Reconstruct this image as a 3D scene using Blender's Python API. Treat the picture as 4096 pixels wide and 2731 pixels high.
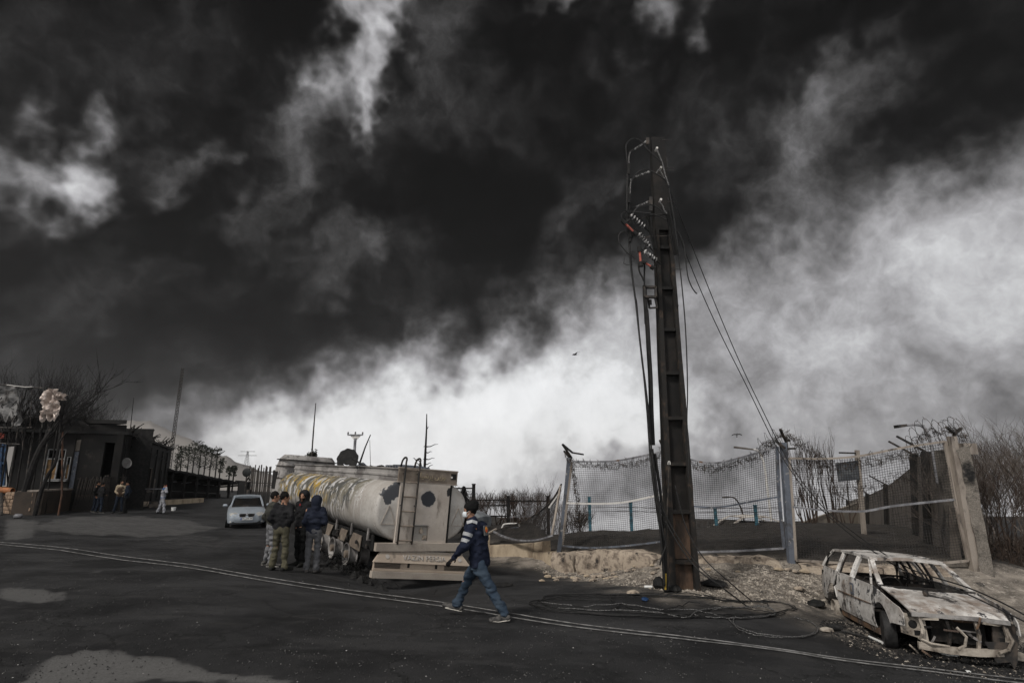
import bpy, bmesh, math, random
import numpy as np
from mathutils import Vector, Matrix, noise as mnoise

for o in list(bpy.data.objects):
    bpy.data.objects.remove(o, do_unlink=True)
SC = bpy.context.scene
COL = SC.collection
R = math.radians
rnd = random.Random(11)

# ------------------------------------------------------------------ camera
FOC, TILT, CAMH = 2276.0, R(13.33), 2.2
cam_d = bpy.data.cameras.new('camera')
cam = bpy.data.objects.new('camera', cam_d); COL.objects.link(cam)
cam_d.lens = 20.0; cam_d.sensor_width = 36.0; cam_d.clip_start = .05; cam_d.clip_end = 6000
cam.location = (0, 0, CAMH); cam.rotation_euler = (R(90) + TILT, 0, 0)
SC.camera = cam
CT, ST = math.cos(TILT), math.sin(TILT)

def ray(u, v):
    dx, dy = (u - 2048) / FOC, (1365.5 - v) / FOC
    return Vector((dx, CT - dy * ST, ST + dy * CT))
def at(u, v, Y):
    """world point on the sight line of photo pixel (4096 wide) at the distance Y ahead"""
    d = ray(u, v); return Vector((0, 0, CAMH)) + d * (Y / d.y)
def atd(x, y, Y):
    return at(x * 1.7415, y * 1.7415, Y)
def project(x, y, z):
    fw = y * CT + (z - CAMH) * ST; up = -y * ST + (z - CAMH) * CT
    return 2048 + FOC * x / fw, 1365.5 - FOC * up / fw

# ------------------------------------------------------------------ node helper
class NT:
    def __init__(s, tree): s.t = tree; tree.nodes.clear()
    def n(s, typ, **kw):
        nd = s.t.nodes.new(typ)
        for k, v in kw.items(): setattr(nd, k, v)
        return nd
    def put(s, sock, val):
        if isinstance(val, bpy.types.NodeSocket): s.t.links.new(val, sock)
        elif val is not None:
            if sock.type == 'RGBA' and not isinstance(val, (tuple, list)): val = (val, val, val, 1)
            elif sock.type == 'RGBA' and len(val) == 3: val = (*val, 1)
            elif sock.type == 'VECTOR' and isinstance(val, (int, float)): val = (val, val, val)
            sock.default_value = val
    def math(s, op, a, b=None, c=None, clamp=False):
        nd = s.n('ShaderNodeMath', operation=op, use_clamp=clamp)
        for i, q in enumerate((a, b, c)):
            if q is not None: s.put(nd.inputs[i], q)
        return nd.outputs[0]
    def vmath(s, op, a, b=None, out=0):
        nd = s.n('ShaderNodeVectorMath', operation=op)
        s.put(nd.inputs[0], a)
        if b is not None: s.put(nd.inputs['Scale' if op == 'SCALE' else 1], b)
        return nd.outputs[out]
    def noise(s, vec, scale, detail=4, rough=.55, dist=0, col=False):
        nd = s.n('ShaderNodeTexNoise')
        s.put(nd.inputs['Vector'], vec); s.put(nd.inputs['Scale'], scale); s.put(nd.inputs['Detail'], detail)
        s.put(nd.inputs['Roughness'], rough); s.put(nd.inputs['Distortion'], dist)
        return nd.outputs['Color' if col else 'Fac']
    def voro(s, vec, scale, feature='F1', out='Distance'):
        nd = s.n('ShaderNodeTexVoronoi', feature=feature)
        s.put(nd.inputs['Vector'], vec); s.put(nd.inputs['Scale'], scale)
        return nd.outputs[out]
    def step(s, val, a, b, lo=0., hi=1., smooth=True):
        nd = s.n('ShaderNodeMapRange', interpolation_type='SMOOTHSTEP' if smooth else 'LINEAR')
        s.put(nd.inputs[0], val)
        for i, q in enumerate((a, b, lo, hi)): s.put(nd.inputs[1 + i], q)
        return nd.outputs[0]
    def mix(s, f, a, b, mode='MIX'):
        nd = s.n('ShaderNodeMix', data_type='RGBA', blend_type=mode)
        s.put(nd.inputs[0], f); s.put(nd.inputs[6], a); s.put(nd.inputs[7], b)
        return nd.outputs[2]
    def mapping(s, vec, loc=(0, 0, 0), rot=(0, 0, 0), scale=(1, 1, 1), typ='POINT'):
        nd = s.n('ShaderNodeMapping', vector_type=typ); s.put(nd.inputs[0], vec)
        s.put(nd.inputs[1], loc); s.put(nd.inputs[2], rot); s.put(nd.inputs[3], scale)
        return nd.outputs[0]

# ------------------------------------------------------------------ world: smoke filled sky
SUN_EL, SUN_AZ = R(48), R(222)      # azimuth measured clockwise from +Y (behind, to the left)
world = bpy.data.worlds.new('World'); SC.world = world; world.use_nodes = True
w = NT(world.node_tree)
geo = w.n('ShaderNodeTexCoord').outputs['Generated']
D = w.vmath('NORMALIZE', geo)
# billowing: warp the direction by turbulence before laying out the smoke banks
w1 = w.vmath('SUBTRACT', w.noise(D, 3.2, 3, .5, .0, True), (.5, .5, .5))
w2 = w.vmath('SUBTRACT', w.noise(D, 8.5, 3, .58, .0, True), (.5, .5, .5))
w3 = w.vmath('SUBTRACT', w.noise(D, 24.0, 2, .6, .0, True), (.5, .5, .5))
DW = w.vmath('ADD', D, w.vmath('SCALE', w1, .22))
DW = w.vmath('ADD', DW, w.vmath('SCALE', w2, .17))
DW = w.vmath('ADD', DW, w.vmath('SCALE', w3, .075))
sep = w.n('ShaderNodeSeparateXYZ'); w.put(sep.inputs[0], DW)
az = w.math('ARCTAN2', sep.outputs[0], sep.outputs[1])
el = w.math('ARCSINE', w.math('MAXIMUM', w.math('MINIMUM', sep.outputs[2], 1.), -1.))
cmb = w.n('ShaderNodeCombineXYZ'); w.put(cmb.inputs[0], az); w.put(cmb.inputs[1], el)
PP = cmb.outputs[0]
def azel(x, y):
    d = ray(x * 1.7415, y * 1.7415).normalized()
    return math.atan2(d.x, d.y), math.asin(d.z)
# great circle through two points of the smoke's lower edge: bright below it, dark above
d1 = ray(420 * 1.7415, 1000 * 1.7415).normalized(); d2 = ray(1830 * 1.7415, 490 * 1.7415).normalized()
NRM = d1.cross(d2).normalized()
if NRM.z > 0: NRM = -NRM
sd = w.vmath('DOT_PRODUCT', DW, tuple(NRM), out=1)
L = w.step(sd, -.085, .095, .108, .68)
def blob(L, x, y, rx, ry, rot, amp):
    a, e = azel(x, y)
    k = 1.7415 / FOC
    # inverse transform: translate, rotate, scale
    m = w.mapping(PP, loc=(a, e, 0), rot=(0, 0, R(rot)), scale=(rx * k, ry * k, 1), typ='TEXTURE')
    ln = w.vmath('LENGTH', m, out=1)
    return w.math('MULTIPLY_ADD', w.step(ln, 1.0, .15), amp, L)
BL = [  # x, y (photo, 2352 wide), radii, rotation (deg, counter-clockwise), amplitude
    (1040, 1000, 640, 260, 14, .28), (1180, 850, 300, 150, 30, .10), (1440, 1120, 130, 90, 0, -.24), (1690, 1100, 190, 120, 20, -.26), (640, 1040, 300, 130, 20, .12),
    (1850, 900, 260, 170, 25, -.09), (2270, 1010, 320, 170, 0, -.17), (560, 210, 220, 150, 20, .05), (700, 350, 190, 150, 50, .04), (1760, 330, 260, 150, 25, .12), (1330, 470, 170, 110, 40, .10), (1000, 120, 200, 120, 60, .05), (480, 560, 220, 140, 20, .05), (1720, 740, 240, 170, 40, -.07),
    (2330, 680, 330, 170, 10, .03), (2150, 620, 200, 120, 30, .02), (2010, 720, 160, 140, 0, -.08), (1500, 1000, 260, 160, 0, .12),
    (1230, 560, 330, 130, 30, -.07), (1040, 470, 330, 210, 15, -.05), (1600, 440, 260, 120, 28, -.05), (700, 700, 260, 120, 25, -.03),
    (800, 140, 210, 110, 62, .46), (860, 240, 130, 60, -60, .36), (905, 30, 130, 70, 40, .28), (740, 140, 110, 80, 0, .20),
    (230, 330, 150, 75, -82, .48), (95, 330, 140, 95, 10, .38), (450, 315, 90, 70, 40, .20), (320, 290, 170, 80, 0, .12),
    (1330, 40, 130, 60, 15, .36), (1540, 80, 130, 90, 55, .36), (1930, 260, 330, 130, 28, .17), (2150, 110, 260, 80, 20, .0),
    (640, 450, 190, 110, 60, .16), (800, 590, 230, 100, 25, .17), (90, 700, 220, 120, 15, .10), (430, 620, 200, 120, 0, .03),
    (340, 965, 150, 70, 10, .16), (130, 520, 260, 80, 10, -.05), (330, 760, 230, 140, 20, -.06), (620, 330, 200, 120, 10, .05),
    (1960, 40, 330, 110, 10, -.04), (1250, 260, 240, 150, 0, -.03), (400, 110, 300, 90, 0, -.05), (1400, 430, 130, 70, 40, .08),
]
for b in BL: L = blob(L, *b)
# away from the fire, behind the photographer, the smoke thins to an ordinary overcast
sd0 = w.n('ShaderNodeSeparateXYZ'); w.put(sd0.inputs[0], D)
beh = w.step(sd0.outputs[1], .12, -.45)
L = w.math('ADD', L, w.math('MULTIPLY', beh, w.math('SUBTRACT', .93, L)))
# fine wisps, strongest where light and dark smoke meet
fb = w.math('SUBTRACT', w.noise(w.vmath('ADD', D, w.vmath('SCALE', w2, .16)), 5.5, 6, .6, 0), .5)
fb2 = w.math('SUBTRACT', w.noise(w.vmath('ADD', D, w.vmath('SCALE', w3, .05)), 19., 5, .66, 0), .5)
pf = w.math('SUBTRACT', w.math('ABSOLUTE', w.math('SUBTRACT', w.noise(w.vmath('ADD', D, w.vmath('SCALE', w2, .10)), 8.0, 5, .6, 0), .5)), .12)      # rounded puffs
env = w.math('MULTIPLY_ADD', w.math('MULTIPLY', L, w.math('SUBTRACT', 1.06, L)), 2.0, .42)
lf = w.math('SUBTRACT', w.noise(w.vmath('ADD', D, w.vmath('SCALE', w2, .2)), 4.2, 5, .62, 0), .445)
L = w.math('MULTIPLY_ADD', w.math('MULTIPLY', lf, w.math('SUBTRACT', 1.0, L)), .54, L)
L = w.math('MULTIPLY_ADD', w.math('MULTIPLY', fb, env), .62, L)
L = w.math('MULTIPLY_ADD', w.math('MULTIPLY', fb2, env), .31, L)
L = w.math('MULTIPLY_ADD', w.math('MULTIPLY', pf, env), .45, L)
L = w.math('MINIMUM', L, w.math('MULTIPLY_ADD', w.math('SUBTRACT', L, .88), .5, .88))
L = w.math('MAXIMUM', w.math('MINIMUM', L, .97), .045)
lin = w.math('POWER', L, 2.5)
sky = w.n('ShaderNodeTexSky', sky_type='NISHITA', sun_disc=False, sun_elevation=SUN_EL, sun_rotation=SUN_AZ,
          air_density=1.0, dust_density=3.0)
clear = w.mix(1.0, sky.outputs[0], (.08, .08, .08, 1), 'MULTIPLY')
tint = w.mix(w.step(L, .05, .9), (1.0, .985, .985, 1), (1.0, 1.0, 1.005, 1))
mid = w.step(L, .2, .45); mid2 = w.step(L, .85, .6)
tint = w.mix(w.math('MULTIPLY', mid, mid2), tint, (.985, .972, 1.0, 1))
cl = w.n('ShaderNodeCombineXYZ')
for i in range(3): w.put(cl.inputs[i], lin)
smoke = w.mix(1.0, tint, cl.outputs[0], 'MULTIPLY')
skyc = w.mix(w.math('MULTIPLY', w.step(L, .5, .95), .10), smoke, clear)
bg = w.n('ShaderNodeBackground'); w.put(bg.inputs[0], skyc); bg.inputs[1].default_value = .74
outw = w.n('ShaderNodeOutputWorld'); w.t.links.new(bg.outputs[0], outw.inputs[0])
try: world.cycles.sampling_method = 'MANUAL'; world.cycles.sample_map_resolution = 512
except Exception: pass

sun_d = bpy.data.lights.new('sun', 'SUN'); sun_d.energy = 1.5; sun_d.angle = R(10); sun_d.color = (1., .955, .9)
sun = bpy.data.objects.new('sun', sun_d); COL.objects.link(sun)
sdir = Vector((math.sin(SUN_AZ) * math.cos(SUN_EL), math.cos(SUN_AZ) * math.cos(SUN_EL), math.sin(SUN_EL)))
sun.rotation_euler = sdir.to_track_quat('Z', 'Y').to_euler(); sun.location = sdir * 50
SC.view_settings.view_transform = 'Standard'; SC.view_settings.look = 'None'
SC.view_settings.exposure = .68; SC.view_settings.gamma = 1; SC.view_settings.use_curve_mapping = False
SC.cycles.max_bounces = 6; SC.cycles.diffuse_bounces = 3; SC.cycles.glossy_bounces = 3; SC.cycles.transparent_max_bounces = 12
SC.cycles.use_denoising = True

# ------------------------------------------------------------------ mesh helpers
def V(*a): return Vector(a)
def frame_from(d, up=Vector((0, 0, 1))):
    d = d.normalized()
    if abs(d.dot(up)) > .97: up = Vector((0, 1, 0)) if abs(d.y) < .9 else Vector((1, 0, 0))
    a = up.cross(d).normalized(); b = d.cross(a).normalized()
    return a, b

class MB:
    """collects shapes; build() links them as one mesh object"""
    def __init__(s): s.v = []; s.f = []
    def raw(s, vs, fs):
        k = len(s.v); s.v += [tuple(p) for p in vs]; s.f += [tuple(i + k for i in f) for f in fs]; return s
    def box(s, c, size, rot=None, taper=1.0):
        hx, hy, hz = size[0] / 2, size[1] / 2, size[2] / 2
        P = [Vector((x * hx * (taper if z > 0 else 1), y * hy * (taper if z > 0 else 1), z * hz)) for z in (-1, 1) for x, y in ((-1, -1), (1, -1), (1, 1), (-1, 1))]
        if rot is not None:
            m = rot if isinstance(rot, Matrix) else Matrix.Rotation(rot, 3, 'Z'); P = [m @ p for p in P]
        c = Vector(c)
        return s.raw([p + c for p in P], [(3, 2, 1, 0), (4, 5, 6, 7), (0, 1, 5, 4), (1, 2, 6, 5), (2, 3, 7, 6), (3, 0, 4, 7)])
    def bar(s, p0, p1, wd, dp, up=Vector((0, 0, 1)), w1=None, d1=None):
        p0, p1 = Vector(p0), Vector(p1); a, b = frame_from(p1 - p0, up)
        w1 = wd if w1 is None else w1; d1 = dp if d1 is None else d1
        vs = [p + a * x * ww / 2 + b * y * dd / 2 for p, ww, dd in ((p0, wd, dp), (p1, w1, d1)) for x, y in ((-1, -1), (1, -1), (1, 1), (-1, 1))]
        return s.raw(vs, [(3, 2, 1, 0), (4, 5, 6, 7), (0, 1, 5, 4), (1, 2, 6, 5), (2, 3, 7, 6), (3, 0, 4, 7)])
    def strip(s, pts, wd, dp, up=Vector((0, 0, 1))):
        """rectangular bar swept along a polyline"""
        pts = [Vector(p) for p in pts]; rings = []
        for i, p in enumerate(pts):
            d = pts[min(i + 1, len(pts) - 1)] - pts[max(i - 1, 0)]
            a, b = frame_from(d, up)
            rings.append([p + a * x * wd / 2 + b * y * dp / 2 for x, y in ((-1, -1), (1, -1), (1, 1), (-1, 1))])
        return s.loft(rings)
    def tube(s, pts, r, n=6, caps=True):
        pts = [Vector(p) for p in pts]; m = len(pts)
        rs = r if isinstance(r, (list, tuple)) else [r] * m
        rings = []; a = None
        for i, p in enumerate(pts):
            d = pts[min(i + 1, m - 1)] - pts[max(i - 1, 0)]
            if d.length < 1e-9: d = Vector((0, 0, 1))
            d.normalize()
            if a is None: a, b = frame_from(d)
            else:
                a = (a - d * a.dot(d))
                if a.length < 1e-6: a, b = frame_from(d)
                a.normalize(); b = d.cross(a)
            rings.append([p + (a * math.cos(2 * math.pi * k / n) + b * math.sin(2 * math.pi * k / n)) * rs[i] for k in range(n)])
        return s.loft(rings, caps)
    def loft(s, rings, caps=True, closed=True):
        k = len(s.v); n = len(rings[0])
        for r in rings: s.v += [tuple(p) for p in r]
        for i in range(len(rings) - 1):
            for j in range(n if closed else n - 1):
                j2 = (j + 1) % n
                s.f.append((k + i * n + j, k + i * n + j2, k + (i + 1) * n + j2, k + (i + 1) * n + j))
        if caps and closed:
            s.f.append(tuple(k + j for j in reversed(range(n)))); s.f.append(tuple(k + (len(rings) - 1) * n + j for j in range(n)))
        return s
    def grid(s, fn, nu, nv, thick=0.0):
        """fn(u, v) -> point; optional thickness along the local normal"""
        P = [[Vector(fn(i / nu, j / nv)) for j in range(nv + 1)] for i in range(nu + 1)]
        k = len(s.v); m = nv + 1
        s.v += [tuple(p) for row in P for p in row]
        for i in range(nu):
            for j in range(nv): s.f.append((k + i * m + j, k + (i + 1) * m + j, k + (i + 1) * m + j + 1, k + i * m + j + 1))
        if thick:
            k2 = len(s.v)
            for i in range(nu + 1):
                for j in range(nv + 1):
                    du = P[min(i + 1, nu)][j] - P[max(i - 1, 0)][j]; dv = P[i][min(j + 1, nv)] - P[i][max(j - 1, 0)]
                    nn = du.cross(dv); nn = nn.normalized() if nn.length > 1e-9 else Vector((0, 0, 1))
                    s.v.append(tuple(P[i][j] - nn * thick))
            for i in range(nu):
                for j in range(nv): s.f.append((k2 + i * m + j + 1, k2 + (i + 1) * m + j + 1, k2 + (i + 1) * m + j, k2 + i * m + j))
            for i in range(nu):
                for j in (0, nv):
                    q = (k + i * m + j, k2 + i * m + j, k2 + (i + 1) * m + j, k + (i + 1) * m + j); s.f.append(q if j == 0 else q[::-1])
            for j in range(nv):
                for i in (0, nu):
                    q = (k + i * m + j, k + i * m + j + 1, k2 + i * m + j + 1, k2 + i * m + j); s.f.append(q if i == 0 else q[::-1])
        return s
    def prism(s, poly, fn0, fn1):
        """polygon (2D) mapped to two skins"""
        n = len(poly); k = len(s.v)
        s.v += [tuple(fn0(*p)) for p in poly] + [tuple(fn1(*p)) for p in poly]
        s.f.append(tuple(range(k, k + n))); s.f.append(tuple(reversed(range(k + n, k + 2 * n))))
        for i in range(n):
            j = (i + 1) % n; s.f.append((k + j, k + i, k + n + i, k + n + j))
        return s
    def lathe(s, prof, n=16, M=None, full=True):
        """prof: list of (r, z) ; axis z"""
        rings = [[Vector((r * math.cos(2 * math.pi * k / n), r * math.sin(2 * math.pi * k / n), z)) for k in range(n)] for r, z in prof]
        if M is not None: rings = [[M @ p for p in r] for r in rings]
        return s.loft(rings, caps=True)
    def build(s, name, mat=None, parent=None, smooth=False, loc=None):
        me = bpy.data.meshes.new(name)
        me.from_pydata(s.v, [], s.f); me.update()
        bm = bmesh.new(); bm.from_mesh(me); bmesh.ops.recalc_face_normals(bm, faces=bm.faces); bm.to_mesh(me); bm.free()
        if smooth:
            me.polygons.foreach_set('use_smooth', [True] * len(me.polygons))
            if smooth != 'all':
                try: me.set_sharp_from_angle(angle=R(42))
                except Exception: pass
        if mat is not None: me.materials.append(mat)
        return link(name, me, parent, loc)

def link(name, me, parent=None, loc=None):
    o = bpy.data.objects.new(name, me); COL.objects.link(o)
    if parent is not None: o.parent = parent
    if loc is not None: o.location = loc
    return o
def empty(name, loc=(0, 0, 0), rz=0, rot=None):
    o = bpy.data.objects.new(name, None); COL.objects.link(o); o.location = loc
    o.rotation_euler = rot if rot is not None else (0, 0, rz); o.empty_display_size = .2
    return o
def tag(o, label=None, cat=None, group=None, kind=None):
    if label: o['label'] = label
    if cat: o['category'] = cat
    if group: o['group'] = group
    if kind: o['kind'] = kind
    return o

# ------------------------------------------------------------------ materials
MATS = {}
def mat(name, c1, c2=None, scale=4., rough=.8, bump=.0, bscale=40., lo=.4, hi=.65, metal=0., c3=None, s3=14., lo3=.62, hi3=.68, detail=6, coord='Object', spec=.3, dist=0., stretch=None, grain=.12):
    m = bpy.data.materials.new(name); m.use_nodes = True; t = NT(m.node_tree); MATS[name] = m
    co = t.n('ShaderNodeTexCoord').outputs[coord]
    if stretch: co = t.mapping(co, scale=stretch)
    col = c1
    if c2 is not None: col = t.mix(t.step(t.noise(co, scale, detail, .6, dist), lo, hi), c1, c2)
    if c3 is not None: col = t.mix(t.step(t.noise(co, s3, detail, .65), lo3, hi3), col, c3)
    if grain:
        g = t.step(t.noise(co, bscale, 3, .7), .25, .75, 1 - grain, 1 + grain, False)
        cg = t.n('ShaderNodeCombineXYZ')
        for i in range(3): t.put(cg.inputs[i], g)
        col = t.mix(1., col, cg.outputs[0], 'MULTIPLY')
    b = t.n('ShaderNodeBsdfPrincipled'); t.put(b.inputs['Base Color'], col)
    t.put(b.inputs['Roughness'], rough); t.put(b.inputs['Metallic'], metal); t.put(b.inputs['Specular IOR Level'], spec)
    if bump:
        bn = t.n('ShaderNodeBump'); bn.inputs['Strength'].default_value = bump; bn.inputs['Distance'].default_value = .02
        t.put(bn.inputs['Height'], t.noise(co, bscale, 5, .65)); t.put(b.inputs['Normal'], bn.outputs[0])
    t.t.links.new(b.outputs[0], t.n('ShaderNodeOutputMaterial').inputs[0])
    m['t'] = 0
    return m

# ------------------------------------------------------------------ the lie of the land
GP = np.array([  # x, y, z
    (0, 0, 0), (0, -8, 0), (-9, 0, .1), (9, 0, -.35), (0, 5, 0), (-6, 5, .05), (6, 5, -.35), (-.8, 10, -.06), (-5.4, 14, .03), (-3, 15.3, -.52),
    (-4.6, 17.5, -.3), (-2.4, 14.2, -.44), (-9, 20, -.1), (-12.2, 27.3, -.2), (-25, 34, .12), (-20, 34, .05), (-30, 33, .3), (-14, 12, .1), (-22, 20, .2),
    (3.7, 13.2, -.2), (1.8, 19.6, -.7), (-1.0, 22.3, -.66), (-.5, 17.5, -.55), (1.2, 15, -.40), (2.4, 11, -.2), (5, 9, -.42),
    (7.4, 11.6, -.66), (7.0, 9.3, -.62), (7.9, 13.7, -.60), (9.6, 11.5, -.66), (10, 8, -.7), (14, 8, -1.0), (13, 12.5, -.75), (6.2, 13.6, -.42), (4.6, 15.0, -.22), (5.5, 14.9, -.20),
    (7.3, 14.9, -.12), (9.3, 14.9, -.08), (11.2, 14.2, -.15), (2.6, 18.2, -.62), (3.6, 16.8, -.38),
    (7.6, 16.2, .16), (10.5, 15.6, .2), (12, 15.5, .2), (4.4, 18.2, .08), (2.2, 20.8, .0), (-1, 23.6, -.15), (8, 20, .30), (5, 22.5, .12), (2, 23.5, .0), (12, 20, .35), (16, 24, .15),
    (9, 28, .2), (4, 32, -.1), (20, 34, -.9), (24, 42, -1.7), (15, 16, -.6), (20, 20, -1.2), (22, 10, -1.4), (-3, 34, -.5), (-8, 40, -.4), (0, 60, -.5), (40, 60, -.5),
    (-36, 62, -.1), (-36, 75, -.45), (-28, 55, .0), (-15, 45, -.3), (-20, 80, -.6), (-40, 36, .5), (-60, 60, .5), (0, 120, -1), (80, 120, -1), (-80, 120, 0), (0, 400, -1), (300, 300, -1), (-300, 300, 0), (-40, -10, .2), (40, -10, -1.4)])
_P = GP[:, :2]; _n = len(GP)
_A = np.zeros((_n + 1, _n + 1)); _A[:_n, :_n] = np.sqrt(((_P[:, None] - _P[None]) ** 2).sum(-1) + .35)
_A[:_n, :_n] += np.eye(_n) * -.02; _A[_n, :_n] = 1; _A[:_n, _n] = 1
_W = np.linalg.solve(_A, np.append(GP[:, 2], 0))
def gz_arr(x, y):
    x = np.asarray(x, float); y = np.asarray(y, float)
    out = np.sqrt((x[..., None] - _P[:, 0]) ** 2 + (y[..., None] - _P[:, 1]) ** 2 + .35) @ _W[:_n] + _W[_n]
    # beyond the brow of the hill the land falls away into the smoky valley
    brow = np.interp(x, [-60, -12, -6, .5, 1.5, 9, 12, 30], [110, 100, 45, 40, 23.5, 23.5, 46, 50])
    q = np.maximum(0, y - brow); return out - .62 * q * q / (q + 1.5)
def gz(x, y): return float(gz_arr(np.array([x]), np.array([y]))[0])
SURF = gz_arr
def on_ground(u, v, dz=0.):
    """ground point seen at photo pixel (4096 wide)"""
    d = ray(u, v); a, b = 3., 160.
    for n in (70, 24, 12):
        t = np.geomspace(a, b, n); below = np.nonzero(CAMH + d.z * t < gz_arr(d.x * t, d.y * t))[0]
        i = below[0] if len(below) else n - 1
        a, b = t[max(0, i - 1)], t[i]
    p = Vector((d.x * b, d.y * b, 0)); p.z = float(SURF(np.array([p.x]), np.array([p.y]))[0]) + dz
    return p
def gd(x, y, dz=0.): return on_ground(x * 1.7415, y * 1.7415, dz)

# ------------------------------------------------------------------ value noise for displacement (numpy)
_rs = np.random.RandomState(5); _T = _rs.rand(64, 64, 64)
def vnoise(x, y, z):
    x = np.asarray(x, float); y = np.asarray(y, float); z = np.asarray(z, float) + 0 * x
    xi, yi, zi = np.floor(x).astype(int), np.floor(y).astype(int), np.floor(z).astype(int)
    fx, fy, fz = x - xi, y - yi, z - zi
    fx, fy, fz = (q * q * (3 - 2 * q) for q in (fx, fy, fz))
    def g(a, b, c): return _T[(xi + a) & 63, (yi + b) & 63, (zi + c) & 63]
    l = lambda a, b, t: a + (b - a) * t
    return l(l(l(g(0, 0, 0), g(1, 0, 0), fx), l(g(0, 1, 0), g(1, 1, 0), fx), fy), l(l(g(0, 0, 1), g(1, 0, 1), fx), l(g(0, 1, 1), g(1, 1, 1), fx), fy), fz) - .5
def fbm(x, y, z=0., o=4):
    s = 0; a = 1.
    for k in range(o): s = s + a * vnoise(np.asarray(x) * 2 ** k + 7.3 * k, np.asarray(y) * 2 ** k + 3.1 * k, np.asarray(z) * 2 ** k); a *= .5
    return s
def sd_poly(px, py, poly):
    """signed distance (negative inside) in the polygon's own units"""
    poly = np.array(poly, float); d = np.full(px.shape, 1e18); inside = np.zeros(px.shape, bool)
    for i in range(len(poly)):
        a = poly[i]; b = poly[(i + 1) % len(poly)]; ex, ey = b - a
        wx, wy = px - a[0], py - a[1]; t = np.clip((wx * ex + wy * ey) / (ex * ex + ey * ey + 1e-12), 0, 1)
        d = np.minimum(d, (wx - ex * t) ** 2 + (wy - ey * t) ** 2)
        c = ((a[1] <= py) & (b[1] > py)) | ((b[1] <= py) & (a[1] > py))
        with np.errstate(divide='ignore', invalid='ignore'): xx = a[0] + (py - a[1]) * ex / np.where(ey == 0, 1e-12, ey)
        inside ^= c & (px < xx)
    d = np.sqrt(d); return np.where(inside, -d, d)

# ------------------------------------------------------------------ ground sheet
def world_poly(pts): return [tuple(gd(x, y)[:2]) for x, y in pts]
DIRT = world_poly([(1118, 1280), (1200, 1302), (1290, 1328), (1420, 1348), (1520, 1362), (1610, 1380), (1740, 1396), (1850, 1412), (1900, 1440), (1985, 1470), (2060, 1480), (2352, 1490)])
DIRT = DIRT + [(17, 8.), (30, 10), (34, 60), (-2, 60), (-3, 26)]
PALE = [([(70, 1567), (140, 1516), (215, 1492), (255, 1484), (330, 1500), (430, 1520), (520, 1540), (640, 1567)], 1.0),
        ([(0, 1352), (60, 1358), (100, 1366), (94, 1378), (0, 1372)], .8),
        ([(60, 1212), (190, 1188), (330, 1182), (440, 1196), (520, 1212), (470, 1222), (330, 1236), (230, 1228), (150, 1218)], .62),
        ([(330, 1236), (470, 1222), (570, 1243), (520, 1262), (420, 1262)], .42),
        ([(0, 1185), (60, 1200), (40, 1235), (0, 1242)], .75),
        ([(243, 1310), (275, 1308), (308, 1322), (262, 1318)], .7),
        ([(560, 1420), (620, 1436), (660, 1452), (600, 1440)], .45), ([(1780, 1470), (1830, 1490), (1800, 1482)], .3)]
def dirt_mask(X, Y):
    dirt = sd_poly(X, Y, DIRT)
    return 1 / (1 + np.exp(np.clip((dirt + fbm(X * 1.3, Y * 1.3, 2) * 1.1) / .22, -40, 40)))
def relief(X, Y, dm):
    near = np.clip((60 - Y) / 30, 0, 1)
    return dm * near * (fbm(X * 1.1, Y * 1.1, 0, 5) * .10 + fbm(X * 6, Y * 6, 3, 3) * .04) + (1 - dm) * near * (fbm(X * .35, Y * .35, 9, 3) * .03 + fbm(X * 9, Y * 9, 5, 2) * .006)
def surf_arr(x, y):
    x = np.asarray(x, float); y = np.asarray(y, float); return gz_arr(x, y) + relief(x, y, dirt_mask(x, y))
FLX, FLY = zip(*[tuple(at(u, v, y)[:2]) for u, v, y in ((1985, 2120, 22.8), (2236, 2190, 20.0), (2648, 2215, 17.3), (3163, 2247, 15.5), (3893, 2252, 14.6))])
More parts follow.
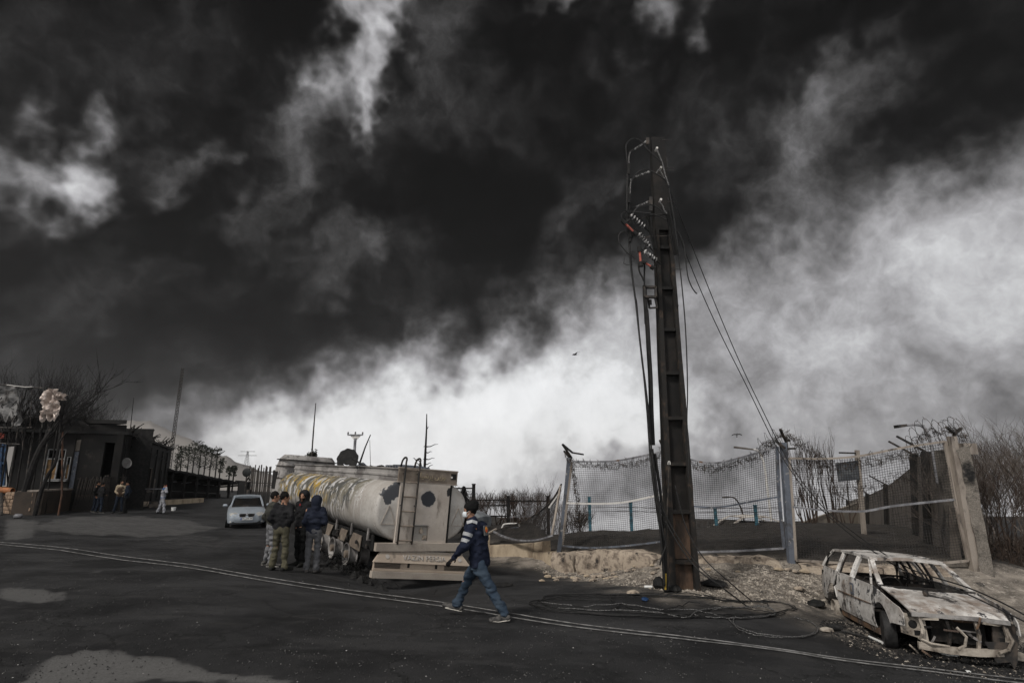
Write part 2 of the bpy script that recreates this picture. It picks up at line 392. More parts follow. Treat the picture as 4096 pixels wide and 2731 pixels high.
def build_ground():
    ys = np.concatenate([np.linspace(-12, 3, 24)[:-1], np.geomspace(3, 40, 330)[:-1], np.geomspace(40, 420, 60)])
    nu = 420
    hw = np.where(ys < 6, 14., 14 + (ys - 6) * 1.55)
    s = np.linspace(-1, 1, nu)
    X = hw[:, None] * s[None]; Y = np.repeat(ys[:, None], nu, 1)
    Z = gz_arr(X, Y)
    dm = dirt_mask(X, Y); Z = Z + relief(X, Y, dm)
    yf = np.interp(X, FLX, FLY); burnt = 1 / (1 + np.exp(np.clip(-(Y - yf - .35 + fbm(X * 1.4, Y * 1.4, 8) * .5) / .15, -40, 40)))
    pale = np.zeros_like(X)
    for poly, amp in PALE:
        wp = world_poly(poly); sc = .35
        k_ = np.clip(Y / 12, .6, 3.); dd = (sd_poly(X, Y, wp) + (fbm(X * .9 / k_, Y * .9 / k_, 4, 5) * .55 + fbm(X * 4 / k_, Y * 6 / k_, 6, 3) * .22) * k_) / k_ - .12
        pale = np.maximum(pale, amp / (1 + np.exp(np.clip(dd / .06, -40, 40))))
    # soot and ash that the burning car and lorry left around them
    ash = np.exp(-(((X - 7.4) / 2.6) ** 2 + ((Y - 11.2) / 3.2) ** 2))
    me = bpy.data.meshes.new('ground')
    nv = len(ys); vs = np.stack([X, Y, Z], -1).reshape(-1, 3)
    i = np.arange(nv - 1)[:, None] * nu + np.arange(nu - 1)[None]
    q = np.stack([i, i + 1, i + nu + 1, i + nu], -1).reshape(-1, 4)
    me.from_pydata(vs.tolist(), [], q.tolist()); me.update()
    me.polygons.foreach_set('use_smooth', [True] * len(me.polygons))
    for nm, arr in (('dirt', dm), ('pale', pale), ('ash', ash), ('burnt', burnt)):
        at_ = me.attributes.new(nm, 'FLOAT', 'POINT'); at_.data.foreach_set('value', arr.reshape(-1).astype(np.float32))
    m = bpy.data.materials.new('sooty_ground'); m.use_nodes = True; t = NT(m.node_tree)
    co = t.n('ShaderNodeTexCoord').outputs['Object']
    def attr(n): return t.n('ShaderNodeAttribute', attribute_name=n).outputs['Fac']
    big = t.noise(co, .55, 6, .6); midn = t.noise(co, 3.2, 6, .65); fine = t.noise(co, 38., 4, .7); grit = t.voro(co, 55.)
    col = t.mix(t.step(big, .36, .66), (.0065, .0065, .007, 1), (.021, .0208, .0215, 1))
    col = t.mix(t.math('MULTIPLY', t.step(midn, .52, .68), .55), col, (.027, .0262, .026, 1))
    stk = t.noise(t.mapping(co, scale=(.5, 2.2, 1), rot=(0, 0, -.35)), 1.3, 6, .62)
    col = t.mix(t.math('MULTIPLY', t.step(stk, .56, .70), .5), col, (.033, .031, .030, 1))
    crk = t.voro(t.vmath('ADD', co, t.vmath('SCALE', t.noise(co, 1.1, 4, .6, 0, True), 1.3)), .42, 'DISTANCE_TO_EDGE')
    col = t.mix(t.math('MULTIPLY', t.step(crk, .016, .004), .75), col, (.003, .003, .003, 1))
    worn = t.step(t.noise(t.mapping(co, scale=(.35, 1., 1)), .8, 7, .66), .50, .66)
    col = t.mix(t.math('MULTIPLY', worn, .6), col, (.040, .0395, .040, 1))
    patchy = t.step(t.math('ADD', attr('pale'), t.math('MULTIPLY', t.math('SUBTRACT', midn, .5), 1.0)), .26, .72)
    col = t.mix(t.math('MULTIPLY', patchy, t.math('ADD', attr('pale'), .0)), col, t.mix(t.step(fine, .3, .7), (.072, .070, .068, 1), (.115, .113, .110, 1)))
    gsp = t.math('MULTIPLY', t.step(t.noise(co, 95., 2, .6), .70, .76), t.step(t.noise(co, 1.6, 4, .6), .40, .62))
    col = t.mix(t.math('MULTIPLY', gsp, .6), col, (.17, .165, .16, 1))
    dcol = t.mix(t.step(t.noise(co, 2.1, 7, .65), .36, .66), (.10, .087, .073, 1), (.26, .228, .192, 1))
    dcol = t.mix(t.step(t.noise(co, 6., 6, .7), .55, .66), dcol, (.35, .312, .268, 1))
    dcol = t.mix(t.step(t.noise(co, .9, 6, .65), .58, .68), dcol, (.024, .022, .021, 1))
    dcol = t.mix(t.step(t.noise(co, 27., 4, .7), .58, .66), dcol, (.38, .35, .31, 1))
    dcol = t.mix(t.step(grit, .22, .10), dcol, (.06, .052, .046, 1))
    burnt = attr('burnt')      # the slag heap behind the fence
    dcol = t.mix(t.math('MULTIPLY', burnt, .93), dcol, t.mix(t.step(fine, .4, .7), (.011, .010, .0095, 1), (.034, .029, .025, 1)))
    ashm = t.math('MULTIPLY', attr('ash'), t.step(t.noise(co, 2.6, 6, .68), .40, .56))
    dcol = t.mix(t.math('MULTIPLY', ashm, .9), dcol, (.016, .015, .015, 1))
    dcol = t.mix(t.math('MULTIPLY', attr('ash'), t.step(t.noise(co, 9., 5, .7), .62, .68)), dcol, (.42, .40, .37, 1))
    col = t.mix(attr('dirt'), col, dcol)
    b = t.n('ShaderNodeBsdfPrincipled'); t.put(b.inputs['Base Color'], col)
    t.put(b.inputs['Roughness'], t.step(big, .3, .7, .66, .92)); b.inputs['Specular IOR Level'].default_value = .32
    bp = t.n('ShaderNodeBump'); bp.inputs['Strength'].default_value = .55; bp.inputs['Distance'].default_value = .02
    hgt = t.math('ADD', t.math('MULTIPLY', fine, 1.0), t.math('MULTIPLY', t.noise(co, 120., 2, .6), .5))
    t.put(bp.inputs['Height'], t.math('ADD', hgt, t.math('MULTIPLY', t.math('MULTIPLY', attr('dirt'), t.noise(co, 9., 5, .7)), 2.5)))
    t.put(b.inputs['Normal'], bp.outputs[0])
    t.t.links.new(b.outputs[0], t.n('ShaderNodeOutputMaterial').inputs[0])
    me.materials.append(m)
    tag(link('ground', me), kind='structure')
build_ground(); SURF = surf_arr

# ------------------------------------------------------------------ shared materials
m_polec = mat('sooty_concrete', (.008, .0075, .007, 1), (.022, .018, .015, 1), 1.6, .85, .5, 60, .42, .7)
m_rustc = mat('scorched_rust_concrete', (.03, .022, .017, 1), (.115, .072, .048, 1), 3.0, .85, .5, 50, .38, .62, stretch=(1, 1, .35), c3=(.012, .011, .010, 1), s3=3., lo3=.55, hi3=.7)
m_edge = mat('worn_pole_edge', (.015, .0135, .012, 1), (.048, .034, .025, 1), 5., .85, .5, 60, .5, .68)
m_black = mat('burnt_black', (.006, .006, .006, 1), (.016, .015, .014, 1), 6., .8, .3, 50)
m_cable = mat('charred_cable', (.008, .008, .008, 1), (.022, .021, .020, 1), 20., .6, .2, 90)
m_bare = mat('bare_stranded_wire', (.03, .03, .03, 1), (.22, .215, .21, 1), 55., .5, .5, 160, .42, .62, metal=.3)
m_line = mat('grey_twin_cable', (.09, .088, .085, 1), (.20, .195, .19, 1), 6., .6, .5, 150, .4, .6)
m_porc = mat('sooty_porcelain', (.36, .35, .34, 1), (.02, .019, .018, 1), 18., .35, .1, 60, .40, .55)
m_white = mat('chalky_rod', (.55, .53, .50, 1), (.2, .18, .17, 1), 12., .6, .2, 60, .55, .7)
m_red = mat('faded_red_fuse', (.34, .085, .06, 1), (.07, .025, .02, 1), 22., .6, .2, 60, .5, .65)
m_gsteel = mat('dull_grey_steel', (.11, .11, .118, 1), (.23, .23, .24, 1), 4., .6, .3, 60, .4, .6, c3=(.12, .07, .045, 1), s3=5., lo3=.58, hi3=.7)
m_bluegrey = mat('blue_grey_steel', (.10, .112, .135, 1), (.055, .055, .06, 1), 3., .6, .3, 60, .45, .65, c3=(.27, .26, .25, 1), s3=7., lo3=.58, hi3=.66)
m_beige = mat('scorched_beige_steel', (.27, .235, .20, 1), (.145, .12, .10, 1), 2.2, .75, .3, 60, .42, .66, c3=(.05, .045, .04, 1), s3=4., lo3=.56, hi3=.7, stretch=(1, 1, .4))
m_dsteel = mat('dark_steel', (.02, .019, .018, 1), (.065, .052, .042, 1), 5., .65, .3, 60, .45, .65)
m_mesh = mat('burnt_wire_mesh', (.012, .0115, .011, 1), (.035, .03, .027, 1), 4., .7)
m_barb = mat('rusted_barbed_wire', (.018, .015, .013, 1), (.06, .042, .03, 1), 6., .7)
m_conc = mat('scorched_concrete', (.42, .345, .25, 1), (.20, .155, .11, 1), 1.3, .9, .6, 34, .42, .68, c3=(.06, .05, .042, 1), s3=3.2, lo3=.62, hi3=.72, stretch=(1, 1, .45))
m_rub = mat('broken_concrete', (.36, .30, .235, 1), (.15, .12, .095, 1), 4.5, .95, 1.0, 22, .42, .62, c3=(.03, .027, .025, 1), s3=2.4, lo3=.56, hi3=.64)
m_cw = mat('grey_brown_wall', (.125, .108, .092, 1), (.075, .064, .056, 1), .8, .9, .5, 30, .4, .66, c3=(.013, .012, .012, 1), s3=.7, lo3=.54, hi3=.70)
m_cwp = mat('pale_wall', (.20, .175, .145, 1), (.12, .105, .09, 1), .8, .9, .4, 30, .4, .66)
m_pillar = mat('rough_aggregate_concrete', (.20, .18, .155, 1), (.13, .115, .10, 1), 40., .95, 1.0, 30, .4, .6, c3=(.012, .012, .012, 1), s3=.9, lo3=.47, hi3=.58)
m_blue = mat('weathered_turquoise_paint', (.035, .12, .16, 1), (.02, .04, .05, 1), 5., .7, .2, 50)

def jag(mb, amt, sc, seed=0):
    """roughen vertices"""
    a = np.array(mb.v)
    for k in range(3):
        a[:, k] += amt * fbm(a[:, 0] * sc + 11 * k + seed, a[:, 1] * sc + 3, a[:, 2] * sc, 3)
    mb.v = [tuple(p) for p in a]; return mb

# ------------------------------------------------------------------ concrete power pole
PY = 13.0
PX, PYc = 3.70, 13.2; PZ = gz(PX, PYc) - .1
def pz(v): return at(2700, v, PY).z - PZ
POLE_H = pz(541)
pole = empty('power_pole', (PX, PYc, PZ), rot=(0, R(.38), 0))
tag(pole, 'tall scorched concrete power pole with ladder-like recesses, broken off cables hanging', 'power pole')
def pw(z): return .64 + (.335 - .64) * z / POLE_H
def pdp(z): return .44 + (.24 - .44) * z / POLE_H
rib_v = [2248, 2047, 1855, 1671, 1490, 1315, 1148, 985]
zr = [pz(v) for v in rib_v]; ztop = pz(908)
NS = 26
def rough(z, k): return .012 * float(fbm(np.array([z * 3. + k * 9]), np.array([k * 4.]), 0, 4)[0])
for sd_ in (-1, 1):
    mb = MB(); rings = []
    for i in range(NS + 1):
        z = POLE_H * i / NS * (ztop / POLE_H) if True else 0
        wv, d = pw(z), pdp(z); fl = .115 - .04 * z / POLE_H
        xo = sd_ * (wv / 2 + rough(z, sd_)); xi = sd_ * (wv / 2 - fl)
        xs = sorted((xo, xi)); b0 = xs
        rings.append([V(b0[0], -d / 2 + rough(z, 3 + sd_), z), V(b0[1], -d / 2 + rough(z, 5 + sd_), z), V(b0[1], d / 2, z), V(b0[0], d / 2, z)])
    mb.loft(rings).build('flange', m_edge, pole)
mb = MB(); rings = []
for i in range(NS + 1):
    z = ztop * i / NS; wv = pw(z) / 2 - .10; rings.append([V(-wv, -.055, z), V(wv, -.055, z), V(wv, .055, z), V(-wv, .055, z)])
mb.loft(rings).build('web', m_polec, pole)
zl = 0.0
for k, z in enumerate(zr[:2]):      # heat-reddened lowest bays
    wv = pw((zl + z) / 2) / 2 - .118
    MB().box((0, -.062, (zl + z) / 2), (wv * 2 + .01, .012, (z - zl) * .9)).build('bay_lining', m_rustc, pole); zl = z
for k, z in enumerate(zr):
    wv = pw(z) - .2; d = pdp(z)
    mb = MB().box((0, -.06 - (d / 2 - .08) / 2, z), (wv, d / 2 - .05, .075)); jag(mb, .01, 6, k)
    mb.build('rib', m_edge if k < 4 else m_polec, pole)
mb = MB(); rings = []
for i in range(9):
    z = ztop - .05 + (POLE_H - ztop + .05) * i / 8; wv = pw(z) / 2 + .003; d = pdp(z) / 2 + .003
    rings.append([V(-wv, -d, z), V(wv, -d, z), V(wv, d, z), V(-wv, d, z)])
mb.loft(rings).build('pole_head', m_polec, pole)
for k in range(15):                 # bolt holes up the head
    z = pz(560 + k * 18.)
    if k in (4, 9): continue
    MB().lathe([(.016, 0), (.016, .012)], 8, Matrix.Translation((.02, -pdp(z) / 2 - .012, z)) @ Matrix.Rotation(R(-90), 4, 'X')).build('bolt', m_black, pole)
PM = pole.matrix_basis.copy(); PI = None
def pl(u, v, dy=0.):
    """pole-local point for a photo pixel in the plane of the pole's front"""
    p = at(u, v, PY + dy); return p - Vector((PX + (p.z - PZ) * math.tan(R(.38)), PYc, PZ))
def z8(x, y): return 2400 + x / 1.96, 500 + y / 1.96
def z4b(x, y): return 2400 + x / 1.96, 1000 + y / 1.96
def z5(x, y): return 2400 + x / 2.09, 1700 + y / 2.09
def plz(zf, x, y, dy=0.): return pl(*zf(x, y), dy)
for (a, b) in (((370, 125), (240, 212)), ((392, 365), (243, 420)), ((385, 600), (248, 657))):
    p, q = plz(z8, *a, .1), plz(z8, *b, -.15)
    mb = MB().tube([p, p.lerp(q, .12)], .03, 8).tube([p.lerp(q, .12), p.lerp(q, .8)], .018, 8)
    for t_ in (.25, .4, .55, .7): mb.tube([p.lerp(q, t_ - .015), p.lerp(q, t_ + .015)], .026, 8)
    rod = mb.build('insulator_rod', m_porc, pole)
    MB().tube([p.lerp(q, .8), q, q + V(-.03, 0, -.08)], [.025, .035, .03], 8).build('end_clamp', m_black, rod)
for (x0, y0, x1, y1) in ((362, 103, 386, 152), (384, 566, 411, 676)):
    MB().bar(plz(z8, (x0 + x1) / 2, y0, .05), plz(z8, (x0 + x1) / 2, y1, .05), (x1 - x0) / 1.96 / 2276 * 14, .05, V(0, 1, 0)).build('bracket_plate', m_dsteel, pole)
MB().bar(plz(z8, 515, 255, .1), plz(z8, 517, 328, .1), .06, .05, V(0, 1, 0)).build('bracket_plate', m_dsteel, pole)
for (a, b) in (((367, 705), (432, 975)), ((526, 672), (592, 1018))):     # steel channels
    p, q = plz(z8, *a, -.12), plz(z8, *b, -.12)
    mb = MB().bar(p, q, .085, .012, V(0, 1, 0)); o_ = V(.036, -.03, 0)
    mb.bar(p + o_, q + o_, .012, .06, V(0, 1, 0)).bar(p - V(.036, .03, 0), q - V(.036, .03, 0), .012, .06, V(0, 1, 0))
    mb.build('steel_channel', m_black, pole)
for (a, b, nd) in (((245, 712), (340, 795), 6), ((308, 858), (380, 945), 6), ((352, 995), (434, 1058), 6)):   # porcelain strings
    p, q = plz(z8, *a, -.35), plz(z8, *b, -.2); st = empty('insulator_string'); st.parent = pole
    d_ = (q - p).normalized(); Mx = d_.to_track_quat('Z', 'Y').to_matrix().to_4x4()
    MB().tube([p - d_ * .2, q + d_ * .2], .016, 6).build('core_pin', m_black, st)
    for k in range(nd):
        c = p.lerp(q, k / (nd - 1))
        MB().lathe([(.02, -.035), (.042, -.02), (.066, .0), (.046, .012), (.025, .03)], 12, Matrix.Translation(c) @ Mx).build('insulator_disc', m_porc, st, smooth=True)
for (a, b) in (((188, 765), (270, 845)), ((310, 978), (320, 1085)), ((352, 1082), (402, 1112))):
    p, q = plz(z8, *a, -.4), plz(z8, *b, -.4)
    fz = MB().tube([p, q], .026, 8).build('fuse_tube', m_red, pole)
    MB().tube([p - (q - p).normalized() * .06, p.lerp(q, .18)], .055, 8).build('fuse_cap', m_black, fz); MB().tube([q.lerp(p, .1), q + (q - p).normalized() * .08], .055, 8).build('fuse_cap', m_black, fz)
def wire(zf, pts, r, m, name='wire', dy=-.3, sub=6, parent=None, n=6):
    P = [plz(zf, *p[:2], p[2] if len(p) > 2 else dy) for p in pts]
    return MB().tube(smooth_poly(P, sub), r, n).build(name, m, parent or pole)
def smooth_poly(P, sub=6):
    P = [Vector(p) for p in P]
    if len(P) < 3: return P
    out = []
    for i in range(len(P) - 1):
        p0, p1, p2, p3 = P[max(i - 1, 0)], P[i], P[i + 1], P[min(i + 2, len(P) - 1)]
        for k in range(sub):
            t = k / sub
            out.append(.5 * ((2 * p1) + (p2 - p0) * t + (2 * p0 - 5 * p1 + 4 * p2 - p3) * t * t + (3 * p1 - p0 - 3 * p2 + p3) * t ** 3))
    out.append(P[-1]); return out
wire(z8, [(238, 215), (228, 250), (228, 300)], .014, m_bare); wire(z8, [(243, 425), (240, 470), (236, 540)], .014, m_bare)
wire(z8, [(218, 310), (206, 220), (208, 150), (260, 108), (320, 128), (370, 190), (430, 245), (485, 295)], .017, m_cable, 'jumper_wire', -.25)
wire(z8, [(215, 560), (235, 470), (280, 390), (340, 352), (400, 362), (470, 400), (520, 435)], .017, m_cable, 'jumper_wire', -.25)
wire(z8, [(260, 700), (290, 650), (360, 627), (430, 635), (490, 680), (520, 700)], .015, m_cable, 'jumper_wire', -.25)
wire(z8, [(170, 735), (175, 695), (230, 682), (330, 688), (430, 705), (520, 742)], .015, m_cable, 'jumper_wire', -.25)
wire(z8, [(245, 880), (190, 838), (150, 862), (155, 930), (215, 1005), (265, 1040), (270, 1065)], .014, m_cable, 'jumper_wire', -.35)
wire(z8, [(185, 1090), (200, 1020), (235, 995), (275, 1000)], .006, m_cable, 'jumper_wire', -.35); wire(z8, [(185, 1085), (215, 1100), (260, 1092)], .006, m_cable, 'jumper_wire', -.35)
wire(z8, [(450, 200), (470, 250), (490, 300), (515, 400), (540, 470)], .016, m_bare, 'jumper_wire', -.2); wire(z8, [(440, 380), (462, 350), (480, 370), (505, 420)], .013, m_bare, 'jumper_wire', -.22)
wire(z8, [(465, 602), (490, 630), (505, 670), (525, 695)], .016, m_bare, 'jumper_wire', -.2)
wire(z8, [(330, 740), (365, 718), (430, 708), (520, 700)], .018, m_black, 'strap', -.2); wire(z8, [(345, 890), (400, 872), (470, 872), (560, 865)], .008, m_dsteel, 'strap', -.16)
wire(z8, [(345, 975), (360, 950), (350, 990), (335, 1010)], .018, m_black, 'strap', -.3); wire(z8, [(300, 1090), (310, 1150), (330, 1190), (345, 1225)], .02, m_black, 'burnt_lead', -.3); wire(z8, [(350, 1100), (348, 1180), (348, 1260)], .02, m_black, 'burnt_lead', -.3)
wire(z8, [(210, 700), (240, 760), (225, 820), (245, 870), (235, 920)], .04, m_black, 'charred_clamp', -.3, 4); wire(z8, [(178, 730), (190, 770), (235, 745)], .03, m_black, 'charred_clamp', -.4, 4)
wire(z8, [(225, 300), (228, 345), (222, 390)], .04, m_black, 'cable_sleeve', -.25, 3); wire(z8, [(236, 540), (230, 580), (226, 612)], .035, m_black, 'cable_sleeve', -.25, 3)
for y in (115, 353, 334, 600, 1130):
    p = plz(z8, 490 + (y - 100) * .08, y); MB().tube([p, p + V(.22, 0, .0)], .009, 5).build('step_bolt', m_dsteel, pole)
for (x, y) in ((437, 203), (470, 352), (468, 603)): 
    p = plz(z8, x, y, -.03); MB().tube([p, p + V(.0, -.14, .0)], .03, 8).build('stud', m_white, pole)
# cable bracket frame half way up
br = MB()
def fr(x0, y0, x1, y1, dy):
    a, b, c, d = (plz(z4b, *q, dy) for q in ((x0, y0), (x1, y0), (x1, y1), (x0, y1)))
    for p, q in ((a, b), (b, c), (c, d), (d, a)): br.bar(p, q, .05, .05, V(0, 1, 0))
    return a, b, c, d
A_ = fr(350, 290, 436, 366, -.15); B_ = fr(355, 296, 440, 372, .2)
for p, q in zip(A_, B_): br.bar(p, q, .04, .04)
br.bar(plz(z4b, 375, 372, 0), plz(z4b, 388, 458, 0), .04, .04, V(0, 1, 0)).bar(plz(z4b, 388, 456, 0), plz(z4b, 452, 452, 0), .04, .03, V(0, 1, 0)).bar(plz(z4b, 430, 372, 0), plz(z4b, 448, 450, 0), .04, .04, V(0, 1, 0)).bar(plz(z4b, 395, 390, -.05), plz(z4b, 398, 430, -.05), .05, .04, V(0, 1, 0))
br.build('cable_bracket', m_dsteel, pole)
for (a, b) in (((592, 280), (606, 352)), ((598, 365), (618, 438))):
    MB().prism([(0, 0), (1, 1), (.1, 1)], *(lambda a=a, b=b: (lambda s, t: plz(z4b, a[0] + (b[0] - a[0]) * s, a[1] + (b[1] - a[1]) * t, -.1), lambda s, t: plz(z4b, a[0] + (b[0] - a[0]) * s, a[1] + (b[1] - a[1]) * t, .1)))()).build('tin_flap', m_black, pole)
# thick burnt cable trunk and conduit down the left flank
wire(z8, [(350, 1260), (352, 1340), (360, 1450), (365, 1560)], .05, m_black, 'cable_trunk', -.1, 5)
wire(z4b, [(362, 470), (372, 600), (383, 800), (395, 1000), (402, 1250), (408, 1400), (414, 1530)], .055, m_black, 'cable_trunk', -.1, 5)
wire(z5, [(428, 200), (445, 380), (468, 560), (490, 720), (512, 860), (530, 1010), (540, 1200), (548, 1375)], .052, m_black, 'cable_trunk', -.35, 5)
wire(z5, [(460, 240), (478, 380), (500, 520), (515, 660), (530, 760), (540, 860)], .032, m_black, 'cable_trunk', -.3, 5)
wire(z5, [(575, 315), (572, 480), (560, 760), (556, 1000), (552, 1360)], .016, m_dsteel, 'earth_strap', -.3, 4); wire(z5, [(570, 330), (572, 306), (584, 306), (586, 330)], .012, m_white, 'earth_strap', -.3, 4)
mb = MB(); p, q = plz(z5, 550, 1240, -.42), plz(z5, 548, 1375, -.42); mb.tube([p, q], .02, 6); mb.build('yellow_guard', mat('scorched_yellow', (.30, .20, .03, 1), (.05, .04, .02, 1), 9., .7, .2, 50, .5, .62), pole)

# ------------------------------------------------------------------ hanging cables (each a thing)
def cable(name, pts, r, m, label, cat='cable', group=None, sub=8, n=6):
    return tag(MB().tube(smooth_poly(pts, sub), r, n).build(name, m, None, smooth='all'), label, cat, group)
def wp(zf, pts, Y): return [at(*zf(x, y), Y + (e[0] if e else 0)) for x, y, *e in pts]
cable('power_cable', wp(z8, [(215, 390), (212, 560), (213, 720), (228, 900), (240, 1080), (262, 1250), (282, 1400), (300, 1568)], PY - .25)
      + wp(z4b, [(312, 700), (330, 860), (348, 1020), (372, 1290), (390, 1560)], PY - .3) + wp(z5, [(430, 330), (462, 560), (490, 730), (505, 900), (528, 1150), (540, 1340)], PY - .45),
      .022, m_cable, 'outermost black cable hanging down the left side of the power pole')
cable('power_cable', wp(z8, [(228, 610), (222, 800), (238, 980), (252, 1150), (275, 1330)], PY - .2) + wp(z4b, [(288, 420), (308, 640), (335, 880), (362, 1090), (385, 1300), (400, 1500)], PY - .2)
      + wp(z5, [(440, 290), (470, 500), (505, 760), (535, 930), (552, 1000), (520, 1090), (500, 1170)], PY - .5), .016, m_cable, 'thin black cable between the outer cable and the power pole, frayed low end')
cable('power_cable', wp(z8, [(540, 500), (562, 620), (585, 770), (604, 920), (620, 1060), (636, 1200), (650, 1340), (664, 1500)], PY - .1) + wp(z4b, [(676, 720), (684, 950), (686, 1150), (682, 1340), (690, 1540)], PY - .1)
      + wp(z5, [(742, 330), (735, 450)], PY - .15), .015, m_cable, 'thin cable running straight down just right of the power pole')
cable('power_cable', wp(z8, [(595, 815), (640, 890), (665, 980), (676, 1090), (690, 1190), (715, 1260), (745, 1308), (762, 1322)], PY - .1), .014, m_cable, 'short cable with a loose curled end right of the power pole')

# ------------------------------------------------------------------ blown-out mesh fence
FP = [('P0', (1985, 2120), 22.8), ('P1', (2236, 2190), 20.0), ('P2', (2648, 2215), 17.3), ('P3', (3163, 2247), 15.5), ('P4', (3893, 2252), 14.6)]
FX = [at(*p, y) for _, p, y in FP]
def fence_Y(u):
    """distance of the fence line along a photo column"""
    us = [p[0] for _, p, _ in FP]; ys = [y for _, _, y in FP]
    return float(np.interp(u, us, ys))
def fpt(u, v, dy=0.): return at(u, v, fence_Y(u) + dy)
def curve(pts, n, dy=0.):
    P = smooth_poly([Vector((u, v, 0)) for u, v in pts], 10)
    L_ = [0.]
    for a, b in zip(P, P[1:]): L_.append(L_[-1] + (b - a).length)
    out = []
    for k in range(n + 1):
        s = L_[-1] * k / n
        out.append((float(np.interp(s, L_, [p.x for p in P])), float(np.interp(s, L_, [p.y for p in P]))))
    return out
def mesh_wires(S, nw, nh, r, seed, seg=22, skip=None, droop=None):
    """S(s,t) -> world; builds nw x nh crossing wires"""
    mb = MB(); rr = random.Random(seed)
    def run(pts):
        if len(pts) > 1: mb.tube(pts, r, 3, False)
    for i in range(nw + 1):
        s = i / nw; cur = []
        for k in range(seg + 1):
            t = k / seg
            if skip and skip(s, t): run(cur); cur = []
            else: cur.append(S(s, t))
        run(cur)
    for j in range(nh + 1):
        t = j / nh; cur = []
        for k in range(seg + 9):
            s = k / (seg + 8)
            if skip and skip(s, t): run(cur); cur = []
            else: cur.append(S(s, t))
        run(cur)
    return mb
def fence_panel(label, top, mid, bot, nw, nh, seed, mats, bulge=.25, skip=None, wire_r=.0048):
    e = empty('mesh_fence', fpt(*bot[0]), 0); o0 = Vector(e.location); tag(e, label, 'fence', None)
    N = 40; T, Mm, B = (curve(c, N) for c in (top, mid, bot))
    rr = np.random.RandomState(seed)
    def S(s, t):
        k = s * N; i = min(int(k), N - 1); f = k - i
        lt = [T[i][c] * (1 - f) + T[i + 1][c] * f for c in (0, 1)]; lm = [Mm[i][c] * (1 - f) + Mm[i + 1][c] * f for c in (0, 1)]; lb = [B[i][c] * (1 - f) + B[i + 1][c] * f for c in (0, 1)]
        if t < .5: q = [lt[c] + (lm[c] - lt[c]) * t * 2 for c in (0, 1)]
        else: q = [lm[c] + (lb[c] - lm[c]) * (t - .5) * 2 for c in (0, 1)]
        b_ = bulge * math.sin(math.pi * s) * math.sin(math.pi * t) + .10 * float(fbm(np.array([s * 4 + seed]), np.array([t * 4.]), 0, 3)[0])
        return fpt(q[0], q[1], b_) - o0
    def rail(pts, name, m, wd=.075):
        MB().strip([fpt(u, v, -.03) - o0 for u, v in curve(pts, 20)], wd, .05).build(name, m, e)
    rail(top, 'top_rail', mats[0]); rail(mid, 'middle_rail', mats[1], .06); rail(bot, 'bottom_rail', mats[2])
    for a, b, c in ((top[0], mid[0], bot[0]), (top[-1], mid[-1], bot[-1])): rail([a, b, c], 'stile', mats[3], .07)
    wm = mesh_wires(S, nw, nh, wire_r, seed, skip=skip).build('wire_mesh', m_mesh, e); wm['kind'] = 'stuff'
    return e
fence_panel('bulging wire mesh panel left of the power pole, above the broken concrete', [(2288, 1845), (2380, 1846), (2470, 1842), (2600, 1817), (2660, 1803)], [(2268, 2011), (2390, 2014), (2498, 2008), (2610, 1985), (2655, 1975)],
            [(2250, 2182), (2350, 2190), (2457, 2186), (2560, 2176), (2650, 2164)], 52, 44, 1, (m_gsteel, m_white, m_bluegrey, m_beige))
fence_panel('sagging wire mesh panel directly right of the power pole', [(2668, 1806), (2760, 1837), (2854, 1852), (2956, 1832), (3109, 1786)], [(2680, 2005), (2767, 2023), (2880, 2027), (3007, 2005), (3117, 1986)],
            [(2690, 2205), (2783, 2207), (2956, 2202), (3137, 2192)], 50, 44, 2, (m_gsteel, m_bluegrey, m_gsteel, m_bluegrey), .3)
def torn(s, t):
    g = .52 + .30 * math.sin(math.pi * min(1, s / .62)) ** .8 if s < .62 else .52 + .10 * math.sin(math.pi * (s - .62) / .38)
    return .52 < t < g
fence_panel('torn wire mesh panel at the right end, behind the burnt estate car', [(3155, 1832), (3300, 1834), (3440, 1823), (3600, 1792), (3780, 1765)], [(3170, 2026), (3300, 2040), (3450, 2044), (3582, 2022), (3820, 1997)],
            [(3183, 2240), (3405, 2253), (3560, 2262), (3734, 2254), (3873, 2241)], 62, 44, 3, (m_beige, m_gsteel, m_beige, m_beige), .35, torn)
# collapsed panel at the left end
e = empty('mesh_fence', fpt(2230, 2110)); o0 = Vector(e.location); tag(e, 'collapsed wire mesh panel slumped over the low concrete wall', 'fence')
topc = curve([(2246, 1935), (2215, 1990), (2160, 2045), (2080, 2090), (1975, 2122)], 40); botc = curve([(2212, 2140), (2150, 2158), (2075, 2160), (2015, 2145), (1975, 2126)], 40)
def Sc(s, t):
    i = min(int(s * 40), 39); f = s * 40 - i
    a = [topc[i][c] * (1 - f) + topc[i + 1][c] * f for c in (0, 1)]; b = [botc[i][c] * (1 - f) + botc[i + 1][c] * f for c in (0, 1)]
    y = fence_Y(a[0]) + .25 + (-.75) * t + .12 * float(fbm(np.array([s * 6.]), np.array([t * 5.]), 1, 3)[0])
    return at(a[0] + (b[0] - a[0]) * t, a[1] + (b[1] - a[1]) * t, y) - o0
w_ = mesh_wires(Sc, 54, 36, .0048, 5).build('wire_mesh', m_mesh, e); w_['kind'] = 'stuff'
MB().strip([Sc(k / 20, 1) for k in range(21)], .08, .05).build('bottom_rail', m_gsteel, e)
MB().strip([Sc(k / 20, 0) for k in range(21)], .05, .04).build('top_rail', m_dsteel, e)
MB().strip([Sc(.02, k / 10) for k in range(11)], .07, .05).build('stile', m_beige, e)
MB().strip([at(2245 + (2195 - 2245) * t, 1960 + (2030 - 1960) * t, 20.2) - o0 for t in (0, .5, 1)], .05, .04).build('brace', m_white, e)

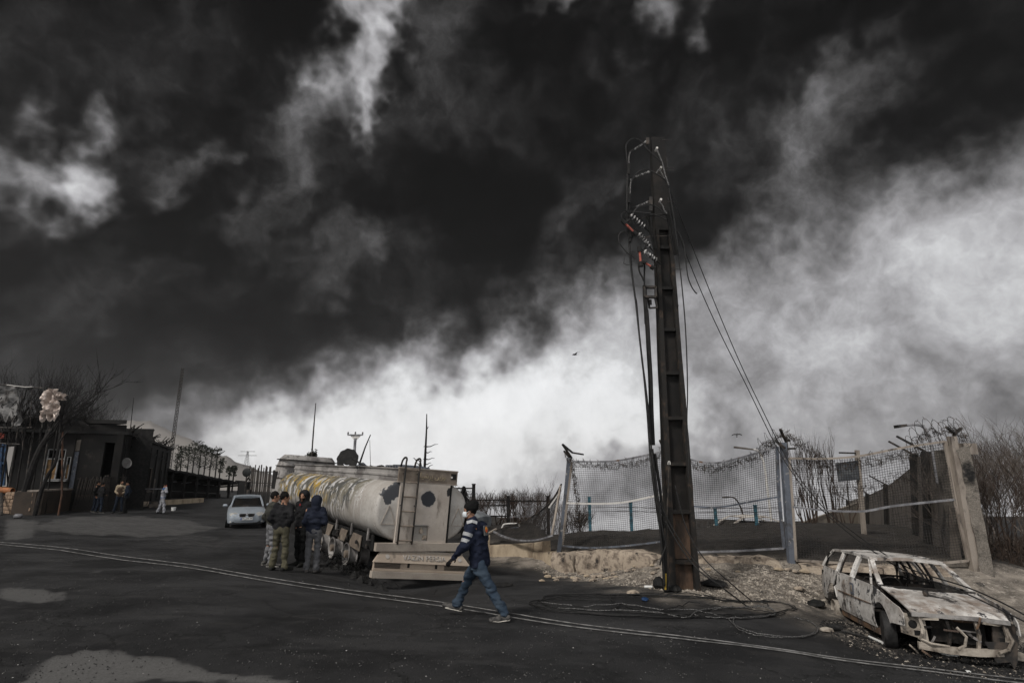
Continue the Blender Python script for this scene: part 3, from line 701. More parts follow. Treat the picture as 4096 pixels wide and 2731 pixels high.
def fence_post(label, top, bot, Y, wd, m, arms, bend=0.):
    p1, p0 = at(*top, Y), at(*bot, Y); p0.z -= .25
    e = empty('fence_post', p0); tag(e, label, 'fence post')
    P = [p0.lerp(p1, k / 6) - p0 + V(bend * math.sin(math.pi * k / 6), 0, 0) for k in range(7)]
    MB().strip(P, wd, wd).build('post', m, e)
    for (u0, v0, u1, v1, dy) in arms:
        MB().bar(at(u0, v0, Y) - p0, at(u1, v1, Y + dy) - p0, .06, .05).build('wire_arm', m_dsteel, e)
    return e
fence_post('leaning fence post with a broken wire arm, left of the bulging mesh', (2276, 1830), (2232, 2192), 19.9, .13, m_bluegrey, [(2287, 1832, 2250, 1776, -.3), (2250, 1776, 2290, 1810, .2), (2290, 1810, 2333, 1817, .3), (2285, 1838, 2256, 1803, .2)], .03)
mb = MB().bar(at(2286, 1845, 19.9), at(2240, 2140, 19.9), .10, .06); tag(mb.build('steel_strut', m_beige), 'beige angle strut leaning against the left fence post', 'strut')
fence_post('blue grey fence post hidden half behind the power pole', (2655, 1790), (2668, 2230), 17.2, .12, m_bluegrey, [(2655, 1795, 2640, 1760, -.2)])
fence_post('blue grey fence post with crossed wire arms between the two right panels', (3132, 1770), (3163, 2247), 15.5, .145, m_bluegrey, [(3148, 1840, 3144, 1745, 0), (3144, 1764, 3121, 1716, -.2), (3144, 1764, 3158, 1760, .3), (3107, 1765, 3140, 1792, -.2), (3140, 1795, 3180, 1793, .3)])
fence_post('rounded beige fence post with barbed wire at the right end of the fence', (3806, 1745), (3893, 2252), 14.6, .16, m_beige, [(3818, 1745, 3822, 1725, 0), (3820, 1733, 3786, 1708, -.3), (3820, 1735, 3845, 1712, .3), (3815, 1790, 3818, 1735, 0)])

def barbs(mb, pts, rr, r=.006, every=2):
    for i in range(0, len(pts) - 1, every):
        p = pts[i]; d = Vector((rr.uniform(-1, 1), rr.uniform(-1, 1), rr.uniform(-1, 1))).normalized() * .05
        mb.tube([p - d, p + d], r * .8, 3, False)
def barbed(label, line, loops, rad, seed, hang=.0, extra=2, r=.0048, dy=0.):
    """coil of barbed wire along a photo polyline at the fence"""
    rr = random.Random(seed); mb = MB(); n = loops * 14
    C = [fpt(u, v, dy) for u, v in curve(line, n)]
    pts = []
    for k in range(n + 1):
        a = 2 * math.pi * k / 14; R_ = rad * (.9 + .35 * math.sin(k * .37 + seed))
        pts.append(C[k] + V(.55 * R_ * math.cos(a + .6), R_ * math.cos(a), R_ * math.sin(a) - hang * rr.random()))
    mb.tube(smooth_poly(pts, 2), r, 3, False); barbs(mb, pts, rr, r, 2)
    for q in range(extra):
        pp = [C[k] + V(rr.uniform(-.08, .08), rr.uniform(-.1, .1), rr.uniform(-.12, .10) - hang * .5) for k in range(0, n + 1, 3)]
        pp = smooth_poly(pp, 4); mb.tube(pp, r, 3, False); barbs(mb, pp, rr, r, 2)
    return tag(mb.build('barbed_wire_coil', m_barb), label, 'barbed wire')
barbed('tangled barbed wire along the top of the bulging left mesh panel', [(2262, 1805), (2290, 1838), (2380, 1850), (2480, 1850), (2600, 1825), (2660, 1790)], 15, .12, 4, .15)
barbed('barbed wire hanging down beside the leaning left fence post', [(2290, 1850), (2300, 1930), (2310, 2010), (2305, 2110)], 9, .13, 14, .0, 3)
barbed('barbed wire sagging along the top of the mesh panel right of the pole', [(2760, 1845), (2854, 1862), (2956, 1842), (3040, 1805), (3120, 1750)], 14, .13, 6, .15)
barbed('barbed wire looped over the post with crossed arms', [(3040, 1795), (3100, 1745), (3140, 1730), (3200, 1775), (3300, 1830)], 9, .22, 7, .05, 3)
barbed('barbed wire tangle along the torn right mesh panel', [(3200, 1820), (3320, 1850), (3450, 1835), (3560, 1815), (3690, 1790)], 12, .15, 8, .2, 2)
barbed('large barbed wire coils heaped at the right end post', [(3640, 1780), (3700, 1745), (3760, 1720), (3820, 1720), (3868, 1755)], 9, .34, 9, .0, 2, .006)
barbed('low barbed wire tangle hanging behind the torn mesh', [(3330, 1960), (3440, 1940), (3560, 1915), (3660, 1880)], 10, .2, 10, .2, 1, dy=1.2)

# ------------------------------------------------------------------ low concrete plinth under the fence, broken up
def plinth(label, u0, v0, u1, v1, vb0, vb1, thick=.42, seed=0, m=None, jg=.015, nseg=10, rough_end=0):
    a, b = fpt(u0, v0, -.12), fpt(u1, v1, -.12); base = fpt(u0, vb0, -.2); e = Vector((a.x, a.y, gz(a.x, a.y)))
    dirn = (b - a); dirn.z = 0; nrm = Vector((dirn.y, -dirn.x, 0)).normalized()
    if nrm.y > 0: nrm = -nrm
    zb0, zb1 = fpt(u0, vb0, -.2).z - .35, fpt(u1, vb1, -.2).z - .35
    mb = MB(); rings = []
    for i in range(nseg + 1):
        t = i / nseg; p = a.lerp(b, t); zb = zb0 + (zb1 - zb0) * t
        sh = 1 - rough_end * max(0, (t - .7) / .3) ** 2
        zt = zb + (p.z - zb) * sh; ring = []
        for q, zz in ((nrm * thick * .5, zb), (nrm * thick * .52, zb + (zt - zb) * .35), (nrm * thick * .5, zb + (zt - zb) * .7), (nrm * thick * .47, zt - .015), (nrm * thick * .43, zt), (-nrm * thick * .5, zt), (-nrm * thick * .5, zb)):
            ring.append(Vector((p.x, p.y, 0)) + q + V(0, 0, zz) - e)
        rings.append(ring)
    mb.loft(rings); jag(mb, jg, 2.5, seed)
    if rough_end: jag(mb, .12 * rough_end, 3.5, seed + 3)
    o = mb.build('low_wall', m or m_conc, None, True, e)
    return tag(o, label, 'low wall')
plinth('stained low concrete wall under the collapsed mesh, behind the walking man', 1946, 2180, 2150, 2170, 2222, 2258, seed=1)
plinth('taller stump of low concrete wall beside the tanker rear', 1930, 2142, 1960, 2140, 2215, 2222, seed=2, nseg=3)
plinth('cracked low concrete wall block at the foot of the leaning post', 2152, 2206, 2228, 2205, 2258, 2268, seed=3, nseg=5, thick=.46)
plinth('short upper wall block left of the leaning fence post', 2152, 2168, 2186, 2162, 2205, 2205, seed=8, nseg=3, thick=.36)
plinth('crumbled end of the low wall with exposed aggregate', 2228, 2204, 2318, 2204, 2272, 2262, seed=4, m=m_rub, jg=.10, rough_end=.8, thick=.6)
plinth('pale broken wall stretch left of the power pole', 2330, 2202, 2630, 2196, 2252, 2240, seed=5, m=m_rub, jg=.14, nseg=18, thick=.7, rough_end=.35)
plinth('chipped pale wall stretch right of the power pole', 2760, 2222, 3125, 2222, 2266, 2262, seed=6, m=m_rub, jg=.12, nseg=20, thick=.5, rough_end=.4)
plinth('broken wall remains behind the burnt estate car', 3200, 2258, 3800, 2262, 2285, 2300, seed=7, m=m_rub, jg=.14, nseg=20, thick=.6)

# ------------------------------------------------------------------ tall perimeter wall running back at the right
WP = [(at(3790, 1800, 15.3), 15.3, 1800, 2225), (at(3669, 1850, 22), 22., 1850, 2140), (at(3551, 1944, 33), 33, 1944, 2133), (at(3475, 1979, 42), 42, 1979, 2131), (at(3395, 2004, 52), 52, 2004, 2131)]
us = [3790, 3669, 3551, 3475, 3395]
pw_ = empty('perimeter_wall', at(3790, 2225, 15.3)); o0 = Vector(pw_.location); tag(pw_, 'tall dark slab wall with posts running back behind the torn mesh', 'wall')
for i in range(4):
    (p0, y0, t0, b0), (p1, y1, t1, b1) = WP[i], WP[i + 1]; n_ = 2 if i == 0 else 1
    for k in range(n_):
        f0, f1 = k / n_, (k + 1) / n_
        A0 = at(us[i], t0, y0); A1 = at(us[i + 1], t1, y1); B0 = at(us[i], b0, y0); B1 = at(us[i + 1], b1, y1)
        t0_, t1_ = A0.lerp(A1, f0), A0.lerp(A1, f1); b0_, b1_ = B0.lerp(B1, f0) - V(0, 0, .5), B0.lerp(B1, f1) - V(0, 0, .5)
        if i == 0: t1_.z = t0_.z = max(t0_.z, t1_.z) + (.12 if k else 0)
        off = V(.22, -.12, 0)
        mb = MB().raw([b0_ - o0, b1_ - o0, t1_ - o0, t0_ - o0, b0_ + off - o0, b1_ + off - o0, t1_ + off - o0, t0_ + off - o0], [(0, 1, 2, 3), (7, 6, 5, 4), (0, 4, 5, 1), (1, 5, 6, 2), (2, 6, 7, 3), (3, 7, 4, 0)])
        mb.build('wall_slab', m_cw if i < 3 else m_cwp, pw_)
        MB().bar(b1_ - o0 + V(-.12, -.05, 0), t1_ - o0 + V(-.12, -.05, .1), .20, .2, V(0, 1, 0)).build('wall_post', m_polec, pw_)
        tp = t1_ - o0 + V(-.1, 0, .1); MB().bar(tp, tp + V(-.95, -.15, .48), .055, .055).build('wire_arm', m_dsteel, pw_)
def quadwall(name, label, c, th, m):
    o0 = Vector(c[0]); mb = MB().raw([Vector(p) - o0 for p in c] + [Vector(p) - o0 + V(*th) for p in c], [(0, 1, 2, 3), (7, 6, 5, 4), (0, 4, 5, 1), (1, 5, 6, 2), (2, 6, 7, 3), (3, 7, 4, 0)])
    return tag(mb.build(name, m, None, False, o0), label, 'wall')
quadwall('far_wall', 'pale wall stub with a sloping broken top beyond the mesh', [at(3170, 2135, 44), at(3500, 2150, 48), at(3500, 1985, 48), at(3182, 2100, 44)], (0, .3, 0), m_cwp)
# rough concrete buttress beside the end post
mb = MB(); rings = []
for k in range(15):
    t = k / 14; p = at(3829 + (3932 - 3829) * t, 1795 + (2330 - 1795) * t, 14.5); q = at(3880 + (3985 - 3880) * t, 1783 + (2330 - 1783) * t, 14.35)
    rings.append([p, q, q + V(.25, 1.1, 0), p + V(.2, 1.1, 0)])
o0 = Vector(rings[-1][0]); rings = [[p - o0 for p in r] for r in rings]; mb.loft(rings); jag(mb, .07, 3.2, 2)
tag(mb.build('concrete_buttress', m_pillar, None, False, o0), 'thick rough concrete slab end, blackened on top, right of the end post', 'concrete slab')
tag(MB().box(at(3862, 1795, 15.2), (.42, .3, .28), .2).build('lamp_box', m_beige), 'small beige box on top of the blackened slab end', 'box')

# ------------------------------------------------------------------ burnt fuel tanker
def tank_paint():
    m = bpy.data.materials.new('burnt_tank_paint'); m.use_nodes = True; t = NT(m.node_tree)
    co = t.n('ShaderNodeTexCoord').outputs['Object']; sp = t.n('ShaderNodeSeparateXYZ'); t.put(sp.inputs[0], co)
    x, y, z = sp.outputs
    st = t.mapping(co, scale=(.8, .7, .62))
    n1 = t.noise(co, 1.1, 6, .6); n2 = t.noise(st, 4.2, 7, .66); n3 = t.noise(co, 14., 5, .7); n4 = t.noise(st, 2.3, 6, .62, .6)
    ash = t.mix(t.step(n1, .35, .65), (.33, .305, .275, 1), (.47, .45, .42, 1))
    ash = t.mix(t.step(n3, .55, .72), ash, (.22, .19, .165, 1))
    fx = t.math('MULTIPLY_ADD', t.math('SUBTRACT', n1, .5), 5.0, x)
    fz = t.math('MULTIPLY_ADD', t.math('SUBTRACT', n4, .5), 1.2, z)
    front = t.math('MULTIPLY', t.step(fx, .7, 2.2), t.step(fz, 1.35, 1.62))           # upper flank keeps its old paint
    paint = t.mix(t.step(n4, .47, .56), (.075, .074, .068, 1), (.17, .155, .12, 1))
    paint = t.mix(t.math('MULTIPLY', t.step(n2, .50, .58), t.step(fx, 3.0, 5.5)), paint, (.33, .215, .04, 1))
    paint = t.mix(t.step(t.noise(st, 3.4, 7, .7, .5), .52, .57), paint, (.46, .45, .44, 1))
    col = t.mix(front, ash, paint)
    drip = t.noise(t.mapping(co, scale=(2.4, .3, .22)), 4.6, 6, .66)
    soot = t.math('MULTIPLY', t.step(t.math('MULTIPLY_ADD', t.math('SUBTRACT', drip, .5), 1.6, z), 1.62, 1.12), t.step(fx, 1.8, 4.2))
    col = t.mix(soot, col, (.021, .020, .020, 1))
    streak = t.math('MULTIPLY', t.step(drip, .54, .62), t.math('MULTIPLY', t.step(z, 1.95, 1.75), t.step(x, .3, 1.5)))
    col = t.mix(t.math('MULTIPLY', streak, .7), col, (.47, .455, .44, 1))
    def spot(cx, cy, cz, r, col, c, amp=.35, sc=6.):
        d = t.vmath('DISTANCE', co, (cx, cy, cz), out=1)
        d = t.math('MULTIPLY_ADD', t.math('SUBTRACT', t.noise(co, sc, 5, .65), .5), amp, d)
        return t.mix(t.step(d, r + .012, r - .012), col, c)
    col = spot(.0, 1.05, 2.02, .17, col, (.045, .047, .052, 1), .55, 4.); col = spot(.02, .86, 2.18, .20, col, (.045, .047, .052, 1), .4, 5.)
    # worn scrape on the flank
    dsc = t.vmath('DISTANCE', co, (1.5, 1.22, 1.92), out=1)
    scr = t.math('MULTIPLY', t.step(dsc, .45, .2), t.step(t.noise(t.mapping(co, scale=(3, 1, 1), rot=(0, .6, 0)), 13., 3, .6), .55, .6))
    col = t.mix(scr, col, (.62, .61, .60, 1))
    b = t.n('ShaderNodeBsdfPrincipled'); t.put(b.inputs['Base Color'], col); b.inputs['Roughness'].default_value = .62; b.inputs['Specular IOR Level'].default_value = .3
    bp = t.n('ShaderNodeBump'); bp.inputs['Strength'].default_value = .35; bp.inputs['Distance'].default_value = .01
    t.put(bp.inputs['Height'], t.math('ADD', n2, n3)); t.put(b.inputs['Normal'], bp.outputs[0])
    t.t.links.new(b.outputs[0], t.n('ShaderNodeOutputMaterial').inputs[0]); return m
def rear_paint():
    m = bpy.data.materials.new('burnt_rear_paint'); m.use_nodes = True; t = NT(m.node_tree)
    co = t.n('ShaderNodeTexCoord').outputs['Object']
    n1 = t.noise(co, 1.3, 6, .6); n3 = t.noise(co, 16., 5, .7)
    col = t.mix(t.step(n1, .35, .65), (.40, .352, .305, 1), (.52, .465, .41, 1)); col = t.mix(t.step(n3, .58, .74), col, (.26, .215, .18, 1))
    col = t.mix(t.math('MULTIPLY', t.step(t.noise(t.mapping(co, scale=(1, 1.6, .5)), 2.2, 6, .65), .55, .68), .7), col, (.15, .125, .105, 1))
    def spot(cy, cz, r, col, c, amp, sc):
        d = t.vmath('DISTANCE', co, (-.08, cy, cz), out=1)
        d = t.math('MULTIPLY_ADD', t.math('SUBTRACT', t.noise(co, sc, 5, .65), .5), amp, d)
        return t.mix(t.step(d, r + .012, r - .012), col, c)
    col = spot(-.02, 2.00, .245, col, (.44, .40, .36, 1), .25, 7.); col = spot(-.03, 1.98, .20, col, (.040, .043, .050, 1), .16, 6.)
    col = spot(-.64, 2.2, .10, col, (.03, .03, .03, 1), .3, 5.)
    b = t.n('ShaderNodeBsdfPrincipled'); t.put(b.inputs['Base Color'], col); b.inputs['Roughness'].default_value = .7; b.inputs['Specular IOR Level'].default_value = .25
    bp = t.n('ShaderNodeBump'); bp.inputs['Strength'].default_value = .3; bp.inputs['Distance'].default_value = .01
    t.put(bp.inputs['Height'], t.math('ADD', n1, n3)); t.put(b.inputs['Normal'], bp.outputs[0])
    t.t.links.new(b.outputs[0], t.n('ShaderNodeOutputMaterial').inputs[0]); return m
m_tank = tank_paint(); m_rear = rear_paint()
m_ashsteel = mat('ash_coated_steel', (.36, .315, .265, 1), (.27, .23, .195, 1), 1.4, .7, .3, 40, .4, .65, c3=(.07, .06, .052, 1), s3=2.2, lo3=.62, hi3=.74)
m_greysteel = mat('ash_grey_sheet', (.30, .285, .27, 1), (.13, .12, .115, 1), 2.0, .65, .3, 40, .4, .62, c3=(.03, .029, .028, 1), s3=2.8, lo3=.56, hi3=.68, stretch=(.5, 1, 1))
m_brownsteel = mat('scorched_brown_steel', (.155, .125, .10, 1), (.24, .20, .16, 1), 3.0, .7, .3, 40, .4, .65)
m_peach = mat('peach_burnt_steel', (.36, .30, .24, 1), (.30, .245, .195, 1), 1.2, .7, .3, 40, .4, .66, c3=(.10, .085, .07, 1), s3=2.0, lo3=.62, hi3=.78)
m_text = mat('raised_letter_grey', (.37, .345, .32, 1), (.30, .27, .24, 1), 8., .6)
m_textd = mat('raised_letter_ochre', (.30, .25, .17, 1), (.24, .19, .13, 1), 8., .6)

def text_obj(name, body, size, M, m, parent, extrude=.008, align='CENTER', spacing=1.):
    c = bpy.data.curves.new(name, 'FONT'); c.body = body; c.size = size; c.align_x = align; c.align_y = 'CENTER'; c.extrude = extrude; c.space_character = spacing
    o = bpy.data.objects.new(name, c); COL.objects.link(o)
    me = bpy.data.meshes.new_from_object(o.evaluated_get(bpy.context.evaluated_depsgraph_get())); bpy.data.objects.remove(o)
    me.materials.clear(); me.materials.append(m)
    me.transform(M)
    return link(name, me, parent)

TK = empty('fuel_tanker', (-2.42, 15.65, -.36), rot=(R(3.6), R(-1.5), R(123.4)))
tag(TK, 'burnt out fuel tanker trailer with peeling paint and ladder at the rear', 'tanker')
HW, ZC, TOPH, BOTH, YC, LEN = 1.31, 1.66, .80, .80, .04, 11.6
def tring(x, s=1., n=48):
    out = []
    for k in range(n):
        a = 2 * math.pi * k / n; c, s_ = math.cos(a), math.sin(a)
        e = 2 / 2.7
        out.append(V(x, YC + HW * s * math.copysign(abs(c) ** e, c), ZC + (TOPH if s_ > 0 else BOTH) * s * math.copysign(abs(s_) ** e, s_)))
    return out
rings = [tring(.0, .93), tring(.015, .965), tring(.05, .99), tring(.12, 1.0)] + [tring(.12 + (LEN - .2) * k / 24) for k in range(1, 25)] + [tring(LEN, .96)]
mb = MB().loft(rings); a_ = np.array(mb.v)
dent = .03 * fbm(a_[:, 0] * .9, a_[:, 1] * .9, a_[:, 2] * .9, 3); a_[:, 1] += dent * (a_[:, 0] > .2); mb.v = [tuple(p) for p in a_]
tank = mb.build('tank', m_tank, TK, True)
for k in range(9):
    x = .16 + k * 1.28; MB().loft([tring(x - .025, 1.001), tring(x - .015, 1.009), tring(x + .015, 1.009), tring(x + .025, 1.001)], False).build('weld_band', m_tank, tank, True)
# rear panel with its valve opening
ys_, zs_ = [.78, .33, -.12, -.66], [.87, .93, 1.31, 2.40]
def plate(mb, y0, y1, z0, z1, x0, x1): return mb.box(((x0 + x1) / 2, (y0 + y1) / 2, (z0 + z1) / 2), (x1 - x0, abs(y1 - y0), z1 - z0))
rp = MB()
for i in range(3):
    for j in range(3):
        if not (i == 1 and j == 1): plate(rp, ys_[i], ys_[i + 1], zs_[j], zs_[j + 1], -.07, .04)
rpo = rp.build('rear_panel', m_rear, TK)
vr = MB().box((.03, .105, 1.12), (.03, .44, .37)); vr = vr.build('valve_recess', m_brownsteel, rpo)
MB().tube([V(.0, .06, 1.16), V(-.06, .06, 1.16)], .05, 12).tube([V(-.02, .06, 1.14), V(-.02, .06, 1.25)], .03, 8).build('valve', m_peach, rpo)
MB().tube([V(.0, -.05, 1.03), V(-.07, -.05, 1.03)], .045, 12).tube([V(-.02, -.05, 1.0), V(-.02, .0, .97)], .03, 8).build('valve', m_peach, rpo)
MB().strip([V(-.075, .33, 1.315), V(-.075, .1, 1.325), V(-.075, -.12, 1.315)], .03, .02).build('recess_lip', m_greysteel, rpo)
plate(MB(), -.66, -.73, .87, 2.40, -.045, .06).build('side_gutter', m_black, TK)
for sg, cx in ((1, 1.02), (-1, -.98)):     # faint pressed triangles
    tri = [(cx - .22, 1.32), (cx + .16, 1.32), (cx - .02, 1.78)]; mb = MB()
    for i in range(3):
        (a, b), (c, d) = tri[i], tri[(i + 1) % 3]; mb.bar(V(-.008, a, b), V(-.008, c, d), .012, .014, V(1, 0, 0))
    mb.build('warning_triangle', m_ashsteel, TK)
# tray on top
tb = MB(); x1 = LEN - .1
def prof_wall(sg):
    pr = [(.80, 2.36), (.80, 2.50), (.83, 2.52), (.83, 2.57), (.80, 2.59), (.80, 2.70), (.85, 2.715), (.85, 2.74), (.76, 2.74), (.76, 2.36)]
    rg = []
    for k in range(13):
        x = .0 + x1 * k / 12; sag = .02 * float(fbm(np.array([x * .7 + sg]), np.array([2.]), 0, 3)[0])
        rg.append([V(x, sg * (p[0] + sag), p[1] + sag) for p in pr])
    return MB().loft(rg)
prof_wall(1).build('tray_side', m_greysteel, TK); prof_wall(-1).build('tray_side', m_greysteel, TK)
MB().box((x1 / 2, 0, 2.46), (x1, 1.5, .04)).build('tray_floor', m_greysteel, TK)
bh = MB().box((-.02, .0, 2.56), (.06, 1.72, .35)).build('tail_box', m_brownsteel, TK)
MB().box((-.025, 0, 2.745), (.09, 1.74, .03)).build('tail_lip', m_ashsteel, bh)
MB().box((-.025, 0, 2.385), (.09, 1.74, .03)).build('tail_lip', m_ashsteel, bh)
FMR = Matrix(((0, 0, -1, -.055), (-1, 0, 0, 0), (0, 1, 0, 0), (0, 0, 0, 1)))     # text plane on the rear, reading left to right for a viewer behind
def rearM(y, z, x=-.055, tiltx=0.): 
    M = FMR.copy(); M[0][3] = x; M[1][3] = y; M[2][3] = z; return M @ Matrix.Rotation(tiltx, 4, 'X')
try: text_obj('raised_lettering', '\ufe8e\ufef4\ufeb7\ufeae\ufe91 \ufee6\ufef3\ufeaf\u0648'.replace('\ufe91', '\ufb58'), .19, rearM(-.12, 2.57), m_textd, bh, .012, spacing=.95)
except Exception as ex: print('text', ex)
MB().lathe([(.03, 0), (.03, .01)], 12, Matrix.Translation((-.056, -.68, 2.58)) @ Matrix.Rotation(R(-90), 4, 'Y')).build('lamp_hole', m_white, bh)
MB().box((-.055, -.74, 2.60), (.01, .16, .16)).build('flaked_patch', m_black, bh)
# ladder
ld = empty('ladder', (0, 0, 0)); ld.parent = TK
for y in (.74, .35):
    pts = [V(-.17, y, .86), V(-.17, y, 1.6), V(-.17, y, 2.72), V(-.17, y, 2.90)] + [V(-.17 + .14 * (1 - math.cos(a)), y - .03 * math.sin(a), 2.90 + .11 * math.sin(a)) for a in np.linspace(.3, math.pi, 8)] + [V(.17, y, 2.74)]
    MB().tube(pts, .026, 8).build('rail', m_dsteel, ld, 'all')
for z in (.95, 1.30, 1.66, 2.02, 2.38, 2.70): MB().tube([V(-.17, .74, z), V(-.17, .35, z)], .022, 6).build('rung', m_brownsteel, ld)
for z in (.9, 1.8, 2.6): 
    for y in (.74, .35): MB().tube([V(-.17, y, z), V(-.05, y, z)], .016, 6).build('stand_off', m_dsteel, ld)
# beams and bumper
MB().box((-.08, 0, .785), (.16, 2.56, .19)).build('rear_beam', m_ashsteel, TK)
for y in (-.85, .85): MB().box((.1, y, .60), (.1, .12, .3)).build('bumper_bracket', m_brownsteel, TK)
bp_ = MB(); top = [V(-.10, y, .62) for y in (1.14, -1.14)]; low = [V(-.24, y, .36) for y in (1.36, -1.36)]
bp_.raw([top[0], top[1], low[1], low[0]] + [p + V(.10, 0, -.01) for p in (top[0], top[1], low[1], low[0])], [(0, 1, 2, 3), (7, 6, 5, 4), (0, 4, 5, 1), (1, 5, 6, 2), (2, 6, 7, 3), (3, 7, 4, 0)])
bmp = bp_.build('bumper', m_peach, TK)
MB().strip([V(-.10, 1.15, .625), V(-.10, -1.15, .625)], .03, .05).build('bumper_edge', m_ashsteel, bmp)
MB().box((-.13, 0, .28), (.1, 2.62, .17)).build('bumper_recess', m_peach, bmp)
for y0, y1 in ((1.30, .62), (-.62, -1.30)): 
    for z in (.235, .265, .295, .325): MB().box((-.186, (y0 + y1) / 2, z), (.02, abs(y1 - y0), .014)).build('lamp_grille', m_black, bmp)
MB().box((-.20, 0, .185), (.10, 2.68, .045)).build('bumper_step', m_peach, bmp)
MB().box((-.24, 0, .08), (.16, 2.76, .15)).build('lower_beam', m_ashsteel, bmp)
for y in (.4, -.38): MB().box((-.184, y, .30), (.012, .06, .10)).build('soot_mark', m_black, bmp)
slope = math.atan2(.14, .26); bmp.rotation_euler = (R(3.0), 0, 0); bmp.location = (0, 0, .03)
text_obj('raised_lettering', 'VAZIN PERSIA', .185, rearM(-.02, .485, -.185, -slope), m_text, bmp, .012, spacing=1.06)
for y in (1.0, -1.05): MB().lathe([(.055, 0), (.055, .008)], 16, Matrix.Translation((-.178, y, .49)) @ Matrix.Rotation(R(-90) + slope, 4, 'Y')).build('lamp_blank', m_text, bmp)
# chassis, axles and bare rims
for y in (.45, -.45): MB().box((4.9, y, .72), (9.4, .12, .26)).build('chassis_beam', m_black, TK)
mb = MB(); 
for k, x in enumerate((2.3, 3.65, 5.0)):
    ax = MB().tube([V(x, 1.0, .31), V(x, -1.0, .31)], .07, 10).build('axle', m_black, TK)
    for y in (1.08, .74, -1.08):
        M = Matrix.Translation((x, y, .31)) @ Matrix.Rotation(R(-90 if y > 0 else 90), 4, 'X')
        w_ = MB().lathe([(.27, -.13), (.31, -.13), (.31, -.11), (.27, -.09), (.25, .0), (.27, .09), (.31, .11), (.31, .13), (.275, .13), (.24, .06), (.20, .02), (.12, .03), (.09, .10), (.02, .10)], 24, M).build('wheel_rim', m_greysteel, TK, True)
        if y > 1: MB().lathe([(.10, .03), (.10, .16), (.02, .17)], 12, M).build('hub', m_brownsteel, w_)
for k, x in enumerate((.75, 2.1, 3.5, 4.9)):
    MB().box((x, 1.20, 1.0), (.09, .03, .30)).box((x, 1.13, .86), (.09, .16, .02)).build('side_bracket', m_greysteel, TK)
MB().prism([(.5, .62), (5.6, .66), (6.2, .98), (.6, 1.0)], lambda x, z: V(x, 1.12, z), lambda x, z: V(x, 1.08, z)).build('skirt', m_black, TK)
for (a, b, c, d) in (((1.3, .90), (2.0, .92), (2.35, .55), (1.35, .50)), ((2.5, .92), (3.1, .93), (3.3, .62), (2.7, .60)), ((3.9, .93), (4.5, .94), (4.6, .6), (4.2, .6))):
    MB().prism([a, b, c, d], lambda x, z: V(x, 1.17, z), lambda x, z: V(x, 1.15, z)).build('mudguard_plate', m_brownsteel, TK)
bx_ = MB(); bx_.prism([(5.6, .45), (6.7, .45), (6.7, .95), (6.3, 1.08), (5.8, 1.05), (5.6, .95)], lambda x, z: V(x, 1.22, z), lambda x, z: V(x, .75, z)); bx_.build('tool_box', m_greysteel, TK)
MB().box((6.0, 1.05, .25), (.9, .25, .55)).build('tool_box', m_brownsteel, TK)
for k, x in enumerate((.55, 1.35, 2.2, 3.1)):
    MB().tube([V(x, 1.28, .70 + .02 * k), V(x + .75, 1.0, .72 + .03 * k)], .033, 8).build('side_tube', m_dsteel, TK)
for k in range(5): MB().tube([V(6.9 + k * .5, .5, .5 + .1 * (k % 2)), V(7.2 + k * .5, 1.05, .55), V(7.3 + k * .6, 1.1, .3)], .03, 6).build('bent_pipe', m_greysteel if k % 2 else m_dsteel, TK)
MB().box((8.4, .9, .42), (1.6, .5, .5)).build('tool_box', m_black, TK); MB().box((7.4, .95, .62), (.5, .35, .08)).build('torn_plate', m_ashsteel, TK)
# things lying in the tray on top
Tm = TK.matrix_basis.copy()
Tm = Matrix.Translation(TK.location) @ TK.rotation_euler.to_matrix().to_4x4()
def on_tank(name, mb, m, label, cat, p, rot=(0, 0, 0), smooth=False):
    o = mb.build(name, m, None, smooth); o.matrix_world = Tm @ Matrix.Translation(p) @ Matrix.LocRotScale(None, __import__('mathutils').Euler(rot), None)
    return tag(o, label, cat)
mb = MB(); n = 28
def cr(k, r): 
    a = 2 * math.pi * k / n; return V(r * math.cos(a), r * math.sin(a), 0)
outer = [.40 + .014 * (k % 3 - 1) for k in range(n)]
# disc with a crescent slot
for zz, fl in ((.02, 1), (-.02, -1)):
    pass
ring_o = [cr(k, outer[k]) for k in range(n)]
ring_i = [V(.24 * math.cos(2 * math.pi * k / n), .09 + .10 * math.sin(2 * math.pi * k / n) - .14 + (-.07 * math.cos(2 * math.pi * k / n) ** 2 if math.sin(2 * math.pi * k / n) > 0 else 0), 0) for k in range(n)]
ring_i = [V(.13 * math.cos(2 * math.pi * k / n), -.20 + (.055 * math.sin(2 * math.pi * k / n) if math.sin(2 * math.pi * k / n) < 0 else .0) + .05 * math.cos(2 * math.pi * k / n) ** 2, 0) for k in range(n)]
mb.loft([[p + V(0, 0, .025) for p in ring_i], [p + V(0, 0, .025) for p in ring_o], [p - V(0, 0, .025) for p in ring_o], [p - V(0, 0, .025) for p in ring_i], [p + V(0, 0, .025) for p in ring_i]], False)
on_tank('manhole_ring', mb, m_black, 'black round manhole gasket with a crescent slot standing on the tank', 'manhole ring', (6.6, .15, 2.98), (R(80), 0, R(-130)))
hb = MB().box((0, 0, .10), (1.15, .95, .2), None, .94); 
for k in range(6): hb.box((-.5 + .2 * k, .48, .1), (.03, .02, .18))
hb.box((0, 0, .21), (.8, .6, .03)); on_tank('hatch_box', hb, m_bluegrey, 'flat grey hatch box on the tank top, nearest the ladder', 'hatch', (1.55, -.05, 2.62))
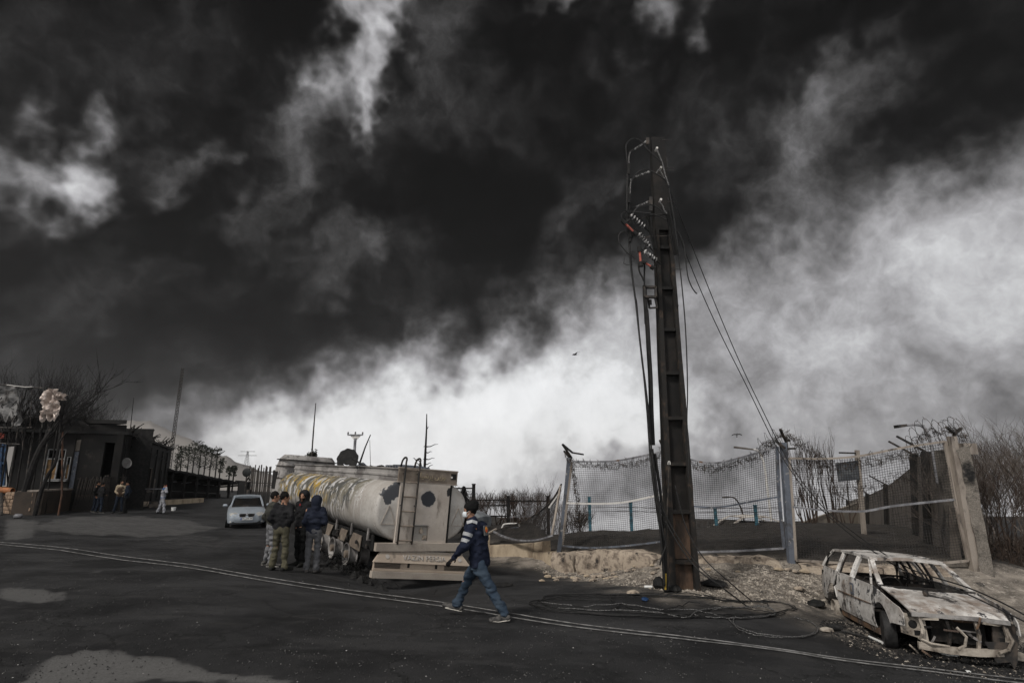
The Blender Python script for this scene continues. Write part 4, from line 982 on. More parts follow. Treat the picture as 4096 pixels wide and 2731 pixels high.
for (x, y, sx, sy, hh, sd_, lb) in ((5.1, .0, .8, .7, .3, 1, 'crumpled grey sheet on the tank behind the round gasket'), (3.5, -.05, 1.1, .75, .28, 2, 'blackened crumpled sheet in the middle of the tank top')):
    mb = MB().grid(lambda u, v: V((u - .5) * sx * 1.3, (v - .5) * sy, hh * max(0, 1 - abs(u - .5) * 1.6) * (1 - .5 * abs(v - .5)) + .14 * float(fbm(np.array([u * 3 + sd_]), np.array([v * 3.]), 0, 4)[0])), 16, 12, .012)
    on_tank('crumpled_sheet', mb, m_bluegrey if sd_ == 1 else m_black, lb, 'metal sheet', (x, y, 2.56))
on_tank('fallen_pipe', MB().tube([V(0, 0, 0), V(1.2, .05, .03)], .055, 8), mat('rust_red_pipe', (.13, .05, .035, 1), (.05, .03, .025, 1), 6., .7), 'rust red pipe lying in the tray beside the gasket', 'pipe', (5.6, .5, 2.66))
on_tank('fallen_pipe', MB().tube([V(0, 0, 0), V(1.3, .25, .35)], .03, 6), m_black, 'black pipe propped on the tank top debris', 'pipe', (4.2, .1, 2.66))
on_tank('fallen_pipe', MB().tube([V(0, 0, 0), V(.9, -.1, .06), V(1.5, -.05, -.02)], .025, 6), m_greysteel, 'bent grey pipe on the tank top near the hatch', 'pipe', (2.6, .3, 2.7))

# burnt tractor cab ahead of the trailer
CB = empty('truck_cab', tuple(Tm @ Vector((12.9, 0, 0)))); CB.rotation_euler = TK.rotation_euler
tag(CB, 'burnt out grey truck cab at the front of the tanker', 'truck cab')
def cring(z, x0, x1, hw, r=.22):
    out = []
    for sx, sy, a0 in ((1, 1, 0), (-1, 1, 90), (-1, -1, 180), (1, -1, 270)):
        for k in range(4):
            a = R(a0 + 30 * k); cx = (x1 - r if sx > 0 else x0 + r); out.append(V(cx + r * math.cos(a), sy * (hw - r) + r * math.sin(a), z))
    return out
mb = MB().loft([cring(.75, -.75, .95, 1.2), cring(1.9, -.75, .95, 1.2), cring(2.55, -.72, .80, 1.18), cring(2.95, -.68, .55, 1.12), cring(3.12, -.58, .30, 1.0)])
cb = mb.build('cab_shell', m_greysteel, CB, True)
for z in (2.1, 2.62, 2.9): MB().loft([cring(z - .02, -.765, .96 - (z - 1.9) * .25, 1.215), cring(z + .02, -.765, .96 - (z - 1.9) * .25, 1.215)]).build('cab_seam', m_dsteel, cb)
MB().box((.35, 1.19, 2.0), (.7, .06, .75)).build('window_opening', m_black, CB); MB().box((-.78, 0, 2.2), (.05, 1.4, .5)).build('rear_opening', m_black, CB)
for z, y in ((2.35, 1.28), (1.75, 1.26)): MB().tube([V(.8, 1.18, z), V(1.0, 1.42, z - .05)], .02, 6).build('mirror_arm', m_dsteel, CB)
mb = MB()
for x in (.3,): 
    for y in (1.0, -1.0): mb.lathe([(.44, -.14), (.50, -.1), (.50, .1), (.44, .14), (.2, .12)], 20, Matrix.Translation((x, y, .45)) @ Matrix.Rotation(R(90), 4, 'X'))
for y in (1.0, -1.0): MB().lathe([(.30, -.14), (.34, -.12), (.30, 0), (.34, .12), (.28, .14), (.1, .1)], 20, Matrix.Translation((.3, y, .34)) @ Matrix.Rotation(R(90), 4, 'X')).build('wheel_rim', m_greysteel, CB, True)
MB().box((0, 0, .6), (1.9, 1.0, .34)).build('chassis_beam', m_black, CB)

# heap of burnt rubber and wire under the trailer
rr = random.Random(3); mb = MB()
for k in range(420):
    x, y = rr.gauss(2.6, 1.2), rr.gauss(1.15, .28); h = max(0, .26 * math.exp(-((x - 2.5) / 1.6) ** 2 - ((y - 1.15) / .45) ** 2) * rr.random())
    p = Tm @ Vector((x, y, 0)); p.z = gz(p.x, p.y) + h; q = p + V(rr.uniform(-.22, .22), rr.uniform(-.22, .22), rr.uniform(-.03, .12))
    mb.tube([p, p.lerp(q, .5) + V(0, 0, rr.uniform(0, .06)), q], .007, 3, False)
for k in range(60):
    x, y = rr.gauss(2.6, 1.2), rr.gauss(1.1, .22); p = Tm @ Vector((x, y, 0)); p.z = gz(p.x, p.y) + .01
    mb.lathe([(.02, -.03), (rr.uniform(.08, .18), 0), (.02, rr.uniform(.05, .16))], 6, Matrix.Translation(p))
tag(mb.build('tyre_residue', m_black), 'black heap of burnt tyre wire beneath the tanker wheels', 'debris', None, 'stuff')

# ------------------------------------------------------------------ burnt estate car
def burnt_paint():
    m = bpy.data.materials.new('burnt_car_paint'); m.use_nodes = True; t = NT(m.node_tree)
    co = t.n('ShaderNodeTexCoord').outputs['Object']
    n1 = t.noise(co, 1.6, 7, .66); n2 = t.noise(co, 3.1, 8, .72); n3 = t.noise(co, 24., 5, .7); n4 = t.noise(t.mapping(co, loc=(5, 2, 1)), 1.5, 6, .65)
    col = t.mix(t.step(n1, .36, .62), (.29, .27, .25, 1), (.60, .58, .55, 1))
    col = t.mix(t.step(n3, .56, .70), col, (.20, .175, .155, 1))
    col = t.mix(t.math('MULTIPLY', t.step(n4, .51, .66), .75), col, (.145, .098, .067, 1))
    col = t.mix(t.step(n2, .565, .595), col, (.050, .049, .052, 1))
    col = t.mix(t.step(t.noise(t.mapping(co, loc=(1, 7, 3)), 1.9, 7, .68), .55, .64), col, (.040, .036, .034, 1))
    col = t.mix(t.step(t.noise(t.mapping(co, loc=(9, 4, 3)), 3.4, 6, .7), .62, .66), col, (.66, .65, .63, 1))
    b = t.n('ShaderNodeBsdfPrincipled'); t.put(b.inputs['Base Color'], col); b.inputs['Roughness'].default_value = .78; b.inputs['Specular IOR Level'].default_value = .25
    bp = t.n('ShaderNodeBump'); bp.inputs['Strength'].default_value = .5; bp.inputs['Distance'].default_value = .006
    t.put(bp.inputs['Height'], t.math('ADD', n2, n3)); t.put(b.inputs['Normal'], bp.outputs[0])
    t.t.links.new(b.outputs[0], t.n('ShaderNodeOutputMaterial').inputs[0]); return m
m_bcar = burnt_paint()
m_brust = mat('burnt_car_rust', (.20, .125, .075, 1), (.07, .05, .04, 1), 4., .85, .4, 40, .4, .62, c3=(.34, .30, .26, 1), s3=6., lo3=.58, hi3=.66)
m_bin = mat('charred_interior', (.010, .0095, .009, 1), (.045, .036, .03, 1), 5., .9, .4, 40, .45, .68)
m_ashpale = mat('pale_ash_metal', (.36, .32, .27, 1), (.16, .135, .11, 1), 5., .85, .5, 40, .4, .62, c3=(.03, .027, .025, 1), s3=5., lo3=.58, hi3=.66)
m_tyre = mat('charred_tyre', (.010, .010, .010, 1), (.03, .029, .028, 1), 8., .6, .4, 50)
EC = empty('burnt_car', (7.40, 11.65, -.69), rot=(R(-2.5), R(-2.8), R(-102.3)))
tag(EC, 'burnt out ash grey estate car with no windows at the roadside', 'car')
def ysd(z): return float(np.interp(z, [.15, .3, .5, .75, .93, 1.0, 1.36], [.79, .825, .845, .835, .81, .78, .56]))
def arch(cx, cz, r, a0, a1, n=9): return [(cx + r * math.cos(R(a0 + (a1 - a0) * k / n)), cz + r * math.sin(R(a0 + (a1 - a0) * k / n))) for k in range(n + 1)]
def side_part(name, poly, sg, m, th=.018, out=0.):
    # densify so that the panel follows the body's curve
    P = []
    for (a, b) in zip(poly, poly[1:] + poly[:1]):
        d = math.dist(a, b); n = max(1, int(d / .14)); P += [(a[0] + (b[0] - a[0]) * k / n, a[1] + (b[1] - a[1]) * k / n) for k in range(n)]
    me = bpy.data.meshes.new(name); bm = bmesh.new()
    vs = [bm.verts.new((x, 0, z)) for x, z in P]; f = bm.faces.new(vs)
    bmesh.ops.triangulate(bm, faces=[f])
    for zc in (.3, .45, .6, .75, .85): 
        bmesh.ops.bisect_plane(bm, geom=bm.verts[:] + bm.edges[:] + bm.faces[:], plane_co=(0, 0, zc), plane_no=(0, 0, 1))
    for v in bm.verts:
        tp = 1 - max(0, (v.co.x - 1.5) / .6) ** 2 * .07 - max(0, (-v.co.x - 1.6) / .6) ** 2 * .05
        v.co.y = sg * ((ysd(v.co.z) + out) * tp + .008 * float(fbm(np.array([v.co.x * 3]), np.array([v.co.z * 3]), sg, 3)[0]))
    g = bmesh.ops.solidify(bm, geom=bm.faces[:], thickness=th)
    bmesh.ops.recalc_face_normals(bm, faces=bm.faces); bm.to_mesh(me); bm.free(); me.materials.append(m)
    return link(name, me, EC)
for sg in (-1, 1):
    side_part('front_wing', [(1.00, .925), (1.55, .83), (2.00, .715), (2.10, .64), (2.10, .46), (1.74, .44)] + arch(1.335, .32, .37, 15, 168) + [(.955, .26), (.945, .5)], sg, m_bcar)
    fd = side_part('front_door', [(.935, .23), (.935, .915), (-.10, .94), (-.13, .23)], sg, m_bcar)
    rd = side_part('rear_door', [(-.145, .23), (-.115, .94), (-.98, .955), (-1.0, .70)] + arch(-1.335, .32, .37, 62, 12)[0:5] + [(-.955, .23)], sg, m_bcar)
    side_part('rear_quarter', [(-.995, .955), (-2.08, .985), (-2.16, .80), (-2.18, .55), (-2.16, .34), (-1.76, .32)] + arch(-1.335, .32, .37, 170, 58)[0:9], sg, m_bcar)
    side_part('sill', [(.95, .12), (.95, .215), (-.95, .215), (-.95, .12)], sg, m_brust, .05, -.01)
    MB().box((-.02, sg * .853, .74), (.17, .012, .20)).build('handle_recess', m_bluegrey, fd)
    MB().box((-.02, sg * .860, .745), (.09, .01, .12)).build('handle_plate', m_ashpale, fd)
    MB().strip([V(.93, sg * .842, .60), V(.4, sg * .852, .60), V(-.12, sg * .852, .60)], .012, .016).build('side_moulding', m_brust, fd)
    MB().strip([V(-.15, sg * .852, .60), V(-.9, sg * .850, .60)], .012, .016).build('side_moulding', m_brust, rd)
    MB().box((-2.05, sg * .79, .78), (.14, .03, .20)).build('tail_lamp_hole', m_black, EC)
    # window pillars
    A0, A1 = V(1.03, sg * .70, .93), V(.36, sg * .575, 1.335)
    MB().strip([A0, A0.lerp(A1, .5) + V(0, sg * .012, .01), A1], .075, .05).build('a_pillar', m_bcar, EC)
    MB().strip([V(.90, sg * .805, .92), V(.62, sg * .70, 1.13), V(.30, sg * .60, 1.30)], .035, .04).build('door_frame', m_bcar, EC)
    MB().strip([V(-.10, sg * .805, .93), V(-.15, sg * .70, 1.15), V(-.20, sg * .595, 1.325)], .10, .04).build('b_pillar', m_bcar, EC)
    MB().strip([V(-.03, sg * .807, .93), V(-.07, sg * .70, 1.15), V(-.12, sg * .598, 1.315)], .025, .05).build('door_frame', m_bcar, EC)
    MB().strip([V(-.97, sg * .80, .95), V(-1.02, sg * .70, 1.16), V(-1.10, sg * .592, 1.335)], .075, .04).build('c_pillar', m_bcar, EC)
    MB().strip([V(-.80, sg * .80, .95), V(-.84, sg * .72, 1.12), V(-.90, sg * .60, 1.32)], .022, .03).build('window_divider', m_bin, EC)
    MB().strip([V(-2.06, sg * .76, .98), V(-1.96, sg * .68, 1.17), V(-1.80, sg * .575, 1.34)], .10, .05).build('d_pillar', m_bcar, EC)
    MB().strip([V(.38, sg * .577, 1.335), V(-.5, sg * .60, 1.362), V(-1.2, sg * .597, 1.36), V(-1.82, sg * .57, 1.342)], .055, .05).build('roof_rail', m_bcar, EC)
MB().grid(lambda u, v: V(.40 - 2.22 * u, (v - .5) * 1.15, 1.352 + .035 * (1 - (2 * v - 1) ** 2) - .03 * (2 * u - 1) ** 4 - .035 * math.exp(-((u - .35) / .22) ** 2 - ((v - .55) / .3) ** 2)), 16, 10, .02).build('roof', m_bcar, EC, True)
MB().strip([V(.40, .58, 1.33), V(.44, 0, 1.365), V(.40, -.58, 1.33)], .06, .05).build('windscreen_header', m_bcar, EC)
MB().strip([V(1.04, .72, .915), V(1.14, .35, .93), V(1.16, 0, .935), V(1.14, -.35, .93), V(1.04, -.72, .915)], .10, .04).build('scuttle', m_bin, EC)
def hood(u, v):
    x = 1.10 + .98 * u; y = (v - .5) * (1.44 - .10 * u ** 2)
    z = .935 - .17 * u - .075 * u ** 3 - .018 * (2 * v - 1) ** 2 - .03 * max(0, u - .9) * 10 * .4
    z += .022 * float(fbm(np.array([u * 2.4]), np.array([v * 2.4]), 3, 3)[0]) - .012 * math.exp(-((abs(v - .5) - .33) / .03) ** 2)
    return V(x, y, z)
hd = MB().grid(hood, 18, 18, .02).build('bonnet', m_bcar, EC, True)
MB().strip([hood(1, v / 10) + V(.012, 0, -.025) for v in range(11)], .03, .06).build('bonnet_lip', m_greysteel, hd)
# cabin: floor, bulkhead, burnt seat frames, dashboard bar, wheel
MB().box((-.6, 0, .20), (3.0, 1.56, .06)).build('floor_pan', m_bin, EC)
MB().box((1.08, 0, .58), (.05, 1.45, .62)).build('bulkhead', m_bin, EC)
MB().strip([V(.80, .74, .80), V(.84, 0, .84), V(.80, -.74, .80)], .16, .14).build('dashboard_beam', m_bin, EC)
for x, y in ((.0, .38), (.0, -.38), (-.85, .0)):
    wv = .24 if y else .62; st = empty('seat'); st.parent = EC
    MB().tube([V(x, y - wv, .35), V(x - .14, y - wv, .86), V(x - .15, y - wv * .7, .95), V(x - .15, y + wv * .7, .95), V(x - .14, y + wv, .86), V(x, y + wv, .35)], .018, 6).build('seat_frame', m_bin, st)
    MB().box((x + .15, y, .36), (.45, wv * 1.9, .08)).build('seat_base', m_bin, st)
    MB().box((x - .10, y, .66), (.05, wv * 1.7, .48), Matrix.Rotation(R(-14), 3, 'Y')).build('seat_back', m_bin, st)
    for yy in (-.08, .08): MB().tube([V(x - .15, y + yy, .94), V(x - .16, y + yy, 1.07), V(x - .16, y, 1.09)], .008, 5).build('headrest_pin', m_bin, st)
MB().tube([V(.55 + .06 * math.sin(a), -.38 + .19 * math.cos(a), .88 + .17 * math.sin(a)) for a in np.linspace(0, 2 * math.pi, 18)], .012, 5).build('steering_wheel', m_bin, EC)
MB().strip([V(-1.98, .62, .62), V(-1.98, -.62, .62)], .05, .5).build('tailgate', m_bin, EC)
for y in (.72, -.72): MB().strip([V(-1.85, y * .95, 1.28), V(-2.05, y, 1.0), V(-2.12, y, .62)], .04, .04).build('tailgate_frame', m_bin, EC)
for y in (.5, .1, -.3): MB().strip([V(-.2, y, 1.33), V(-.75, y * 1.2, 1.30), V(-1.75, y * 1.1, 1.33)], .05, .02).build('roof_bow', m_bin, EC)
for y, x in ((.56, -.5), (.50, -1.4), (.45, -.9)): MB().strip([V(x, y + .02, 1.32), V(x + .1, y + .14, 1.0), V(x + .2, y + .12, .6)], .05, .03).build('hanging_trim', m_bin, EC)
# open nose
MB().strip([V(2.03, .70, .625), V(2.08, .3, .64), V(2.08, -.3, .64), V(2.03, -.70, .625)], .05, .06).build('slam_panel', m_bin, EC)
MB().strip([V(2.02, .60, .20), V(2.08, .2, .17), V(2.08, -.2, .165), V(2.02, -.60, .19)], .08, .10).build('lower_crossmember', m_ashpale, EC)
for y in (.60, .22, -.18, -.55): MB().strip([V(2.03, y, .20), V(2.05, y + .03, .42), V(2.05, y - .01, .63)], .05, .04).build('radiator_post', m_ashpale if abs(y) > .2 else m_bin, EC)
for sg in (-1, 1):
    hb_ = MB().prism([(sg * .44, .26), (sg * .80, .34), (sg * .80, .60), (sg * .70, .615), (sg * .46, .56)], lambda y, z: V(2.05 - .08 * abs(y), y, z), lambda y, z: V(2.02 - .08 * abs(y), y, z)).build('lamp_panel', m_ashpale if sg < 0 else m_dsteel, EC)
    MB().lathe([(.07, 0), (.055, .02), (.04, .02)], 16, Matrix.Translation((1.99, sg * .63, .48)) @ Matrix.Rotation(R(90), 4, 'Y')).build('lamp_hole', m_black, hb_)
    MB().box((2.0, sg * .58, .36), (.02, .09, .07)).build('lamp_hole', m_black, hb_)
    MB().strip([V(1.95, sg * .76, .62), V(2.06, sg * .5, .585), V(2.09, sg * .3, .60)], .05, .035).build('bent_trim', m_ashpale, EC)
MB().tube([V(2.06, -.05, .5), V(2.10, .05, .38), V(2.08, .02, .25), V(2.12, -.1, .2)], .022, 6).tube([V(2.05, -.6, .3), V(2.12, -.45, .24), V(2.1, -.2, .22)], .02, 6).build('melted_hose', m_ashpale, EC)
MB().tube([V(2.05, .62, .55), V(2.10, .66, .38), V(2.08, .60, .25), V(2.12, .45, .2)], .026, 6).build('melted_hose', m_ashpale, EC)
MB().box((1.55, .05, .42), (.62, .75, .36)).build('engine_block', m_bin, EC)
MB().tube([V(1.7, -.3, .62), V(1.9, .1, .60), V(1.8, .5, .6)], .05, 8).build('engine_pipe', m_brust, EC)
for y in (.66, -.66): MB().box((1.45, y, .48), (.9, .04, .36)).build('inner_wing', m_bin, EC)
MB().prism([(.30, .33), (.74, .36), (.70, .10), (.64, -.02), (.60, .08), (.42, .05)], lambda y, z: V(2.07, y, z), lambda y, z: V(2.05, y, z)).build('torn_bumper_plate', m_dsteel, EC)
rr = random.Random(31)
for k in range(16):
    y = rr.uniform(-.72, .72); z = rr.uniform(.12, .58); x = rr.uniform(1.86, 2.10); L_ = rr.uniform(.10, .30); a = rr.uniform(-1.4, 1.4)
    P = [V(x, y, z), V(x + .03, y + L_ * .5 * math.cos(a), z + L_ * .5 * math.sin(a) * .6), V(x + rr.uniform(-.04, .05), y + L_ * math.cos(a), max(.05, z + L_ * math.sin(a) * .6))]
    MB().strip(P, rr.uniform(.015, .05), rr.uniform(.008, .02), V(1, 0, 0)).build('melted_bracket', (m_ashpale, m_bin, m_brust, m_greysteel)[k % 4], EC)
def wheel(x, y, z, r, tyre, rim, turn=0., tname='wheel'):
    M = Matrix.Translation((x, y, z)) @ Matrix.Rotation(turn, 4, 'Z') @ Matrix.Rotation(R(90 if y < 0 else -90), 4, 'X')
    e_ = empty(tname); e_.parent = EC
    rr_ = min(r, .205)
    MB().lathe([(rr_ * .92, -.08), (rr_, -.08), (rr_ * .93, -.05), (rr_ * .93, .05), (rr_, .08), (rr_ * .9, .085), (rr_ * .8, .045), (rr_ * .55, .02), (rr_ * .35, .055), (rr_ * .1, .06)], 24, M).build('rim', rim, e_, True)
    if tyre: MB().lathe([(.20, -.09), (.285, -.095), (.305, -.06), (.305, .06), (.285, .09), (.20, .085)], 24, M).build('tyre', m_tyre, e_, True)
wheel(1.335, -.76, .25, .3, True, m_brust, R(-14)); wheel(1.335, .76, .25, .3, True, m_brust, R(-14)); wheel(-1.335, -.76, .17, .2, False, m_ashpale); wheel(-1.335, .76, .17, .2, False, m_ashpale)
ECM = Matrix.Translation(EC.location) @ EC.rotation_euler.to_matrix().to_4x4()
mb = MB().tube([V(0, 0, 0), V(.20, .17, -.03)], [.016, .02], 8).lathe([(.02, -.03), (.05, -.02), (.05, .02), (.02, .035)], 12, Matrix.Translation((0, 0, .01)) @ Matrix.Rotation(R(60), 4, 'Y')).lathe([(.02, -.02), (.035, 0), (.02, .02)], 10, Matrix.Translation((.2, .17, -.03)))
o = mb.build('suspension_rod', m_dsteel, None); o.matrix_world = ECM @ Matrix.Translation(hood(.42, .36) + V(0, 0, .035)) @ Matrix.Rotation(R(35), 4, 'Z') @ Matrix.Rotation(R(10), 4, 'Y')
tag(o, 'short dark metal rod lying on the bonnet of the burnt estate car', 'metal rod')

# ------------------------------------------------------------------ ordinary saloon cars
m_silver = mat('silver_blue_paint', (.36, .40, .44, 1), (.32, .355, .39, 1), 3., .30, .0, 40, metal=.35, spec=.5, grain=.03)
m_rubber = mat('tyre_rubber', (.012, .012, .012, 1), (.02, .02, .02, 1), 6., .8, .2, 60)
m_chrome = mat('chrome_trim', (.55, .55, .56, 1), None, rough=.22, metal=.9, grain=0)
m_lamp = mat('headlamp_lens', (.72, .70, .64, 1), (.5, .48, .44, 1), 20., .15, spec=.6)
m_platew = mat('plate_white', (.62, .62, .60, 1), None, rough=.5, grain=.05)
m_tan = mat('tan_seat_cloth', (.34, .26, .20, 1), (.25, .19, .14, 1), 6., .9)
m_yblue = mat('plate_blue', (.03, .06, .25, 1), None, rough=.5, grain=0)
def glass_mat(name, tintc, fac):
    m = bpy.data.materials.new(name); m.use_nodes = True; t = NT(m.node_tree)
    tr = t.n('ShaderNodeBsdfTransparent'); t.put(tr.inputs[0], tintc); gl = t.n('ShaderNodeBsdfGlossy'); gl.inputs['Roughness'].default_value = .03; t.put(gl.inputs[0], (.8, .8, .8))
    fr_ = t.n('ShaderNodeFresnel'); fr_.inputs[0].default_value = 1.5; mx = t.n('ShaderNodeMixShader')
    t.put(mx.inputs[0], t.math('MULTIPLY_ADD', fr_.outputs[0], .9, fac)); t.t.links.new(tr.outputs[0], mx.inputs[1]); t.t.links.new(gl.outputs[0], mx.inputs[2])
    t.t.links.new(mx.outputs[0], t.n('ShaderNodeOutputMaterial').inputs[0]); return m
m_glass = glass_mat('car_glass', (.86, .88, .87), .02)
def saloon(name, label, loc, rot, paint, wreck=False, group=None):
    e = empty(name, loc, rot=rot); tag(e, label, 'car', group)
    st = [(2.20, .52, .30, .60), (2.17, .66, .24, .68), (2.05, .76, .20, .735), (1.80, .83, .19, .80), (1.45, .86, .19, .87), (1.08, .86, .19, .95), (.5, .865, .19, .955), (-.5, .865, .19, .965), (-1.2, .86, .19, .985), (-1.6, .85, .2, 1.0), (-2.0, .80, .24, .985), (-2.15, .72, .3, .93), (-2.2, .60, .4, .80)]
    rg = []
    for x, hw, zb, zt in st:
        h = zt - zb; r_ = []
        for y, z in ((-.80, 0), (-.96, .12), (-1.0, .45), (-.985, .72), (-.93, .9), (-.72, .975), (0, 1.02), (.72, .975), (.93, .9), (.985, .72), (1.0, .45), (.96, .12), (.80, 0), (0, -.02)): r_.append(V(x, y * hw, zb + z * h))
        rg.append(r_)
    mb = MB().loft(rg)
    a = np.array(mb.v)
    if wreck: a[:, 1] += .02 * fbm(a[:, 0] * 3, a[:, 1] * 3, a[:, 2] * 3, 3); a[:, 2] += .03 * fbm(a[:, 0] * 2, a[:, 1] * 2 + 5, a[:, 2] * 2, 3)
    mb.v = [tuple(p) for p in a]; body = mb.build('body', paint, e, True)
    for sx in (1.36, -1.33):
        for sy in (-1, 1):
            MB().lathe([(.0, 0), (.345, 0), (.345, .01), (.0, .012)], 20, Matrix.Translation((sx, sy * .862, .31)) @ Matrix.Rotation(R(-90 * sy), 4, 'X')).build('wheel_arch', m_black, body)
            M = Matrix.Translation((sx, sy * .79, .30)) @ Matrix.Rotation(R(-90 * sy), 4, 'X'); w_ = empty('wheel'); w_.parent = e
            if not wreck: MB().lathe([(.20, -.1), (.29, -.1), (.305, -.07), (.305, .07), (.29, .098), (.20, .098)], 24, M).build('tyre', m_rubber, w_, True)
            MB().lathe([(.20, .06), (.195, .085), (.12, .06), (.05, .085), (.01, .085)], 20, M).build('rim', m_chrome if not wreck else m_ashpale, w_, True)
    # roof and pillars
    roof = [V(.30, .60, 1.40), V(-.95, .60, 1.42)]
    MB().grid(lambda u, v: V(.34 - 1.32 * u, (v - .5) * 1.16, 1.425 + .035 * (1 - (2 * v - 1) ** 2) - .05 * (2 * u - .9) ** 2), 10, 8, .03).build('roof', paint, e, True)
    for sg in (-1, 1):
        MB().strip([V(1.12, sg * .72, .95), V(.75, sg * .66, 1.20), V(.30, sg * .585, 1.395)], .06, .05).build('a_pillar', paint, e)
        MB().strip([V(-.28, sg * .82, .96), V(-.32, sg * .585, 1.40)], .07, .04).build('b_pillar', m_black if not wreck else paint, e)
        MB().strip([V(-1.62, sg * .70, 1.0), V(-1.30, sg * .64, 1.22), V(-.93, sg * .585, 1.395)], .10, .05).build('c_pillar', paint, e)
        MB().strip([V(.32, sg * .585, 1.395), V(-.4, sg * .60, 1.43), V(-.95, sg * .585, 1.40)], .05, .04).build('roof_rail', paint, e)
        if not wreck:
            MB().raw([V(1.02, sg * .80, .96), V(-.24, sg * .825, .97), V(-.30, sg * .59, 1.39), V(.30, sg * .59, 1.38)], [(0, 1, 2, 3)]).build('side_window', m_glass, e)
            MB().raw([V(-.32, sg * .825, .97), V(-1.45, sg * .77, 1.0), V(-.93, sg * .59, 1.38), V(-.36, sg * .59, 1.39)], [(0, 1, 2, 3)]).build('side_window', m_glass, e)
            mr = MB().loft([[V(.95 + .07 * math.cos(a) * s, sg * (.87 + dd), 1.02 + .075 * math.sin(a) * s) for a in np.linspace(0, 2 * math.pi, 10, False)] for s, dd in ((.4, 0), (.9, .03), (1, .1), (.9, .18), (.4, .21))]).build('wing_mirror', paint, e, True)
    if wreck: return e
    MB().raw([V(1.13, .70, .95), V(1.13, -.70, .95), V(.32, -.57, 1.39), V(.32, .57, 1.39)], [(0, 1, 2, 3)]).build('windscreen', m_glass, e)
    MB().raw([V(-1.60, .66, 1.01), V(-1.60, -.66, 1.01), V(-.95, -.57, 1.39), V(-.95, .57, 1.39)], [(0, 1, 2, 3)]).build('rear_window', m_glass, e)
    MB().box((-.2, 0, .90), (2.2, 1.4, .06)).build('parcel_level', m_tan, e)
    MB().strip([V(.95, .62, .99), V(1.0, 0, 1.0), V(.95, -.62, .99)], .2, .06).build('dashboard', m_bin, e)
    for y in (.36, -.36):
        s_ = MB().box((-.1, y, 1.02), (.14, .46, .36), Matrix.Rotation(R(-12), 3, 'Y'), .8).build('seat', m_tan, e); MB().box((-.15, y, 1.25), (.08, .24, .15)).build('headrest', m_tan, s_)
    MB().box((-1.0, 0, 1.04), (.2, 1.1, .2)).build('rear_seat', m_tan, e)
    MB().box((.42, 0, 1.30), (.03, .22, .06)).build('rear_view_mirror', m_black, e)
    for sg in (-1, 1):
        MB().loft([[V(2.115 - .13 * abs(y) / .3 + dx, sg * (.50 + y), .66 + zz - .04 * (abs(y) / .3)) for y, zz in ((-.14, -.05), (.02, -.085), (.20, -.04), (.25, .05), (.16, .09), (-.02, .085), (-.13, .03))] for dx in (-.02, .105)]).build('headlight', m_lamp, e, True)
        MB().prism([(sg * .05, .68), (sg * .32, .67), (sg * .30, .555), (sg * .13, .53), (sg * .055, .56)], lambda y, z: V(2.215, y, z), lambda y, z: V(2.15, y, z)).build('grille', m_black, e)
        gf = MB()
        P = [(.045, .69), (.335, .68), (.31, .545), (.13, .52), (.05, .55)]
        for (a, b), (c, d) in zip(P, P[1:] + P[:1]): gf.bar(V(2.218, sg * a, b), V(2.218, sg * c, d), .018, .016, V(1, 0, 0))
        gf.build('grille_frame', m_chrome, e)
        for k in range(6): MB().box((2.22, sg * (.085 + .04 * k), .61), (.008, .008, .11)).build('grille_slat', m_dsteel, e)
        MB().lathe([(.045, 0), (.03, .015)], 14, Matrix.Translation((2.13, sg * .66, .32)) @ Matrix.Rotation(R(90), 4, 'Y')).build('fog_lamp', m_lamp, e)
    MB().lathe([(.06, 0), (.05, .02), (.02, .022)], 14, Matrix.Translation((2.20, 0, .655)) @ Matrix.Rotation(R(90), 4, 'Y')).build('badge', m_chrome, e)
    MB().prism([(.62, .28), (.55, .36), (-.55, .36), (-.62, .28), (-.45, .24), (.45, .24)], lambda y, z: V(2.212 - .04 * abs(y), y, z), lambda y, z: V(2.1, y, z)).build('lower_intake', m_black, e)
    pl_ = MB().box((2.225, .0, .455), (.012, .52, .115)).build('number_plate', m_platew, e)
    MB().box((2.229, -.235, .455), (.012, .045, .105)).build('plate_band', m_yblue, pl_)
    M = Matrix(((0, 0, 1, 2.233), (1, 0, 0, .02), (0, 1, 0, .455), (0, 0, 0, 1)))
    try: text_obj('plate_number', '\u06f3\u06f4\u0646\u06f1\u06f4\u06f4 \u06f4\u06f4', .105, M, m_black, pl_, .002)
    except Exception as ex: print('plate', ex)
    return e
saloon('silver_car', 'silver blue saloon car parked facing us behind the group of men', (-13.44, 29.96, gz(-13.44, 29.96) - .01), (0, 0, R(-64.5)), m_silver)
m_bluewreck = mat('ash_blue_wreck', (.19, .205, .215, 1), (.09, .095, .10, 1), 2., .8, .3, 40, .4, .62, c3=(.02, .02, .02, 1), s3=3., lo3=.6, hi3=.7)
m_whitewreck = mat('ash_white_wreck', (.50, .47, .43, 1), (.25, .21, .18, 1), 3., .85, .3, 40, .42, .65, c3=(.03, .028, .026, 1), s3=3., lo3=.6, hi3=.7)
p = at(1905, 2120, 26.5); p.x -= 1.55; saloon('wrecked_car', 'grey blue wrecked saloon behind the walking man and the low wall', (p.x, p.y, gz(p.x, p.y) + .12), (0, R(3), R(-28)), m_bluewreck, True)
p = at(3010, 2130, 26.); saloon('wrecked_car', 'white burnt car shell showing only its roof over the soot mound', (p.x + .2, p.y, at(3010, 2062, 26.).z - 1.44), (0, 0, R(8)), m_whitewreck, True)

